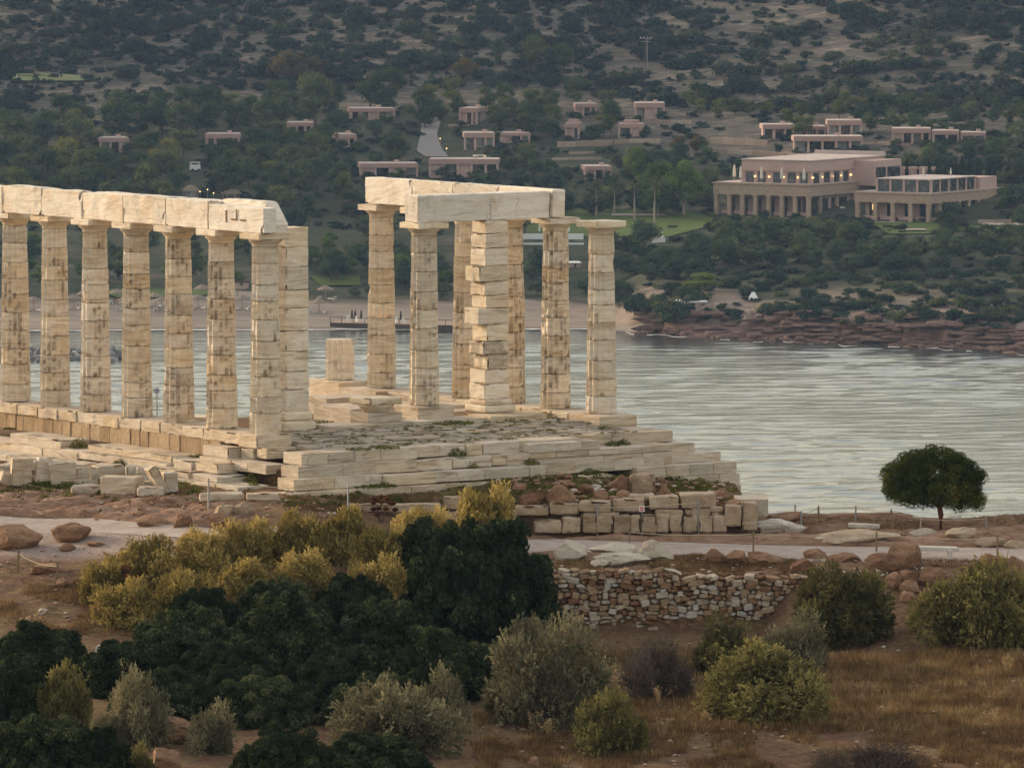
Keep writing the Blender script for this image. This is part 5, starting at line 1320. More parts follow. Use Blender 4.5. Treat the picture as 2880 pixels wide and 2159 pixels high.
for s_ in range(6):
    V, Fa = rock(900 + s_, (1.3, 1.2, 1.1), 2, 9, 0.12, 0.0); rocks_me.append(mesh_np('boulder', V - np.array([0, 0, 0.5]), Fa, GREYROCK))
for k in range(120):
    px = rb_.uniform(-120, 352); dd = 1050 + rb_.normal(0, 3.2); 
    hgt = 1.6 * max(0, 1 - (abs(dd - 1050) / 7) ** 2) * min(1, (352 - px) / 60 + 0.3)
    o = link('boulder', rocks_me[k % 6], bw, (X_of(px, dd) - bw.location.x, dd - 1050, hgt * rb_.uniform(0.3, 1.0)), rb_.uniform(0, 6), rb_.uniform(0.6, 1.25))
V, Fa = box(X_of(-120, 1050), X_of(335, 1050), 1046, 1054, SEA - 1, SEA + 0.35)
wpart('core', V, Fa, GREYROCK, bw)
# broken ledges and fallen rocks of the low red cliff
cb = Bag(); cg = np.random.default_rng(15); cvs = [rock(950 + i, (1, 1, 1), 2, 14, 0.12, 0.0) for i in range(5)]
for k in range(260):
    px = cg.uniform(1775, 2950); rr2 = cg.choice([cg.uniform(-1.5, 1.5), cg.uniform(3, 11)], p=[0.45, 0.55])
    p = far_pt(px, float(shore_d(px)) + rr2); v_, f_ = cvs[k % 5]
    sz = np.array([cg.uniform(0.8, 2.2), cg.uniform(0.8, 1.6), cg.uniform(0.5, 1.1)]) if rr2 < 2 else np.array([cg.uniform(2.5, 7.5), cg.uniform(1.2, 2.2), cg.uniform(0.5, 1.1)])
    cb.add(rotz(v_ * sz, cg.uniform(-0.25, 0.25)) + np.array(p) - np.array([0, 0, 0.25 * sz[2]]), f_)
vv, ff = cb.get(); stuff('cliff_rocks', vv, ff, CLIFFROCK, 'broken red ledges and fallen rocks along the low sea cliff')
# white hut, tent, pool, small signs of the gardens
def hut(label, x0, x1, yt, yb, mat, name='beach_hut', cat='hut'):
    p = far_at((x0 + x1) / 2, yb); k = F / p.y; w, h = (x1 - x0) / k, (yb - yt) / k
    t = thing(name, label, cat, p, 0.1)
    lbox('wall', -w * 0.47, w * 0.47, 0.3, 4, -1, h * 0.7, PLASTER, t); lbox('roof', -w / 2, w / 2, 0, 4.5, h * 0.7, h * 0.86, mat, t); lbox('door', -w * 0.08, w * 0.08, 0.22, 0.29, -0.5, h * 0.62, DARKWOOD, t)
    keep(x0, x1, yt, yb); return t
hut('flat white roofed beach hut right of the big rounded shore bush', 1908, 1992, 843, 866, WHITE)
hut('dark roofed beach bar in the trees behind the near end column', 655, 700, 786, 812, DARKWOOD, 'beach_bar', 'beach bar')
hut('low white roofed shed in the trees between the two rightmost columns', 1600, 1636, 736, 752, WHITE, 'garden_shed', 'shed')
p = far_at(2120, 842); t = thing('small_tent', 'tiny white pointed tent on the bare ground of the promontory', 'tent', p); V = np.array([[-0.9, -0.8, 0], [0.9, -0.8, 0], [0.9, 0.8, 0], [-0.9, 0.8, 0], [-0.25, 0, 1.3], [0.25, 0, 1.3]]); lpart('canvas', V, [np.array([[0, 1, 5, 4], [2, 3, 4, 5]]), np.array([[1, 2, 5], [3, 0, 4]])], WHITE, t); keep(2108, 2134, 825, 842)
p = far_at(1555, 688); k = F / p.y
t = thing('swimming_pool', 'white edged swimming pool below the lawn, seen between the columns on the right', 'pool', p, 0.0)
w_ = 175 / k
lbox('pool_wall', -w_ / 2, w_ / 2, -0.3, 0, -2.5, 0.35, WHITE, t); lbox('upper_wall', -w_ / 2, w_ / 2, 6.6, 6.9, -2, 1.7, WHITE, t); lbox('water', -w_ / 2 + 0.1, w_ / 2 - 0.1, 0, 6.6, -2, 0.2, POOLW, t)
for q in (-4.4, -1.2, 2.4, 4.8): lbox('pool_lounger', q - 0.9, q + 0.9, 5.2, 6.2, 0.2, 0.5, WHITE, t)
keep(1470, 1640, 650, 690)
for i, (x, y) in enumerate(((1517, 660), (1600, 660), (1863, 680))):
    closed_umbrella(['closed white parasol at the left end of the pool', 'closed white parasol at the right end of the pool', 'closed white parasol on the small terrace right of the rightmost column'][i], far_at(x, y), 2.3, WHITE, 'closed parasols near the pool')
keep(1835, 1880, 660, 682)
p = far_at(1852, 682); t = thing('garden_terrace', 'small white terrace wall beside a parasol, right of the rightmost column', 'terrace wall', p); lbox('wall', -1.2, 1.3, -0.2, 0, -0.5, 0.9, WHITE, t); lbox('cap', -1.3, 1.4, -0.25, 0.05, 0.9, 1.0, WHITE, t)
# ------------------------------------------------------------------ trees and shrubs of the far shore
def proto(name, cat, crown_args, mat, trunk=None, bark=BARK, core=True):
    """an unplaced tree with its parts; copies share its meshes"""
    t = thing(name, '', cat, (0, 0, 0))
    V, Fq, tone = crown(*crown_args)
    lpart('crown', V, Fq, mat, t, False, {'tone': tone})
    if trunk:
        b = Bag()
        for pts, r in trunk: b.add(*tube(pts, r, 6))
        lpart('trunk', *b.get(), bark, t)
    return t
def rblobs(seed, n, w, z0, z1, r, flat=0.8, peak=0.0):
    g = np.random.default_rng(seed); out = []
    for i in range(n):
        a = g.uniform(0, 6.283); q = math.sqrt(g.uniform(0, 1)); u = g.uniform(0, 1)
        z = z0 + (z1 - z0) * u
        prof = math.sqrt(max(0.06, 1 - (2 * u - 1) ** 2 * 0.95)) * (1 - peak * u)
        s = r * g.uniform(0.7, 1.25)
        out.append((q * w * prof * math.cos(a), q * w * prof * math.sin(a), z, s, s, s * flat))
    return out
PROTOS = {}
NUM = ['', 'first', 'second', 'third', 'fourth', 'fifth', 'sixth', 'seventh', 'eighth']
def limbs(seed, h, zc, n=4, w=1.6, r=0.22):
    g = np.random.default_rng(seed); L = [([(0, 0, -0.6), (g.uniform(-0.2, 0.2), 0, zc * 0.6), (g.uniform(-0.4, 0.4), g.uniform(-0.3, 0.3), h * 0.75)], [r, r * 0.8, r * 0.35])]
    for i in range(n):
        a = g.uniform(0, 6.28); L.append(([(0, 0, zc * g.uniform(0.4, 0.8)), (w * 0.5 * math.cos(a), w * 0.5 * math.sin(a), zc), (w * math.cos(a), w * math.sin(a), zc + 1.2)], [r * 0.5, r * 0.35, r * 0.15]))
    return L
PROTOS['pine'] = [(proto('pine_tree', 'pine tree', (10 + s, rblobs(10 + s, 15, 2.7, 2.3, 6.6, 1.25, 0.85, 0.25), 1500, 0.21, 0.7, 0.8, 0.4), PINE, limbs(s, 7.5, 3.2)), 3.75, 7.8) for s in range(6)]
PROTOS['round'] = [(proto('round_tree', 'tree', (30 + s, rblobs(30 + s, 16, 2.2, 1.6, 5.2, 1.15, 0.9), 1400, 0.20), OLIVE, limbs(s + 9, 5.5, 2.2)), 3.1, 6.2) for s in range(4)]
PROTOS['broad'] = [(proto('broadleaf_tree', 'tree', (50 + s, rblobs(50 + s, 24, 3.2, 2.6, 9.6, 1.45, 0.95, 0.1), 2600, 0.24, 0.7, 0.6), BROADLEAF, limbs(s + 19, 9, 3.5, 5, 2, 0.3), PALEBARK), 4.3, 10.9) for s in range(3)]
PROTOS['olive'] = [(proto('olive_tree', 'olive tree', (70 + s, rblobs(70 + s, 12, 1.8, 1.2, 3.6, 0.95, 0.85), 1100, 0.16), OLIVE, limbs(s + 29, 4, 1.8, 4, 1.2, 0.2)), 2.5, 4.4) for s in range(3)]
PROTOS['russet'] = [(proto('russet_tree', 'tree', (90 + s, rblobs(90 + s, 16, 2.3, 1.6, 5.6, 1.15, 0.95), 1500, 0.2), RUSSET, limbs(s + 39, 5.5, 2.2)), 3.3, 6.7) for s in range(2)]
PROTOS['cypress'] = [(proto('cypress_tree', 'cypress', (110 + s, [(0, 0, z, 0.75 * (1 - (z / 8.0) ** 2.2) + 0.12, 0.75 * (1 - (z / 8.0) ** 2.2) + 0.12, 0.9) for z in np.linspace(0.8, 7.2, 9)], 1500, 0.15), CYPRESS, [([(0, 0, -0.5), (0, 0, 3)], [0.14, 0.1])]), 0.85, 8.1) for s in range(2)]
PROTOS['scrub'] = [(proto('hillside_shrub', 'shrub', (130 + s, rblobs(130 + s, 9, 1.5, 0.25, 1.15, 0.72, 0.75), 520, 0.19, 0.75, 0.7, 0.55, 0.62, 0.6), SCRUB), 2.15, 1.75) for s in range(6)]
PROTOS['maquis'] = [(proto('coastal_shrub', 'shrub', (150 + s, rblobs(150 + s, 12, 1.7, 0.3, 1.5, 0.8, 0.8), 800, 0.16, 0.75, 0.7, 0.55, 0.62, 0.6), MAQUIS), 2.4, 2.2) for s in range(5)]
def palm_proto(s):
    g = np.random.default_rng(170 + s)
    t = thing('palm_tree', '', 'palm tree', (0, 0, 0)); H = 7.4
    V, Fa = tube([(0, 0, -0.5), (0.12, 0, H * 0.5), (0.05, 0.05, H)], [0.24, 0.17, 0.2], 7); lpart('trunk', V, Fa, PALEBARK, t)
    b = Bag()
    for i in range(30):
        a = g.uniform(0, 6.28); el = g.uniform(-0.5, 1.3); L = g.uniform(1.5, 2.1); n = 6
        u = np.linspace(0, 1, n); hx = L * u * math.cos(el * 0.8); hz = H + L * (u * math.sin(el) - 0.55 * u ** 2)
        sdv = np.array([-math.sin(a), math.cos(a), 0.0])
        c = np.stack([hx * math.cos(a), hx * math.sin(a), hz], 1); w = 0.26 * np.sin(np.pi * (0.1 + 0.85 * u))
        l_ = c + sdv * w[:, None] - np.array([0, 0, 1]) * w[:, None] * 0.5; r_ = c - sdv * w[:, None] - np.array([0, 0, 1]) * w[:, None] * 0.5
        v = np.stack([l_, c, r_], 1).reshape(-1, 3)
        q = [[3 * k + j, 3 * k + j + 1, 3 * k + j + 4, 3 * k + j + 3] for k in range(n - 1) for j in (0, 1)]
        b.add(v, np.array(q), g.normal(0, 0.5))
    lpart('crown', *b.get(), PALMLEAF, t, False, {'tone': b.attr()})
    return (t, 1.9, 8.6)
PROTOS['palm'] = [palm_proto(s) for s in range(2)]
_used = set()
PLACED = []                                                              # (object, kind, px, py, group)
GROUPS = {'pine': 'pines of the far slope', 'round': 'rounded garden trees of the far slope', 'broad': 'tall bright green trees by the lawn', 'olive': 'olive trees of the far gardens', 'russet': 'russet trees of the far slope', 'cypress': 'cypresses by the hotel', 'scrub': 'dark shrubs dotted over the hillside', 'maquis': 'shrubs along the coast', 'palm': 'palms on the lawn'}
def plant(kind, px, py, wpx=None, hpx=None, var=None, label=None, sink=0.1, clear=True, sq=1.0):
    """stand a tree of the kind on the ground seen at (px, py), its crown wpx wide (or hpx tall) in the photo"""
    P = PROTOS[kind]; i = R.randrange(len(P)) if var is None else var
    t, hw_, ht = P[i]
    p = far_at(px, py); k = F / p.y
    sx = (wpx / 2 / k / hw_) if wpx else (hpx / k / ht)
    sz = (hpx / k / ht) if hpx else sx
    if clear:
        x0, x1, y0, y1 = px - sx * hw_ * k, px + sx * hw_ * k, py - sz * ht * k, py
        for a, b, c, d in CLEAR:
            if py > d - 2 and x1 > a + 4 and x0 < b - 4 and y0 < d - 4 and y1 > c: return None
    p.z -= sink
    first = (kind, i) not in _used
    _used.add((kind, i))
    rz_ = R.uniform(0, 6.28)
    if first: o = t; o.location = p; o.rotation_euler.z = rz_; o.scale = (sx, sx * sq, sz)
    else: o = copy_tree(t, p, rz_, (sx, sx * sq, sz))
    o['group'] = GROUPS[kind]
    PLACED.append((o, kind, px, py, wpx or sx * hw_ * 2 * k, label))
    return o
CLEAR.append((1178, 1258, 345, 368)); CLEAR.append((1175, 1255, 368, 395)); CLEAR.append((1168, 1262, 395, 436)); keep(40, 290, 205, 238); keep(1500, 1990, 598, 642); keep(2460, 2600, 628, 660)
# named trees first
plant('broad', 1770, 606, 150, 165, label='big bright green tree, left of the bright trees beside the hotel')
plant('broad', 1850, 612, 160, 170, label='big bright green tree in the middle of those beside the hotel')
plant('broad', 1925, 606, 150, 160, label='big bright green tree nearest the left end of the hotel')
plant('broad', 1985, 604, 90, 110, label='smaller bright green tree touching the left end of the hotel')
plant('broad', 1790, 520, 90, 110, label='yellow topped green tree above the palms')
for i, (x, yb, yt) in enumerate(((1616, 598, 512), (1677, 612, 512), (1728, 606, 512), (1786, 620, 505), (1841, 632, 508), (1486, 590, 512), (1548, 590, 522))):
    plant('palm', x, yb, None, yb - yt + 8, label=['palm with slim pale trunk, first right of the beams', 'palm second right of the beams, before the dark hedge', 'palm third right of the beams', 'palm fourth right of the beams, against the bright trees', 'palm fifth right of the beams, tallest bare trunk', 'low palm above the right end of the rear beam', 'palm crown right above the front beam end'][i], clear=False)
for i, (x, yb, hp_, ) in enumerate(((2520, 508, 46), (2551, 508, 66), (2583, 508, 60), (2614, 508, 64), (2637, 508, 50), (2658, 508, 56), (2688, 508, 66), (2706, 508, 74), (2728, 508, 68), (2752, 510, 70), (2782, 512, 74), (2812, 514, 70), (2838, 514, 76), (2862, 516, 66))):
    plant('cypress', x, yb, hp_ * 0.36, hp_, label='%s cypress from the left in the dark row behind the hotel' % (NUM[i + 1] if i < 8 else ['ninth', 'tenth', 'eleventh', 'twelfth', 'thirteenth', 'fourteenth'][i - 8]), clear=False)
plant('cypress', 2801, 336, 20, 52, label='tall thin cypress on the slope right of the three bungalows, left one'); plant('cypress', 2841, 346, 20, 48, label='tall thin cypress on the slope right of the three bungalows, right one')
plant('cypress', 1693, 590, 24, 62, label='dark upright tree between the second and third palms', clear=False)
plant('russet', 810, 232, 120, 95, label='large russet tree on top of the pine wood'); plant('russet', 880, 236, 100, 80, label='second large russet tree on top of the pine wood')
plant('russet', 1310, 228, 90, 70, label='reddish brown tree at the foot of the hill above the road'); plant('russet', 1910, 440, 70, 60, label='russet tree left of the terrace walls'); plant('russet', 1960, 432, 60, 55, label='russet brown tree just left of the curving terrace wall')
plant('round', 1400, 188, 60, 85, label='tall loose tree on the hillside, left of the pair with yellow leaves'); plant('pine', 1500, 200, 120, 110, label='tall dark pine standing out against the hillside above the bungalows'); plant('pine', 1580, 205, 90, 90, label='dark pine right of the tall pine on the hillside')
plant('pine', 2260, 392, 95, 78, label='umbrella shaped pine in front of the linked bungalows', clear=False, var=0)
plant('olive', 2300, 428, 85, 40, label='flat topped olive in front of the front bungalow of the stepped group', clear=False)
plant('pine', 1500, 342, 130, 100, label='large dark pine above the middle of the beams'); plant('pine', 1430, 352, 110, 85, label='large dark pine right of the small bungalow at the top of the road')
plant('round', 1448, 440, 70, 60, label='rounded tree between the curtained bungalow and the terrace walls'); plant('pine', 1720, 376, 80, 90, label='dark tree with bare pale trunk between the small stepped roof bungalows', clear=False)
plant('pine', 1960, 312, 120, 95, label='dark pine left of the stepped bungalows, below the bare hill'); plant('pine', 1880, 320, 90, 80, label='dark pine right of the three bay bungalow')
plant('maquis', 1800, 880, 110, 60, label='grey green bush on the sand behind the largest rounded shore bush', clear=False)
plant('round', 1740, 862, 120, 80, label='dark rounded tree at the right end of the beach', clear=False)
plant('round', 1660, 850, 110, 75, label='dark rounded tree behind the right part of the beach', clear=False)
plant('maquis', 1875, 908, 165, 80, label='large rounded grey green bush at the start of the promontory, over the beach end', clear=False)
plant('broad', 1975, 830, 130, 68, var=1, label='rounded bright green bush behind the white roofed beach hut', clear=False)
plant('round', 2670, 626, 120, 62, label='dark bush hiding the corner columns of the right hotel block', clear=False)
plant('round', 2850, 604, 130, 92, label='dark tree swallowing the right end of the hotel', clear=False)
plant('maquis', 2152, 612, 44, 26, label='clipped round bush in front of the hotel colonnade', clear=False)
plant('broad', 2003, 612, 30, 18, label='clipped yellow green ball bush at the left foot of the hotel', clear=False)
plant('olive', 1810, 704, 130, 95, label='olive tree with leaning bare trunks right of the rightmost column', clear=False)
plant('maquis', 2188, 384, 20, 24, label='red flowering bougainvillea on the upper left bungalow', clear=False)
# garden trees that half hide the bungalows
for x_, y_, w_ in ((1010, 346, 44), (1085, 350, 60), (1300, 358, 36), (1378, 430, 44), (1030, 512, 56), (1120, 508, 62), (1250, 508, 70), (1340, 512, 64), (1396, 505, 50), (1628, 336, 36), (1672, 334, 44), (1795, 344, 40), (1866, 342, 52), (1600, 396, 30), (1640, 392, 44), (1760, 392, 40), (1812, 392, 50), (1660, 512, 46), (1715, 514, 56), (2150, 398, 36), (2228, 396, 40), (2420, 394, 44), (2246, 438, 44), (2350, 436, 40), (2430, 436, 50), (2520, 412, 44), (2590, 414, 40), (2660, 412, 44), (2740, 412, 48), (2780, 410, 50), (295, 440, 56), (360, 436, 60), (590, 430, 50), (640, 428, 70), (680, 426, 50), (822, 392, 60), (884, 388, 50), (960, 428, 60), (1004, 426, 50)):
    plant('olive' if w_ < 45 else 'round', x_, y_, w_, w_ * 0.62, clear=False)
for i_, x_ in enumerate((2040, 2120, 2200, 2260, 2330, 2390)): plant('maquis', x_, 630 + 4 * (i_ % 3), 80, 26, clear=False)
# masses
def scatter(kind, n, x0, x1, y0, y1, w0, w1, hr=None, inside=None, clear=True, mind=0.55, tries=12):
    pts = []
    for k in range(n):
        for _ in range(tries):
            x, y = R.uniform(x0, x1), R.uniform(y0, y1)
            if inside and not inside(x, y): continue
            w = R.uniform(w0, w1)
            if any(abs(x - a) < mind * (w + c) / 2 and abs(y - b) < 0.28 * (w + c) / 2 for a, b, c in pts): continue
            o = plant(kind, x, y, w, w * hr * R.uniform(0.85, 1.15) if hr else None, clear=clear)
            if o: pts.append((x, y, w)); break
    return pts
top = lambda x: np.interp(x, [-60, 120, 300, 520, 700, 900, 1150, 1400, 1600], [345, 330, 300, 270, 265, 262, 258, 270, 300])
scatter('pine', 215, -60, 1240, 285, 610, 104, 160, 0.9, lambda x, y: y > top(x) + 45 + 0.0 * x, mind=0.42)
scatter('pine', 40, 1180, 1720, 300, 470, 70, 110, 0.9)
scatter('round', 60, -60, 1260, 300, 600, 60, 110, 0.85, lambda x, y: y > top(x) + 40, mind=0.3)
scatter('round', 60, 1300, 2000, 340, 610, 50, 95, 0.85, mind=0.4)
scatter('pine', 22, 1950, 2880, 305, 350, 50, 85, 0.85)
scatter('olive', 46, 2000, 2880, 400, 520, 40, 80, 0.75, mind=0.4)
scatter('round', 40, 2440, 2900, 330, 500, 45, 90, 0.85, mind=0.4)
scatter('round', 90, 1380, 2900, 655, 800, 80, 150, 0.75, lambda x, y: y < np.interp(x, [1380, 1750, 2300, 2900], [815, 820, 760, 735]))
scatter('olive', 60, 1380, 2900, 640, 800, 70, 125, 0.72, lambda x, y: y < np.interp(x, [1380, 1750, 2300, 2900], [815, 820, 780, 745]))
scatter('pine', 18, 2000, 2600, 640, 720, 70, 110, 0.8)
scatter('round', 44, -60, 1400, 600, 815, 60, 120, 0.8, lambda x, y: not (280 < x < 600 and y > 800))
scatter('broad', 20, -40, 1280, 700, 815, 60, 110, 0.72, lambda x, y: not (280 < x < 600 and y > 790))
scatter('olive', 24, 860, 1560, 680, 850, 50, 90, 0.7)
scatter('maquis', 95, 1800, 2900, 745, 915, 40, 120, 0.36, lambda x, y: y < np.interp(x, [1800, 2000, 2400, 2900], [880, 900, 905, 915]) and y > np.interp(x, [1800, 2300, 2900], [820, 750, 735]), mind=0.4)
def hill_ok(x, y):
    if y > np.interp(x, [-60, 300, 520, 900, 1150, 1500, 2000, 2500, 2900], [330, 290, 262, 258, 250, 250, 318, 318, 330]): return False
    dens = 0.56 + 0.8 * float(fbm(np.array([x / 210.0, y / 60.0, 3.0]), 77, 2)) + 0.28 * math.exp(-((x - 750) / 330.0) ** 2) - 0.10 * math.exp(-((x - 1750) / 260.0) ** 2)
    return R.random() < dens
scatter('scrub', 300, -40, 2920, -30, 335, 60, 140, 0.36, hill_ok, mind=0.3, tries=30)
# the smaller scrub between them cannot be counted
sg = np.random.default_rng(5); sbag = Bag()
sv, sf, st_ = crown(900, rblobs(900, 3, 0.55, 0.1, 0.42, 0.45, 0.7), 29, 0.30, 0.75, 0.7, 0.6, 0.6, 0.6)
cnt = 0
while cnt < 3300:
    x, y = sg.uniform(-420, 3300), sg.uniform(-60, 345)
    if not hill_ok(x, y): continue
    p = far_at(x, y); s_ = sg.uniform(0.7, 2.0)
    sbag.add(rotz(sv, sg.uniform(0, 6)) * np.array([s_ * 1.2, s_ * 1.2, s_ * 0.9]) + np.array(p), sf, st_ + sg.normal(0, 0.35)); cnt += 1
for k in range(420):                                                     # low green cover of the promontory and the gardens
    x, y = sg.uniform(1780, 3250), sg.uniform(640, 925)
    if y > np.interp(x, [1780, 2000, 2900], [840, 905, 930]): continue
    p = far_at(x, y); s_ = sg.uniform(0.8, 2.2)
    sbag.add(rotz(sv, sg.uniform(0, 6)) * np.array([s_ * 1.3, s_ * 1.3, s_ * 0.6]) + np.array(p), sf, st_ + 0.35 + sg.normal(0, 0.3))
for k in range(1300):
    x, y = sg.uniform(-400, 3250), sg.uniform(310, 650)
    if any(a < x < b and c - 10 < y < d + 8 for a, b, c, d in CLEAR): continue
    p = far_at(x, y); s_ = sg.uniform(0.8, 2.0)
    sbag.add(rotz(sv, sg.uniform(0, 6)) * np.array([s_ * 1.3, s_ * 1.3, s_ * 0.8]) + np.array(p), sf, st_ + sg.normal(0, 0.3))
vv, ff = sbag.get(); stuff('undergrowth', vv, ff, SCRUB, 'low dark scrub covering the far hillside and gardens', attr={'tone': sbag.attr()})
# labels: where each stands, told by the nearest thing one can find
NUM += ['ninth', 'tenth', 'eleventh', 'twelfth', 'thirteenth', 'fourteenth', 'fifteenth', 'sixteenth', 'seventeenth', 'eighteenth', 'nineteenth', 'twentieth', 'penultimate', 'penultimate', 'penultimate', 'penultimate', 'penultimate', 'penultimate', 'penultimate', 'penultimate', 'penultimate', 'penultimate', 'penultimate', 'penultimate']
MARKS = [(1215, 390, 'the curving grey road'), (2240, 560, 'the hotel'), (2640, 560, 'the right hotel block'), (1816, 150, 'the hill pole'), (1050, 320, 'the roadside left bungalow'), (2290, 385, 'the stepped bungalows'), (2640, 385, 'the bungalow row'), (1650, 310, 'the upper slope bungalows'), (320, 410, 'the lone far left bungalow'), (620, 400, 'the two post bungalow'), (165, 222, 'the left slope court'), (1300, 480, 'the bungalows above the beams'), (1650, 400, 'the rubble terrace wall'), (1555, 670, 'the swimming pool'), (1950, 855, 'the white beach hut'), (2120, 835, 'the small tent'), (590, 545, 'the thatched kiosks'), (440, 830, 'the beach lawn'), (1000, 880, 'the jetty'), (690, 800, 'the beach bar'), (1810, 610, 'the palms'), (845, 200, 'the russet trees'), (2520, 640, 'the hotel lawn'), (2500, 100, 'the bare upper right slope'), (2150, 60, 'the hill top'), (500, 60, 'the upper left hillside'), (60, 90, 'the upper left corner'), (1150, 90, 'the hillside centre'), (2800, 220, 'the hillside right end'), (100, 500, 'the left beam end'), (960, 690, 'the arched crack column'), (2780, 800, 'the promontory right end'), (2400, 850, 'the promontory centre'), (250, 700, 'the left columns')]
DESC = {'pine': 'dark bushy pine', 'round': 'rounded dark tree', 'broad': 'bright leafy tree', 'olive': 'grey green olive', 'russet': 'russet brown tree', 'scrub': 'dark low shrub', 'maquis': 'spreading green shrub', 'cypress': 'dark slim cypress', 'palm': 'palm'}
def place_words(px, py):
    m = min(MARKS, key=lambda a: math.hypot((a[0] - px), (a[1] - py) * 1.4)); dx, dy = px - m[0], py - m[1]
    if abs(dx) > abs(dy) * 1.8: w = 'left of' if dx < 0 else 'right of'
    elif abs(dy) > abs(dx) * 1.8: w = 'above' if dy < 0 else 'below'
    else: w = ('up ' if dy < 0 else 'down ') + ('left of' if dx < 0 else 'right of')
    return w + ' ' + m[2]
from collections import defaultdict
sets = defaultdict(list)
for o, kind, px, py, w, lab in PLACED:
    if lab: o['label'] = lab
    else: sets[(kind, place_words(px, py))].append((o, px, py, w))
for (kind, pw), L in sets.items():
    if len(L) == 1: L[0][0]['label'] = DESC[kind] + ' ' + pw; continue
    L.sort(key=lambda q: q[1])
    if len(L) <= 8:
        for i, q in enumerate(L):
            q[0]['label'] = ('leftmost' if i == 0 else 'rightmost' if i == len(L) - 1 else NUM[i + 1] + ' from left') + ' ' + DESC[kind] + ' ' + pw
    else:
        L.sort(key=lambda q: q[2]); half = (len(L) + 1) // 2
        for part, nm in ((L[:half], 'farther row'), (L[half:], 'nearer row')):
            part.sort(key=lambda q: q[1])
            for i, q in enumerate(part):
                q[0]['label'] = (('leftmost' if i == 0 else 'rightmost' if i == len(part) - 1 else (NUM[i + 1] + ' from left')) + ' ' + DESC[kind] + ', ' + nm + ', ' + pw)
for k_, P in PROTOS.items():
    for i, (t, a_, b_) in enumerate(P):
        if (k_, i) not in _used:
            for ch in list(t.children): bpy.data.objects.remove(ch)
            bpy.data.objects.remove(t)
# the bougainvillea is the one red shrub
for o, kind, px, py, w, lab in PLACED:
    if lab and lab.startswith('red flowering'):
        for ch in o.children:
            m_ = ch.data.copy(); m_.materials.clear(); m_.materials.append(BOUGAIN); ch.data = m_
# ------------------------------------------------------------------ walls, rocks and paths round the temple
dw = thing('dry_stone_wall', 'long dry stone wall of white, tan and red stones beside the dark rounded bush', 'dry stone wall', npt(1900, 183.2))
wl = WL[dw]
drock = []
for s_ in range(10):
    V, Fa = rock(1200 + s_, (1, 1, 1), 1, 8, 0.03, 0.0) if s_ % 2 else block(1, 1, 1, 60 + s_, 0.16, 0.13, (3, 3, 3), 0.6, 2.0); V = V - (V.max(0) + V.min(0)) / 2; V = V / (V.max(0) - V.min(0)); drock.append(mesh_np('stone', V, Fa, DRYSTONE))
rd = random.Random(21)
nst = 0; extra = Bag()
def wall_face(x0, x1, topf, botf, dface):
    """fill a dry stone face with individual stones, row by row from the top"""
    global nst
    rows = []
    y = 0.0
    while y < 2.1:
        h = rd.uniform(0.10, 0.21) if y > 0.12 else rd.uniform(0.12, 0.17); rows.append((y, h)); y += h * 0.93
    for (yy, h) in rows:
        x = x0 + rd.uniform(-0.1, 0.1)
        while x < x1:
            w = rd.uniform(0.13, 0.34) * (1.25 if yy < 0.1 else 1.0); 
            if rd.random() < 0.08: w *= 1.5
            zt = topf(x) - yy; zb = zt - h
            if zb > botf(x) - 0.1:
                hh = h * rd.uniform(0.9, 1.5 if rd.random() < 0.12 else 1.12)
                y0 = dface + 0.10 * (zt - topf(x)) * -0.35
                o = link('stone', drock[nst % 10], dw, (x + w / 2 - wl.x, y0 - wl.y + rd.uniform(-0.05, 0.05), (zt + zb) / 2 - wl.z))
                o.scale = (w * 1.06, rd.uniform(0.25, 0.4), hh * 1.05); o.rotation_euler = (rd.uniform(-0.15, 0.15), rd.uniform(-0.28, 0.28), rd.choice((0, math.pi)) + rd.uniform(-0.3, 0.3))
                nst += 1
            x += w * 0.97
X1560, X1900, X2240 = X_of(1545, 183.2), X_of(1905, 183.2), X_of(2250, 183.2)
zpx = lambda px, py, d: at_d(px, py, d).z
T1, T2 = zpx(1700, 1600, 183.1), zpx(2050, 1617, 183.1)
topf = lambda x: (T1 if x < X1900 else T2) + 0.04 * math.sin(x * 5)
bx = [X_of(p, 183) for p in (1500, 1560, 1750, 1900, 2050, 2250)]; bz = [zpx(p, y, 182.9) for p, y in ((1500, 1800), (1560, 1806), (1750, 1822), (1900, 1795), (2050, 1760), (2250, 1700))]
botf = lambda x: float(np.interp(x, bx, bz))
wall_face(X_of(1500, 183), X2240, topf, botf, 183.05)
V, Fa = box(X_of(1490, 183), X2240, 183.12, 184.2, -5.2, T2 - 0.10)
wpart('rubble_core', V, Fa, REDROCK, dw)
# low tumbled end of the wall towards the left
aw = thing('ashlar_wall', 'terrace wall of large squared limestone blocks below the platform', 'terrace wall', npt(1800, 191.5))
rq = random.Random(5)
def ablock(x0, x1, y0, y1, d, seed, mat=ASHLAR, chip=0.8, rnd=0.045, dep=0.6, amp=0.05, parent=None, name='stone_block'):
    """a block filling the photo rectangle at depth d"""
    a, b = at_d(x0, y1, d), at_d(x1, y0, d)
    V, Fa = block(b.x - a.x - 0.02, dep, b.z - a.z - 0.015, seed, rnd, amp, (8, 5, 7), chip, 3)
    V = rotv(V, (0, rq.uniform(-0.03, 0.03), rq.uniform(-0.05, 0.05))); V += np.array([(a.x + b.x) / 2, d + dep / 2, a.z])
    return wpart(name, V, Fa, mat, parent or aw, False, {'stain': V[:, 0] * 0})
xs = [1500, 1578, 1634, 1676, 1724, 1774, 1803, 1846, 1885, 1921, 1965, 2005, 2044]
for i in range(len(xs) - 1):
    sl = (xs[i] - 1500) * -0.012
    ablock(xs[i], xs[i + 1], 1452 + sl + (8 if i < 1 else 0) + rq.uniform(-4, 3), 1499 + sl * 0.3, 191.15, 700 + i)
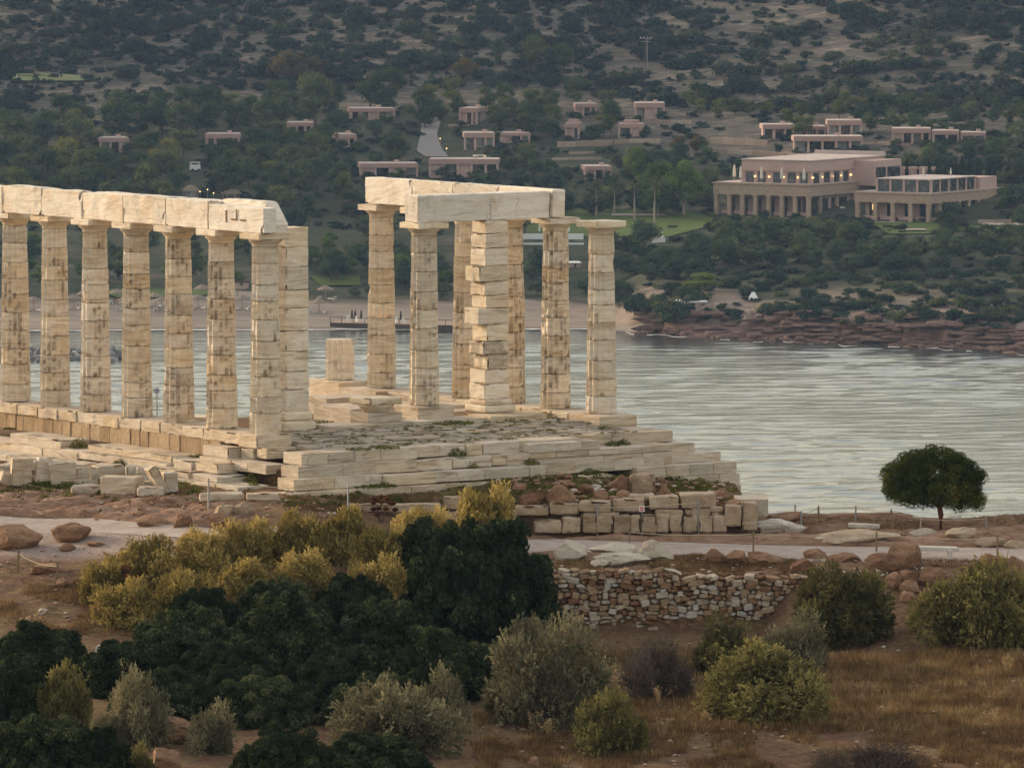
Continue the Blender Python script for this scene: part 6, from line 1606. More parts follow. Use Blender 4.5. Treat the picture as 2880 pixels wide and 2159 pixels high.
for i, (a, b, y0, y1) in enumerate(((1448, 1542, 1422, 1450), (1543, 1627, 1413, 1448), (1628, 1720, 1410, 1440), (1640, 1745, 1440, 1454), (1722, 1815, 1403, 1440), (1826, 1912, 1395, 1432), (1914, 2013, 1388, 1430), (1842, 1925, 1432, 1452), (1925, 2000, 1428, 1450), (1998, 2035, 1424, 1440), (2000, 2040, 1440, 1478))):
    ablock(a, b, y0, y1, 191.35 + (0.15 if i in (4, 5, 6) else 0), 730 + i, dep=0.8)
ablock(2037, 2086, 1420, 1480, 191.1, 750); ablock(2084, 2130, 1412, 1478, 191.2, 751); ablock(2086, 2130, 1466, 1492, 191.05, 752)
o_ = ablock(2068, 2162, 1402, 1452, 192.2, 753, PALEROCK, 0.03, 0.02, 1.4, 0.01)
for i, (a, b) in enumerate(((1255, 1370), (1372, 1452))): ablock(a, b, 1440 - 3 * i, 1468, 191.0, 760 + i)

def rockat(label, x0, x1, y0, y1, mat=REDROCK, seed=None, depth=None, cat='rock', name='boulder', group=None, sub=3, flat=0.3, cuts=20, amp=0.20, d=None):
    seed = seed or int(x0 * 7 + y0)
    p = near((x0 + x1) / 2, y1) if d is None else at_d((x0 + x1) / 2, y1, d)
    k = F / p.y; w, h = (x1 - x0) / k, (y1 - y0) / k
    if label.startswith(('grey squared block', 'pale block')):
        V, Fa = block(w * 1.02, depth or w * 0.9, h * 1.12, seed, 0.06, 0.06, (8, 6, 7), 0.7, 2.4)
    else: V, Fa = rock(seed, (w * 1.04, depth or max(0.5, w * 0.7), h * (1.38 if mat is REDROCK else 1.2)), sub, cuts, amp, flat)
    V[:, 1] += (depth or max(0.5, w * 0.7)) * 0.04
    V[:, 2] -= 0.04 + 0.12 * h
    o = link(name, mesh_np(name, V, Fa, mat, False), None, p); return tag(o, label, cat, group)
gR = 'red boulders round the terrace'
for l, a, b, c, d in (('layered brown rock at the left edge, below the gravel path', -30, 108, 1484, 1542), ('large brown boulder on the near edge of the path, second from the left', 132, 250, 1474, 1520), ('small brown rock on the gravel below the brown boulder', 160, 208, 1525, 1546), ('flat thin rock on the gravel, right of the small brown rock', 238, 292, 1519, 1534), ('brown rock on the far edge of the path, left of two round ones', 378, 470, 1448, 1474), ('round brown rock on the far edge of the path, left of the pair', 484, 538, 1442, 1476), ('round brown rock on the far edge of the path, right of the pair', 585, 640, 1444, 1476), ('reddish rock beside the second brown rope post', 80, 188, 1588, 1612), ('small dark rock right of the second brown rope post', 150, 185, 1625, 1648),
                      ('dark rock in the yellow shrubs at the path edge', 800, 850, 1440, 1472), ('brown rock left end of the rubble above the ashlar wall', 1460, 1542, 1383, 1415), ('rounded brown rock second from the left in the rubble above the ashlar wall', 1536, 1616, 1364, 1412), ('angular brown rock left of the big rubble boulder', 1625, 1672, 1362, 1392), ('small brown rock in front of the big rubble boulder', 1668, 1712, 1375, 1404), ('big red boulder beside the grey squared block in the rubble', 1716, 1782, 1336, 1381), ('brown rock under the big red boulder', 1738, 1782, 1378, 1402), ('brown rock right of the grey squared block', 1852, 1890, 1360, 1396), ('brown boulder at the right end of the rubble, by the platform steps', 1996, 2056, 1372, 1404), ('low brown boulder at the far right end of the rubble', 2042, 2092, 1396, 1418), ('small rock at the left of the rubble, beside the yellow shrub', 1440, 1480, 1362, 1385), ('brown rock on the slope behind the angular rock', 1578, 1612, 1350, 1370),
                      ('dark brown rock below the path, right of the white boulders', 1985, 2048, 1546, 1588), ('slanting brown rock below the path, next to the dark brown one', 2046, 2104, 1552, 1592), ('grey brown rock below the path in the middle of the row', 2110, 2210, 1550, 1586), ('squarish tan rock standing at the near edge of the path', 2266, 2328, 1535, 1566), ('brown rock under the tan rock', 2228, 2290, 1566, 1606), ('low brown rock left of the big split boulder', 2335, 2430, 1556, 1585), ('long ledge of brown rock at the top of the boulder heap', 2440, 2535, 1560, 1604), ('biggest brown boulder beside the bench, top of the heap', 2500, 2596, 1532, 1602), ('brown boulder second in the heap under the biggest one', 2530, 2592, 1598, 1634), ('rounded brown boulder third in the heap, near the bush', 2534, 2594, 1630, 1668), ('broad brown rock right of the heap under the bench', 2588, 2672, 1590, 1640), ('shaded brown rock at the left foot of the heap', 2490, 2542, 1612, 1654), ('small dark stone at the bottom of the heap', 2540, 2580, 1664, 1690), ('brown rock on the terrace edge right of the bench', 2765, 2842, 1560, 1600), ('brown rock cut by the right edge of the photo', 2838, 2900, 1568, 1616), ('red rock at the foot of the slope below the heap', 2570, 2640, 1690, 1760), ('reddish bare rock at the bottom left between the sage shrubs', 440, 560, 2020, 2090), ('flat reddish rock at the bottom edge beside the yellow shrub', 420, 500, 2110, 2165), ('small brown rock at the bottom edge of the photo', 1485, 1515, 2128, 2152)):
    rockat(l, a, b, c, d, group=gR)
gP = 'pale boulders of the headland'
for l, a, b, c, d, m_ in (('grey squared block standing in the rubble, beside the big red boulder', 1774, 1842, 1326, 1386, ASHLAR), ('small white stone left of the big red boulder', 1664, 1692, 1355, 1372, PALEROCK), ('pale block under the grey squared block', 1770, 1842, 1384, 1406, ASHLAR), ('big pale worn rock at the right end of the ashlar wall', 2124, 2275, 1448, 1498, PALEROCK), ('tan rock left of two at the foot of the platform slabs', 600, 662, 1410, 1446, ASHLAR), ('tan rock right of two at the foot of the platform slabs', 650, 712, 1402, 1440, ASHLAR),
                          ('blocky white boulder right beside the largest dark bush', 1556, 1652, 1508, 1568, PALEROCK), ('long white boulder behind the flat one, next to the path', 1655, 1790, 1514, 1552, PALEROCK), ('flat white boulder in front, tapering at both ends', 1662, 1826, 1544, 1586, PALEROCK), ('white squared boulder at the right of the white group', 1790, 1894, 1522, 1580, PALEROCK), ('small white wedge under the flat white boulder', 1660, 1714, 1570, 1592, PALEROCK), ('flat blue grey stone on the ground below the path', 2098, 2145, 1556, 1572, GREYROCK),
                          ('thin white stone left of the long slab by the lone tree', 2344, 2402, 1474, 1484, PALEROCK), ('white chunk of marble in front of the lone tree', 2560, 2632, 1490, 1516, PALEROCK), ('long grey rock right of the trunk of the lone tree', 2664, 2758, 1494, 1528, ASHLAR), ('grey rock right end of the ledge beside the path', 2752, 2838, 1504, 1534, ASHLAR), ('pale block standing on the skyline against the water', 2460, 2496, 1428, 1446, ASHLAR), ('brown rock on the skyline left of the lone tree', 2584, 2642, 1434, 1456, REDROCK), ('pale trough shaped stone on the skyline right of the trunk', 2658, 2710, 1438, 1458, PALEROCK), ('low tan ledge in front of the rope posts on the right', 2300, 2524, 1492, 1524, ASHLAR), ('tan squarish rock at the right edge by the path', 2832, 2900, 1508, 1538, ASHLAR), ('low dark ledge on the skyline between the posts', 2160, 2256, 1434, 1462, REDROCK), ('long low ledge on the skyline left of the lone tree', 2330, 2560, 1436, 1452, REDROCK), ('small pale stone on the path edge at far right', 2700, 2740, 1495, 1510, ASHLAR),
                          ('white stone on the dry slope at the far left', 98, 126, 1706, 1726, PALEROCK), ('small grey plate standing by the olive shrub', 2198, 2224, 1996, 2016, GREYROCK), ('tiny white stone on the bare slope at lower right', 2788, 2804, 1850, 1864, PALEROCK), ('white chip on the bare soil near the bottom, right of the round shrub', 1575, 1592, 2092, 2104, PALEROCK), ('grey boulder half buried in the dark shrubs at left', 262, 325, 1800, 1850, GREYROCK)):
    rockat(l, a, b, c, d, m_, group=gP)
p = at_d(1604, 1553, near_d(1604, 1553))
hb = rp_ = None
for q in (-0.22, 0.22): pass
t = thing('marble_slab', 'long flat white marble slab lying between the rope posts left of the lone tree', 'slab', near(2434, 1490)); V, Fa = block(0.95, 0.5, 0.12, 5, 0.02, 0.01, (6, 3, 3), 0.1); V = rotv(V, (0, 0.05, -0.05)); lpart('slab', V, Fa, PALEROCK, t, False, {'stain': V[:, 0] * 0})
t = thing('stone_bench', 'plain pale stone bench on two legs beside the path', 'bench', near(2640, 1570), 0.0)
V, Fa = block(1.42, 0.42, 0.11, 6, 0.015, 0.005, (6, 3, 3)); V[:, 2] += 0.30; V = rotv(V, (0, 0.04, 0.12)); V[:, 0] -= 0.1; lpart('seat', V, Fa, CONCRETE, t)
for q in (-0.52, 0.38):
    V, Fa = block(0.14, 0.36, 0.36, 7, 0.01, 0.004, (3, 3, 3)); V[:, 0] += q; V[:, 2] -= 0.05; lpart('leg', V, Fa, CONCRETE, t)
# pebbles and rubble that cannot be counted
pb = Bag(); rg_ = np.random.default_rng(31)
pv, pf = rock(5, (0.8, 0.8, 0.6), 1, 6, 0.1, 0.2)
for k in range(4200):
    u = rg_.uniform()
    if u < 0.35: px, py = rg_.uniform(1350, 2950), rg_.uniform(1800, 2180)
    elif u < 0.6: px, py = rg_.uniform(1550, 2950), rg_.uniform(1570, 1625)
    elif u < 0.75: px, py = rg_.uniform(1400, 2050), rg_.uniform(1345, 1420)
    elif u < 0.9: px, py = rg_.uniform(-50, 1000), rg_.uniform(1385, 1460)
    else: px, py = rg_.uniform(-50, 480), rg_.uniform(1540, 1760)
    p = near(px, py); s_ = 0.035 + (0.34 if 0.6 < u < 0.75 else 0.18) * rg_.uniform() ** 4
    pb.add(rotz(pv, rg_.uniform(0, 6)) * s_ * np.array([1, 1, 0.8]) + np.array(p), pf)
vv, ff = pb.get()
m = Mat('rubble_stone'); pp_ = m.pos(); c_ = m.ramp(m.n('TexWhiteNoise', {'Vector': m.n('VectorMath', {0: pp_, 1: (3, 3, 3)}, operation='MULTIPLY').outputs[0]}).outputs['Value'] if False else m.vor(pp_, 2.6, 'F1', 'Color'), [(0.15, (0.20, 0.115, 0.065)), (0.5, (0.30, 0.20, 0.13)), (0.75, (0.42, 0.33, 0.25)), (0.9, (0.52, 0.48, 0.43))])
RUBBLE = m.done(c_, 0.95, m.bump(m.noise(pp_, 18, 4), 0.5, 0.02), 0.1)
stuff('rubble', vv, ff, RUBBLE, 'scattered pebbles and small rubble on the bare ground')

# ------------------------------------------------------------------ rope posts, sign
def post(label, x, y0, y1, mat, r=0.028, lean=0.0, kind='rope_post', group='rope posts'):
    p = near(x, y1); h = (y1 - y0) / F * p.y
    t = thing(kind, label, 'post', p, 0, group)
    V, Fa = tube([(0, 0, -0.15), (lean * 0.5, 0, h * 0.5), (lean, 0, h)], r, 6); lpart('pole', V, Fa, mat, t)
    V, Fa = tube([(lean * 0.85 - r * 1.3, 0, h * 0.88), (lean * 0.85 + r * 1.3, 0, h * 0.88)], r * 0.4, 5); lpart('eyelet', V, Fa, mat, t)
    return p, h, lean
g1 = 'slim rope posts by the fallen blocks'; 
a1 = post('pale slim post in front of the leftmost upright block', 59, 1288, 1372, POSTPALE, 0.02)
a2 = post('pale slim post right of the three upright blocks', 251, 1300, 1387, POSTPALE, 0.022)
s1 = post('grey steel post below the temple step blocks on the left', 583, 1344, 1432, STEEL, 0.028); s2 = post('grey steel post left of the brown seed heads', 977, 1364, 1440, STEEL, 0.026)
s3 = post('grey steel post left of the round red sign', 1681, 1406, 1505, STEEL, 0.03); s4 = post('grey steel post right of the round red sign', 1967, 1406, 1505, STEEL, 0.03)
b1 = post('brown wooden post at the left edge, on the gravel', 43, 1545, 1612, POSTWOOD, 0.032, 0.03); b2 = post('brown wooden post right of the first, among red rocks', 151, 1578, 1648, POSTWOOD, 0.032, 0.05)
c1 = post('short thin post behind the white boulders at the path', 1772, 1486, 1524, POSTWOOD, 0.022); c2 = post('thin brown post in the middle of the path edge', 2122, 1487, 1553, POSTWOOD, 0.028); c3 = post('thin brown post on the path edge right of the tan rock', 2470, 1489, 1548, POSTWOOD, 0.03); c4 = post('thin post on the path edge at the far right', 2812, 1500, 1570, POSTWOOD, 0.028)
d1 = post('pale post against the water, left of its pair by the platform end', 2240, 1416, 1462, POSTPALE, 0.024); d2 = post('grey post in front of the pale one by the platform end', 2257, 1434, 1495, STEEL, 0.03); d3 = post('dark post standing against the water, third from the platform', 2306, 1422, 1480, POSTWOOD, 0.028); d4 = post('grey post before the pale skyline block', 2411, 1431, 1476, STEEL, 0.026); d5 = post('dark leaning post left of the lone tree', 2516, 1436, 1500, POSTWOOD, 0.028, -0.05); d6 = post('grey post just left of the trunk of the lone tree', 2595, 1452, 1492, POSTPALE, 0.024); d7 = post('short grey post right of the lone tree', 2780, 1468, 1500, STEEL, 0.024)
def rope(label, A, B, f=0.88, sag=0.06):
    (pa, ha, la), (pb_, hb_, lb) = A, B
    a = np.array(pa) + np.array([la * f, 0, ha * f]); b = np.array(pb_) + np.array([lb * f, 0, hb_ * f])
    n = 10; u = np.linspace(0, 1, n)[:, None]; pts = a * (1 - u) + b * u; pts[:, 2] -= sag * 4 * (u * (1 - u))[:, 0] * np.linalg.norm(b - a) * 0.25
    c = Vector(a); V, Fa = tube(pts - a, 0.012, 5)
    o = link('rope', mesh_np('rope', V, Fa, ROPE), None, c); return tag(o, label, 'rope', 'ropes between the posts')
rope('upper rope between the two pale posts by the upright blocks', a1, a2, 0.9, 0.25); rope('middle rope between the two pale posts by the upright blocks', a1, a2, 0.5, 0.2); rope('lower rope between the two pale posts by the upright blocks', a1, a2, 0.15, 0.15)
rope('rope between the two grey steel posts on the left', s1, s2); rope('rope between the two grey steel posts either side of the sign', s3, s4)
rope('rope between the two brown posts at the left edge', b1, b2, 0.8, 0.15)
rope('rope along the path from the short thin post rightward', c1, c2); rope('rope along the path in the middle', c2, c3); rope('rope along the path at the right', c3, c4)
rope('rope between the grey post and the dark post by the water', d2, d3); rope('rope between the dark post and the skyline block post', d3, d4); rope('rope up to the dark leaning post', d4, d5); rope('rope from the leaning post to the post by the trunk', d5, d6); rope('rope behind the lone tree trunk', d6, d7)
p = near(1807, 1506); 
t = thing('no_entry_sign', 'small square no entry sign with red disc before the ashlar wall', 'sign', p); zc = at_d(1807, 1430, p.y).z - p.z
lbox('plate', -0.078, 0.078, -0.01, 0.01, zc - 0.085, zc + 0.085, WHITE, t)
V, Fa = lathe([(0.062, 0), (0.062, 0.008)], 24); V = rotv(V, (math.pi / 2, 0, 0)) + np.array([0, -0.0125, zc]); lpart('red_disc', V, Fa, REDPAINT, t)
lbox('white_bar', -0.044, 0.044, -0.026, -0.0215, zc - 0.013, zc + 0.013, WHITE, t)
V, Fa = tube([(0, 0.03, -0.2), (0, 0.03, zc + 0.06)], 0.014, 6); lpart('stake', V, Fa, STEEL, t)
p = Vector(tp_(7.4, 2.6, -0.15)); q = at_d(438, 1099, p.y)
t = thing('round_sign', 'round blue and white sign standing between the fourth and fifth columns', 'sign', (X_of(438, 204.5), 204.5, -1.3)); zc = at_d(438, 1099, 204.5).z + 1.3
V, Fa = lathe([(0.10, 0), (0.10, 0.015)], 24); V = rotv(V, (math.pi / 2, 0, 0)) + np.array([0, 0, zc]); lpart('white_disc', V, Fa, WHITE, t)
V, Fa = lathe([(0.082, 0), (0.082, 0.006), (0.06, 0.006), (0.06, 0)], 24, False); V = rotv(V, (math.pi / 2, 0, 0)) + np.array([0, -0.016, zc]); lpart('blue_ring', V, Fa, SIGNBLUE, t)
lbox('blue_mark', -0.03, 0.03, -0.024, -0.017, zc - 0.04, zc + 0.04, SIGNBLUE, t)
V, Fa = tube([(0, 0.02, -0.3), (0, 0.02, zc)], 0.014, 6); lpart('stake', V, Fa, STEEL, t)

# ------------------------------------------------------------------ shrubs of the foreground
def dome_blobs(seed, n, w, h, r):
    g = np.random.default_rng(seed); out = []
    for i in range(n):
        a = g.uniform(0, 6.283); u = g.uniform(0.0, 1.0) ** 0.7; el = math.acos(1 - u)
        q = g.uniform(0.72, 0.95)
        s = r * g.uniform(0.6, 1.35)
        out.append((w * q * math.sin(el) * math.cos(a), w * q * math.sin(el) * math.sin(a), h * q * math.cos(el) + 0.05, s, s, s * 0.9))
    out.append((0, 0, h * 0.3, w * 0.75, w * 0.75, h * 0.55))
    return out
def sprigs(seed, n, per, size, w, h, L=(0.16, 0.34), up=0.7, lo=0.55, spread=0.035):
    g = np.random.default_rng(seed)
    k = 30; cd = g.normal(size=(k, 3)); cd[:, 2] = np.abs(cd[:, 2]) - 0.1; cd /= np.linalg.norm(cd, axis=1)[:, None]
    cr = g.uniform(0.58, 1.16, k)
    d = g.normal(size=(n, 3)); d[:, 2] = np.abs(d[:, 2]) * 0.9 - 0.12; d /= np.linalg.norm(d, axis=1)[:, None]
    near_ = (d @ cd.T); j = near_.argmax(1); lump = cr[j] * (0.78 + 0.28 * sstep(0.72, 0.98, near_.max(1)))
    # every sprig grows from one of the billows that make up the bush
    dl = g.normal(size=(n, 3)) + 0.6 * cd[j] + np.array([0, 0, 0.12]); dl /= np.linalg.norm(dl, axis=1)[:, None]
    bc = cd[j] * (cr[j] * 0.70)[:, None] * np.array([w, w, h]); bc[:, 2] = np.maximum(bc[:, 2], 0.02) + 0.12
    br = (0.20 + 0.16 * _h(j, j, j, seed))
    P0 = bc + dl * (br * g.uniform(lo, 1.0, n))[:, None]; P0[:, 2] = np.maximum(P0[:, 2], 0.02)
    gr = dl + np.array([0, 0, up * 0.3]) + 0.5 * g.normal(size=(n, 3)); gr /= np.linalg.norm(gr, axis=1)[:, None]
    ln = g.uniform(*L, n)
    t = np.linspace(0.05, 1, per)
    P = P0[:, None] + gr[:, None] * (ln[:, None] * t[None])[..., None] + spread * g.normal(size=(n, per, 3)) * (1.1 - t)[None, :, None]
    tone = (g.normal(0, 0.3, n) + (cr[j] - 0.95) * 2)[:, None] + 0.25 * (t[None] - 0.5) + g.normal(0, 0.2, (n, per))
    G = np.repeat(gr[:, None], per, 1).reshape(-1, 3)
    side = np.cross(G, g.normal(size=G.shape)); side /= np.linalg.norm(side, axis=1)[:, None] + 1e-9
    V, Fq = leaves(P.reshape(-1, 3), side, size, g, 0.34, 0.5, up=G)
    return V, [Fq], np.repeat(tone.ravel(), 4)
def stems(seed, n, w, h, r=0.012):
    g = np.random.default_rng(seed); b = Bag()
    for i in range(n):
        a = g.uniform(0, 6.28); e = g.uniform(0.2, 0.95)
        tip = np.array([w * e * math.cos(a), w * e * math.sin(a), h * math.sqrt(max(0.05, 1 - e * e)) * g.uniform(0.7, 1.0)])
        mid = tip * np.array([0.4, 0.4, 0.55]) + g.normal(0, 0.05, 3)
        b.add(*tube([(0, 0, -0.1), mid, tip], [r * 2, r * 1.3, r * 0.4], 5, False))
    return b.get()
FG = {}
def fgproto(kind, name, cat, mk, mat, nvar, stem=BARK, ns=14):
    FG[kind] = []
    for s in range(nvar):
        t = thing(name, '', cat, (0, 0, 0))
        V, Fq, tone = mk(s); lpart('foliage', V, Fq, mat, t, False, {'tone': tone})
        lpart('stem', *stems(s, ns, 0.85, 0.8), stem, t); FG[kind].append(t)
fgproto('lentisk', 'dark_shrub', 'shrub', lambda s: crown(300 + s, dome_blobs(300 + s, 150, 0.95, 0.92, 0.115), 34000, 0.026, 0.78, 0.8, 0.6, 0.78, 0.5), LENTISK, 3)
fgproto('salt', 'yellow_shrub', 'shrub', lambda s: sprigs(320 + s, 2300, 11, 0.040, 0.9, 0.9, (0.07, 0.19), 0.6), SALTBUSH, 3, GREYTWIG, 30)
fgproto('sage', 'sage_shrub', 'shrub', lambda s: sprigs(340 + s, 1700, 11, 0.034, 0.9, 0.9, (0.09, 0.24), 0.6, 0.5), SAGE, 3, GREYTWIG, 40)
fgproto('thorn', 'olive_shrub', 'shrub', lambda s: sprigs(360 + s, 2300, 11, 0.036, 0.9, 0.9, (0.07, 0.18), 0.4, 0.6), OLIVEBUSH, 3, GREYTWIG, 30)
fgproto('grey', 'grey_shrub', 'shrub', lambda s: sprigs(380 + s, 2000, 14, 0.018, 0.9, 0.88, (0.10, 0.26), 0.3, 0.45, 0.02), GREYTWIG, 1, GREYTWIG, 60)
_fu = {}
FGG = {'lentisk': 'dark evergreen shrubs of the foreground', 'salt': 'yellow shrubs along the path', 'sage': 'grey green shrubs of the foreground', 'thorn': 'olive green shrubs of the foreground', 'grey': 'grey leafless shrubs'}
def bush(kind, x0, x1, y0, y1, label, var=0, dz=0.0, deep=1.0, dfix=None, back=0.0):
    """a shrub filling about the photo rectangle, standing on the ground seen at its lower edge"""
    cx = (x0 + x1) / 2
    d = (near_d(cx, y1) if dfix is None else dfix) + back
    p = npt(cx, d); k = F / d
    w = (x1 - x0) / k / 2; h = (at_d(cx, y0, d).z - p.z)
    p.z += dz - 0.05
    var = var % len(FG[kind]); t = FG[kind][var]
    if (kind, var) not in _fu: o = t; _fu[(kind, var)] = 1; o.location = p; o.rotation_euler.z = R.uniform(0, 6.28); o.scale = (w, w * deep, h)
    else: o = copy_tree(t, p, R.uniform(0, 6.28), (w, w * deep, h))
    o['label'] = label; o['category'] = 'shrub'; o['group'] = FGG[kind]
    return o
bush('lentisk', 1100, 1605, 1436, 1775, 'largest rounded dark green bush, beside the dry stone wall', 0, back=-0.5)
bush('lentisk', 1075, 1360, 1440, 1640, 'dark bush behind the left shoulder of the largest one', 1, dfix=183)
bush('lentisk', 600, 980, 1650, 1850, 'dark bush below the middle yellow shrubs', 1)
bush('lentisk', 900, 1260, 1660, 1860, 'dark bush left of and below the largest one', 2)
bush('lentisk', 320, 720, 1690, 1880, 'dark bush under the left yellow shrubs, beside the dry clump', 3)
bush('lentisk', 640, 900, 1605, 1760, 'dark bush just under the golden shrubs, left of the middle', 2)
bush('lentisk', 430, 690, 1640, 1790, 'dark bush just under the lower yellow shrubs on the left', 0)
bush('lentisk', 860, 1130, 1600, 1760, 'dark bush under the ochre shrub, joining the largest bush', 3)
bush('lentisk', 460, 830, 1780, 1960, 'dark bush in the middle of the shade, left part', 0)
bush('lentisk', 760, 1150, 1790, 1990, 'dark bush in the middle of the shade, centre', 3)
bush('lentisk', 1060, 1420, 1750, 1960, 'dark bush above the wide sage shrub on the right of the shade', 1)
bush('lentisk', 180, 520, 1780, 1950, 'dark bush left of the shade around the grey boulder', 2)
bush('lentisk', -80, 260, 1730, 1900, 'dark bush at the left edge below the dry slope', 1)
bush('lentisk', -120, 180, 1840, 2030, 'dark bush at the left edge behind the round yellow green shrub', 3)
bush('lentisk', -80, 300, 1985, 2200, 'dark bush in the bottom left corner', 2)
bush('lentisk', 140, 380, 2030, 2200, 'dark bush at the bottom edge right of the corner one', 0)
bush('lentisk', 640, 960, 2015, 2200, 'dark bush at the bottom edge, left half of the middle one', 1)
bush('lentisk', 860, 1240, 2040, 2210, 'dark bush at the bottom edge, right half of the middle one', 3)
bush('lentisk', 560, 900, 1880, 2030, 'dark bush behind the small sage shrubs', 2)
bush('lentisk', 880, 1240, 1880, 2040, 'dark bush just above the wide pale sage shrub', 0)
bush('lentisk', 280, 600, 1860, 2010, 'dark bush between the round shrub and the small sage shrubs', 1)
YB = [(205, 400, 1555, 1700, 'yellow shrub at the left end of the row, by the brown rope posts'), (320, 520, 1510, 1655, 'yellow shrub second from the left along the top of the row'), (470, 660, 1482, 1630, 'yellow green shrub third from the left along the top of the row'), (600, 790, 1446, 1600, 'golden shrub fourth from the left along the top of the row'), (745, 925, 1428, 1585, 'golden shrub fifth along the top of the row, in front of the platform corner'), (880, 1060, 1425, 1590, 'golden shrub sixth along the top of the row, left of the largest dark bush'), (980, 1165, 1475, 1625, 'ochre shrub seventh along the top of the row, touching the largest dark bush'),
      (240, 470, 1620, 1765, 'lower yellow shrub at the left end, in front of the first one'), (400, 630, 1590, 1745, 'lower yellow shrub hanging toward the shade, second from the left'), (580, 780, 1570, 1700, 'lower brownish yellow shrub in the middle of the row'), (740, 960, 1545, 1690, 'lower brownish shrub with bare twigs, right of the middle of the row'), (950, 1190, 1555, 1715, 'ochre shrub hanging over the dark bushes, right end of the row')]
for i, (a_, b_, c_, d_, l_) in enumerate(YB): bush('salt', a_, b_, c_, d_, l_, i % 4, back=0.4)
bush('salt', 1262, 1460, 1352, 1480, 'bright yellow green shrub on the slope above the largest dark bush', 3, dfix=187.5)
bush('salt', 1085, 1290, 1425, 1490, 'low yellow shrub behind the top of the dark bush', 2, dfix=186)
bush('thorn', 85, 265, 1868, 2045, 'round yellow green shrub alone in the dark bushes at lower left', 0)
bush('sage', 275, 490, 1885, 2095, 'sparse sage shrub with bare stems right of the round yellow green one', 0)
bush('sage', 235, 350, 1990, 2090, 'small sage shrub at the left foot of the sparse one', 1)
bush('sage', 508, 668, 1975, 2115, 'pale sage shrub beside the bare red rock', 2)
bush('thorn', 325, 435, 2095, 2185, 'yellowish shrub cut by the bottom edge at left', 1)
bush('sage', 900, 1310, 1900, 2115, 'wide pale sage shrub in the lower middle', 1)
bush('sage', 1160, 1330, 1880, 2060, 'dull sage shrub joining the wide pale one to the big one', 2)
bush('sage', 1325, 1735, 1750, 2035, 'big grey green shrub below the left end of the dry stone wall', 0)
bush('sage', 1380, 1600, 1730, 1890, 'brownish shrub at the foot of the dry stone wall, behind the big grey green one', 1)
bush('thorn', 1600, 1850, 1935, 2115, 'round dense olive yellow shrub at the bottom centre', 2)
bush('grey', 1720, 1980, 1770, 1960, 'dark grey leafless shrub below the dry stone wall', 0)
bush('thorn', 1940, 2370, 1815, 2015, 'large olive shrub with lumpy top in the lower right', 0)
bush('thorn', 1935, 2160, 1745, 1900, 'olive shrub behind the left top of the large one', 1)
bush('sage', 2130, 2370, 1725, 1880, 'grey green shrub behind the right top of the large olive one', 2)
bush('thorn', 2190, 2550, 1585, 1805, 'large olive shrub covering the right end of the dry stone wall', 2)
bush('thorn', 2580, 2910, 1590, 1815, 'large yellow olive shrub at the right edge', 0)
bush('thorn', 2750, 2950, 1600, 1810, 'olive shrub cut by the right edge', 1)
bush('grey', 2280, 2650, 2065, 2200, 'grey leafless shrub at the bottom right edge', 0)
# dry stalks and seed heads
def dryplant(label, px, py, h, seed, heads=True, mat=DRYLEAF, name='dry_plant', n=9, group='dry pale plants'):
    p = near(px, py); g = np.random.default_rng(seed); t = thing(name, label, 'dry plant', p, 0, group); b = Bag(); hb_ = Bag()
    for i in range(n):
        a = g.uniform(0, 6.28); tip = np.array([h * 0.5 * math.cos(a) * g.uniform(0.1, 1), h * 0.5 * math.sin(a), h * g.uniform(0.5, 1.0)])
        b.add(*tube([(0, 0, -0.05), tip * 0.5 + g.normal(0, 0.03, 3), tip], [0.012, 0.009, 0.005], 4, False))
        m_ = 10; P = tip + g.normal(0, 0.05, (m_, 3)); V, Fq = leaves(P, g.normal(size=(m_, 3)), 0.045, g, 0.3); b.add(V, Fq)
    V, Fq = b.get(); lpart('stalks', V, Fq, mat, t, False, {'tone': b.attr()}); return t
for i, (l, x, y, h) in enumerate((('straw coloured dead clump leaning over the dark bush at left', 278, 1762, 0.62), ('tiny pale dry plant in the dark bush, right one', 745, 1850, 0.45), ('tiny pale dry plant in the dark bush, left one', 700, 1862, 0.4), ('pale dry stalk standing in the shade above the wide sage shrub', 755, 2010, 0.6), ('pale dry weed left of the round olive yellow shrub', 1500, 2060, 0.5), ('curled dry weed in front of the grey green shrub', 1545, 2070, 0.4), ('dry fern like weed over the big grey green shrub', 1740, 1960, 0.7), ('pale dry weed right of the grey green shrub', 1855, 1985, 0.5), ('dry weed right of the round olive yellow shrub', 1865, 2075, 0.5), ('low pair of dry weeds on the brown ground below the olive shrub', 1985, 2040, 0.45), ('pale dry weed on the bare slope at right', 2840, 1900, 0.5), ('dry weed on the lower right slope', 2800, 2050, 0.45), ('pale dead twigs on the slope at the far left', 60, 1770, 0.3), ('small dry weed beside the pale dead twigs', 100, 1760, 0.3))):
    dryplant(l, x, y, h, 800 + i, n=26 if i == 0 else 9)
def seedplant(label, x, y0, y1, heads, seed, r=0.1):
    p = near((x[0] + x[1]) / 2, y1) if True else None
    t = thing('seed_head_plant', label, 'dry plant', p, 0, 'dark seed heads'); b = Bag()
    iv, if_ = ico(2); g = np.random.default_rng(seed)
    for (hx, hy) in heads:
        q = at_d(hx, hy, p.y + g.uniform(-0.15, 0.15)); l = np.array(q - p)
        V = iv * np.array([1.15, 1.15, 0.75]) * r * (1 + 0.2 * vn(iv * 5, seed))[:, None] + l; lpart('seed_head', V, if_, SEEDHEAD, t, True, {'tone': vn(iv * 8, seed)})
        b.add(*tube([(0, 0, -0.1), l * 0.5, l], [0.012, 0.009, 0.006], 4, False))
    V, Fq = b.get(); lpart('stalks', V, Fq, BARK, t)
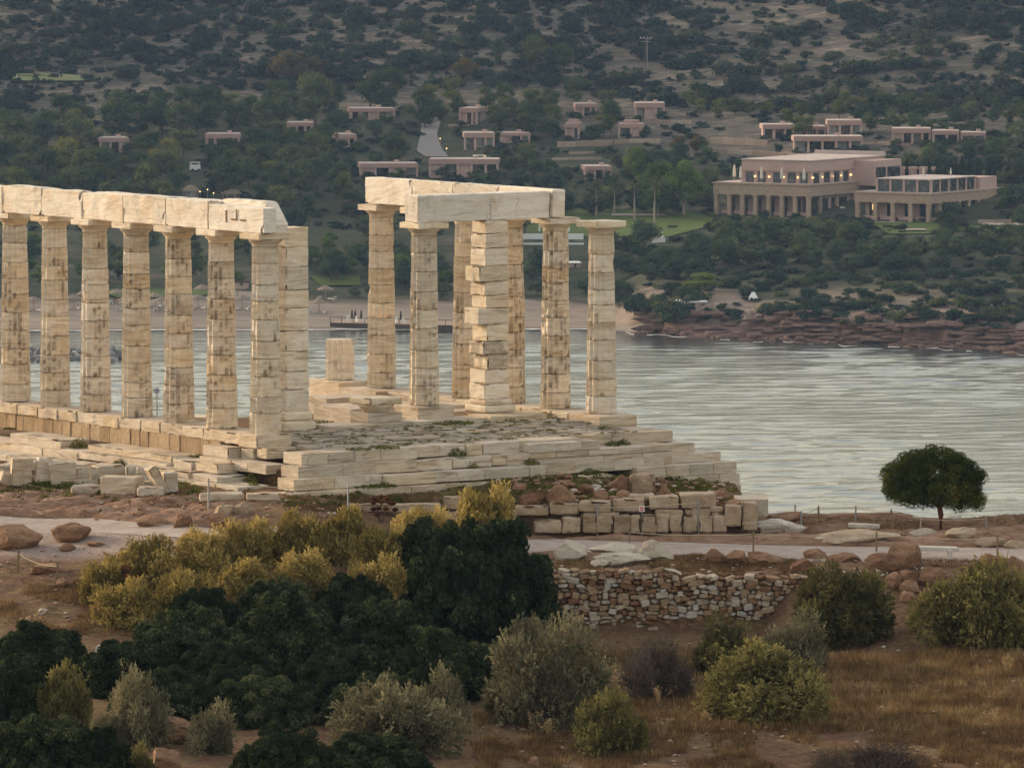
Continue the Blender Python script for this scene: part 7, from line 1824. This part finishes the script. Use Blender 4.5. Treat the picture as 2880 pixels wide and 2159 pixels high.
seedplant('cluster of dark brown round seed heads in front of the kerb blocks', (1030, 1110), 1390, 1470, [(1052, 1400), (1072, 1396), (1090, 1402), (1050, 1412), (1073, 1411), (1097, 1413), (1105, 1415), (1060, 1407), (1050, 1431), (1064, 1429), (1085, 1430), (1060, 1446), (1112, 1432)], 3, 0.085)
seedplant('dark artichoke like seed heads on a stalk before the left yellow shrub', (345, 375), 1595, 1700, [(352, 1600), (358, 1622)], 4, 0.17)
p = near(128, 1880); t = thing('dead_branch', 'bare pinkish dead branch standing in the dark bushes at left', 'branch', p); q = lambda x, y: np.array(at_d(x, y, p.y) - p)
lpart('branch', *tube([(0, 0, -0.3), q(122, 1850), q(112, 1825), q(106, 1812)], [0.06, 0.05, 0.04, 0.02], 6), REDBARK, t); lpart('twig', *tube([q(118, 1840), q(112, 1868), q(110, 1880)], [0.03, 0.02, 0.01], 5), REDBARK, t)

# lone clipped tree by the water
p = near(2650, 1482); k = F / p.y
t = thing('lone_tree', 'lone umbrella shaped tree with a short bare trunk against the water', 'tree', p)
H_ = lambda y: (1482 - y) / k
pr_ = lambda x: (x - 2650) / k
lpart('trunk', *tube([(0, 0, -0.2), (0.02, 0, H_(1440)), (-0.03, 0, H_(1412)), (-0.1, 0, H_(1380))], [0.115, 0.085, 0.08, 0.06], 9), REDBARK, t)
bb = Bag()
for q in range(7): a = q * 0.9; bb.add(*tube([(-0.03, 0, H_(1418)), (0.5 * math.cos(a), 0.4 * math.sin(a), H_(1385)), (1.0 * math.cos(a), 0.8 * math.sin(a), H_(1340))], [0.05, 0.035, 0.015], 6, False))
lpart('limbs', *bb.get(), REDBARK, t)
gl = np.random.default_rng(77); bl = []
def outline(x):                                                           # crown outline in the photo: top and underside
    return np.interp(x, [2478, 2500, 2540, 2590, 2640, 2690, 2740, 2765, 2788], [1345, 1300, 1262, 1244, 1240, 1250, 1272, 1310, 1345]), np.interp(x, [2478, 2500, 2540, 2600, 2650, 2700, 2750, 2788], [1385, 1405, 1415, 1424, 1422, 1434, 1430, 1412])
for i in range(13):
    for j in range(5):
        for q in (-1, 1):
            x = 2502 + (i + 0.5) / 13 * 262 + gl.uniform(-9, 9); yt, yb = outline(x); u = (j + gl.uniform(0.25, 0.75)) / 5
            r_ = gl.uniform(0.20, 0.30); rp_ = r_ * k; y = (yt + yb) / 2 + (u - 0.5) * max(0.0, yb - yt - rp_ * 1.35)
            half = 1.3 * math.sqrt(max(0.05, 1 - ((x - 2634) / 160) ** 2)) * (0.7 + 0.35 * u)
            bl.append((pr_(x), q * half * gl.uniform(0.4, 1.0), H_(y), r_, r_, r_ * 0.85))
V, Fq, tone = crown(78, bl, 60000, 0.030, 0.7, 0.8, 0.5, 0.55, 0.3, 0.5); lpart('crown', V, Fq, LONETREE, t, False, {'tone': tone})

# low scrub filling in round the feet of the shrubs
lb = Bag(); lg = np.random.default_rng(44)
sA = sprigs(901, 60, 7, 0.034, 0.9, 0.8, (0.08, 0.24), 0.4, 0.4); sB = sprigs(902, 45, 7, 0.034, 0.9, 0.8, (0.10, 0.30), 0.6, 0.3)
for k_ in range(170):
    u = lg.uniform()
    px, py = ((lg.uniform(1300, 2950), lg.uniform(1800, 2080)) if u < 0.5 else (lg.uniform(1300, 2100), lg.uniform(1780, 1850)) if u < 0.6 else (lg.uniform(-40, 1300), lg.uniform(1960, 2190)) if u < 0.78 else (lg.uniform(150, 480), lg.uniform(1690, 1790)) if u < 0.84 else (lg.uniform(2150, 2900), lg.uniform(1620, 1800)))
    c = np.array(near(px, py)); s_ = lg.uniform(0.18, 0.6); v_, f_, t_ = sA if lg.uniform() < 0.55 else sB
    lb.add(rotz(v_, lg.uniform(0, 6)) * np.array([s_, s_, s_ * lg.uniform(0.5, 1.1)]) + c, f_, t_ + lg.normal(0, 0.5))
vv, ff = lb.get(); stuff('low_scrub', vv, ff, SAGE, 'low straggling scrub round the feet of the shrubs', attr={'tone': lb.attr()})
# dry grass that nobody could count
gb = Bag(); gg = np.random.default_rng(91)
def grassfield(n, xr, yr, hgt, dens=None, tone0=0.0):
    px = gg.uniform(*xr, n); py = gg.uniform(*yr, n)
    keepm = (fbm(np.stack([px / 90, py / 45, px * 0], -1), 61, 3) > -0.12) if dens is None else np.ones(n, bool)
    px, py = px[keepm], py[keepm]
    cols = np.linspace(xr[0], xr[1], 40); tab = np.array([[near_d(c, y) for y in np.linspace(*yr, 14)] for c in cols])
    ci = np.interp(px, cols, np.arange(40)); ri = np.interp(py, np.linspace(*yr, 14), np.arange(14))
    c0 = np.clip(ci.astype(int), 0, 38); r0 = np.clip(ri.astype(int), 0, 12); fc, fr = ci - c0, ri - r0
    d = (tab[c0, r0] * (1 - fc) + tab[c0 + 1, r0] * fc) * (1 - fr) + (tab[c0, r0 + 1] * (1 - fc) + tab[c0 + 1, r0 + 1] * fc) * fr
    lo, hi = path_edges(px); ok = (d < lo - 0.1) | (d > hi + 0.1); px, d = px[ok], d[ok]
    x = X_of(px, d); z = gz(px, d); m_ = len(px); nb = 5
    a = gg.uniform(0, 6.28, (m_, nb)); h = hgt * gg.uniform(0.4, 1.2, (m_, nb)); ln = gg.uniform(0.2, 0.9, (m_, nb)) * h
    B = np.stack([x, d, z], 1)[:, None] + gg.normal(0, 0.05, (m_, nb, 3)) * np.array([1, 1, 0.1])
    T = B + np.stack([np.cos(a) * ln, np.sin(a) * ln, h], -1)
    w = np.stack([np.sin(a), -np.cos(a), a * 0], -1) * 0.009
    V = np.stack([B - w, B + w, T], 2).reshape(-1, 3)
    gb.add(V, np.arange(len(V)).reshape(-1, 3), np.repeat(np.repeat(gg.normal(tone0, 0.45, m_), nb), 3))
grassfield(30000, (1330, 2960), (1830, 2190), 0.17)
grassfield(5000, (1900, 2960), (1840, 2060), 0.26, 1, 0.5)
grassfield(4500, (1900, 2960), (1560, 1640), 0.10)
grassfield(4500, (-40, 420), (1610, 1790), 0.12)
grassfield(5500, (2110, 2960), (1445, 1515), 0.06)
grassfield(9000, (800, 2050), (1345, 1440), 0.07, tone0=-0.4)
grassfield(2500, (300, 700), (1360, 1420), 0.07, tone0=-0.4)
grassfield(5000, (1540, 2250), (1565, 1612), 0.10)
vv, ff = gb.get(); stuff('dry_grass', vv, ff, STRAW, 'dry straw coloured grass on the headland slopes', attr={'tone': gb.attr()})
g2 = Bag()
for k in range(420):
    u = gg.uniform()
    px, py = (gg.uniform(1250, 2060), gg.uniform(1338, 1410)) if u < 0.7 else (gg.uniform(-20, 560), gg.uniform(1360, 1410)) if u < 0.9 else (gg.uniform(800, 1300), gg.uniform(1390, 1430))
    c = near(px, py); tuft(np.array(c), gg.uniform(0.08, 0.3), int(gg.uniform(20, 90)), gg.uniform(0.04, 0.16), g2, gg, 0.04)
for px, py in ((150, 1372), (190, 1374), (110, 1370), (130, 1374), (310, 1394), (1920, 1350), (1950, 1365), (1890, 1345), (1980, 1380)):
    for j in range(3): tuft(np.array(near(px + gg.uniform(-20, 20), py + gg.uniform(-4, 4))), 0.3, 160, 0.18, g2, gg, 0.045)
vv, ff = g2.get(); stuff('green_weeds', vv, ff, MOSS, 'low green weeds on the terrace and among the fallen blocks', attr={'tone': g2.attr()})
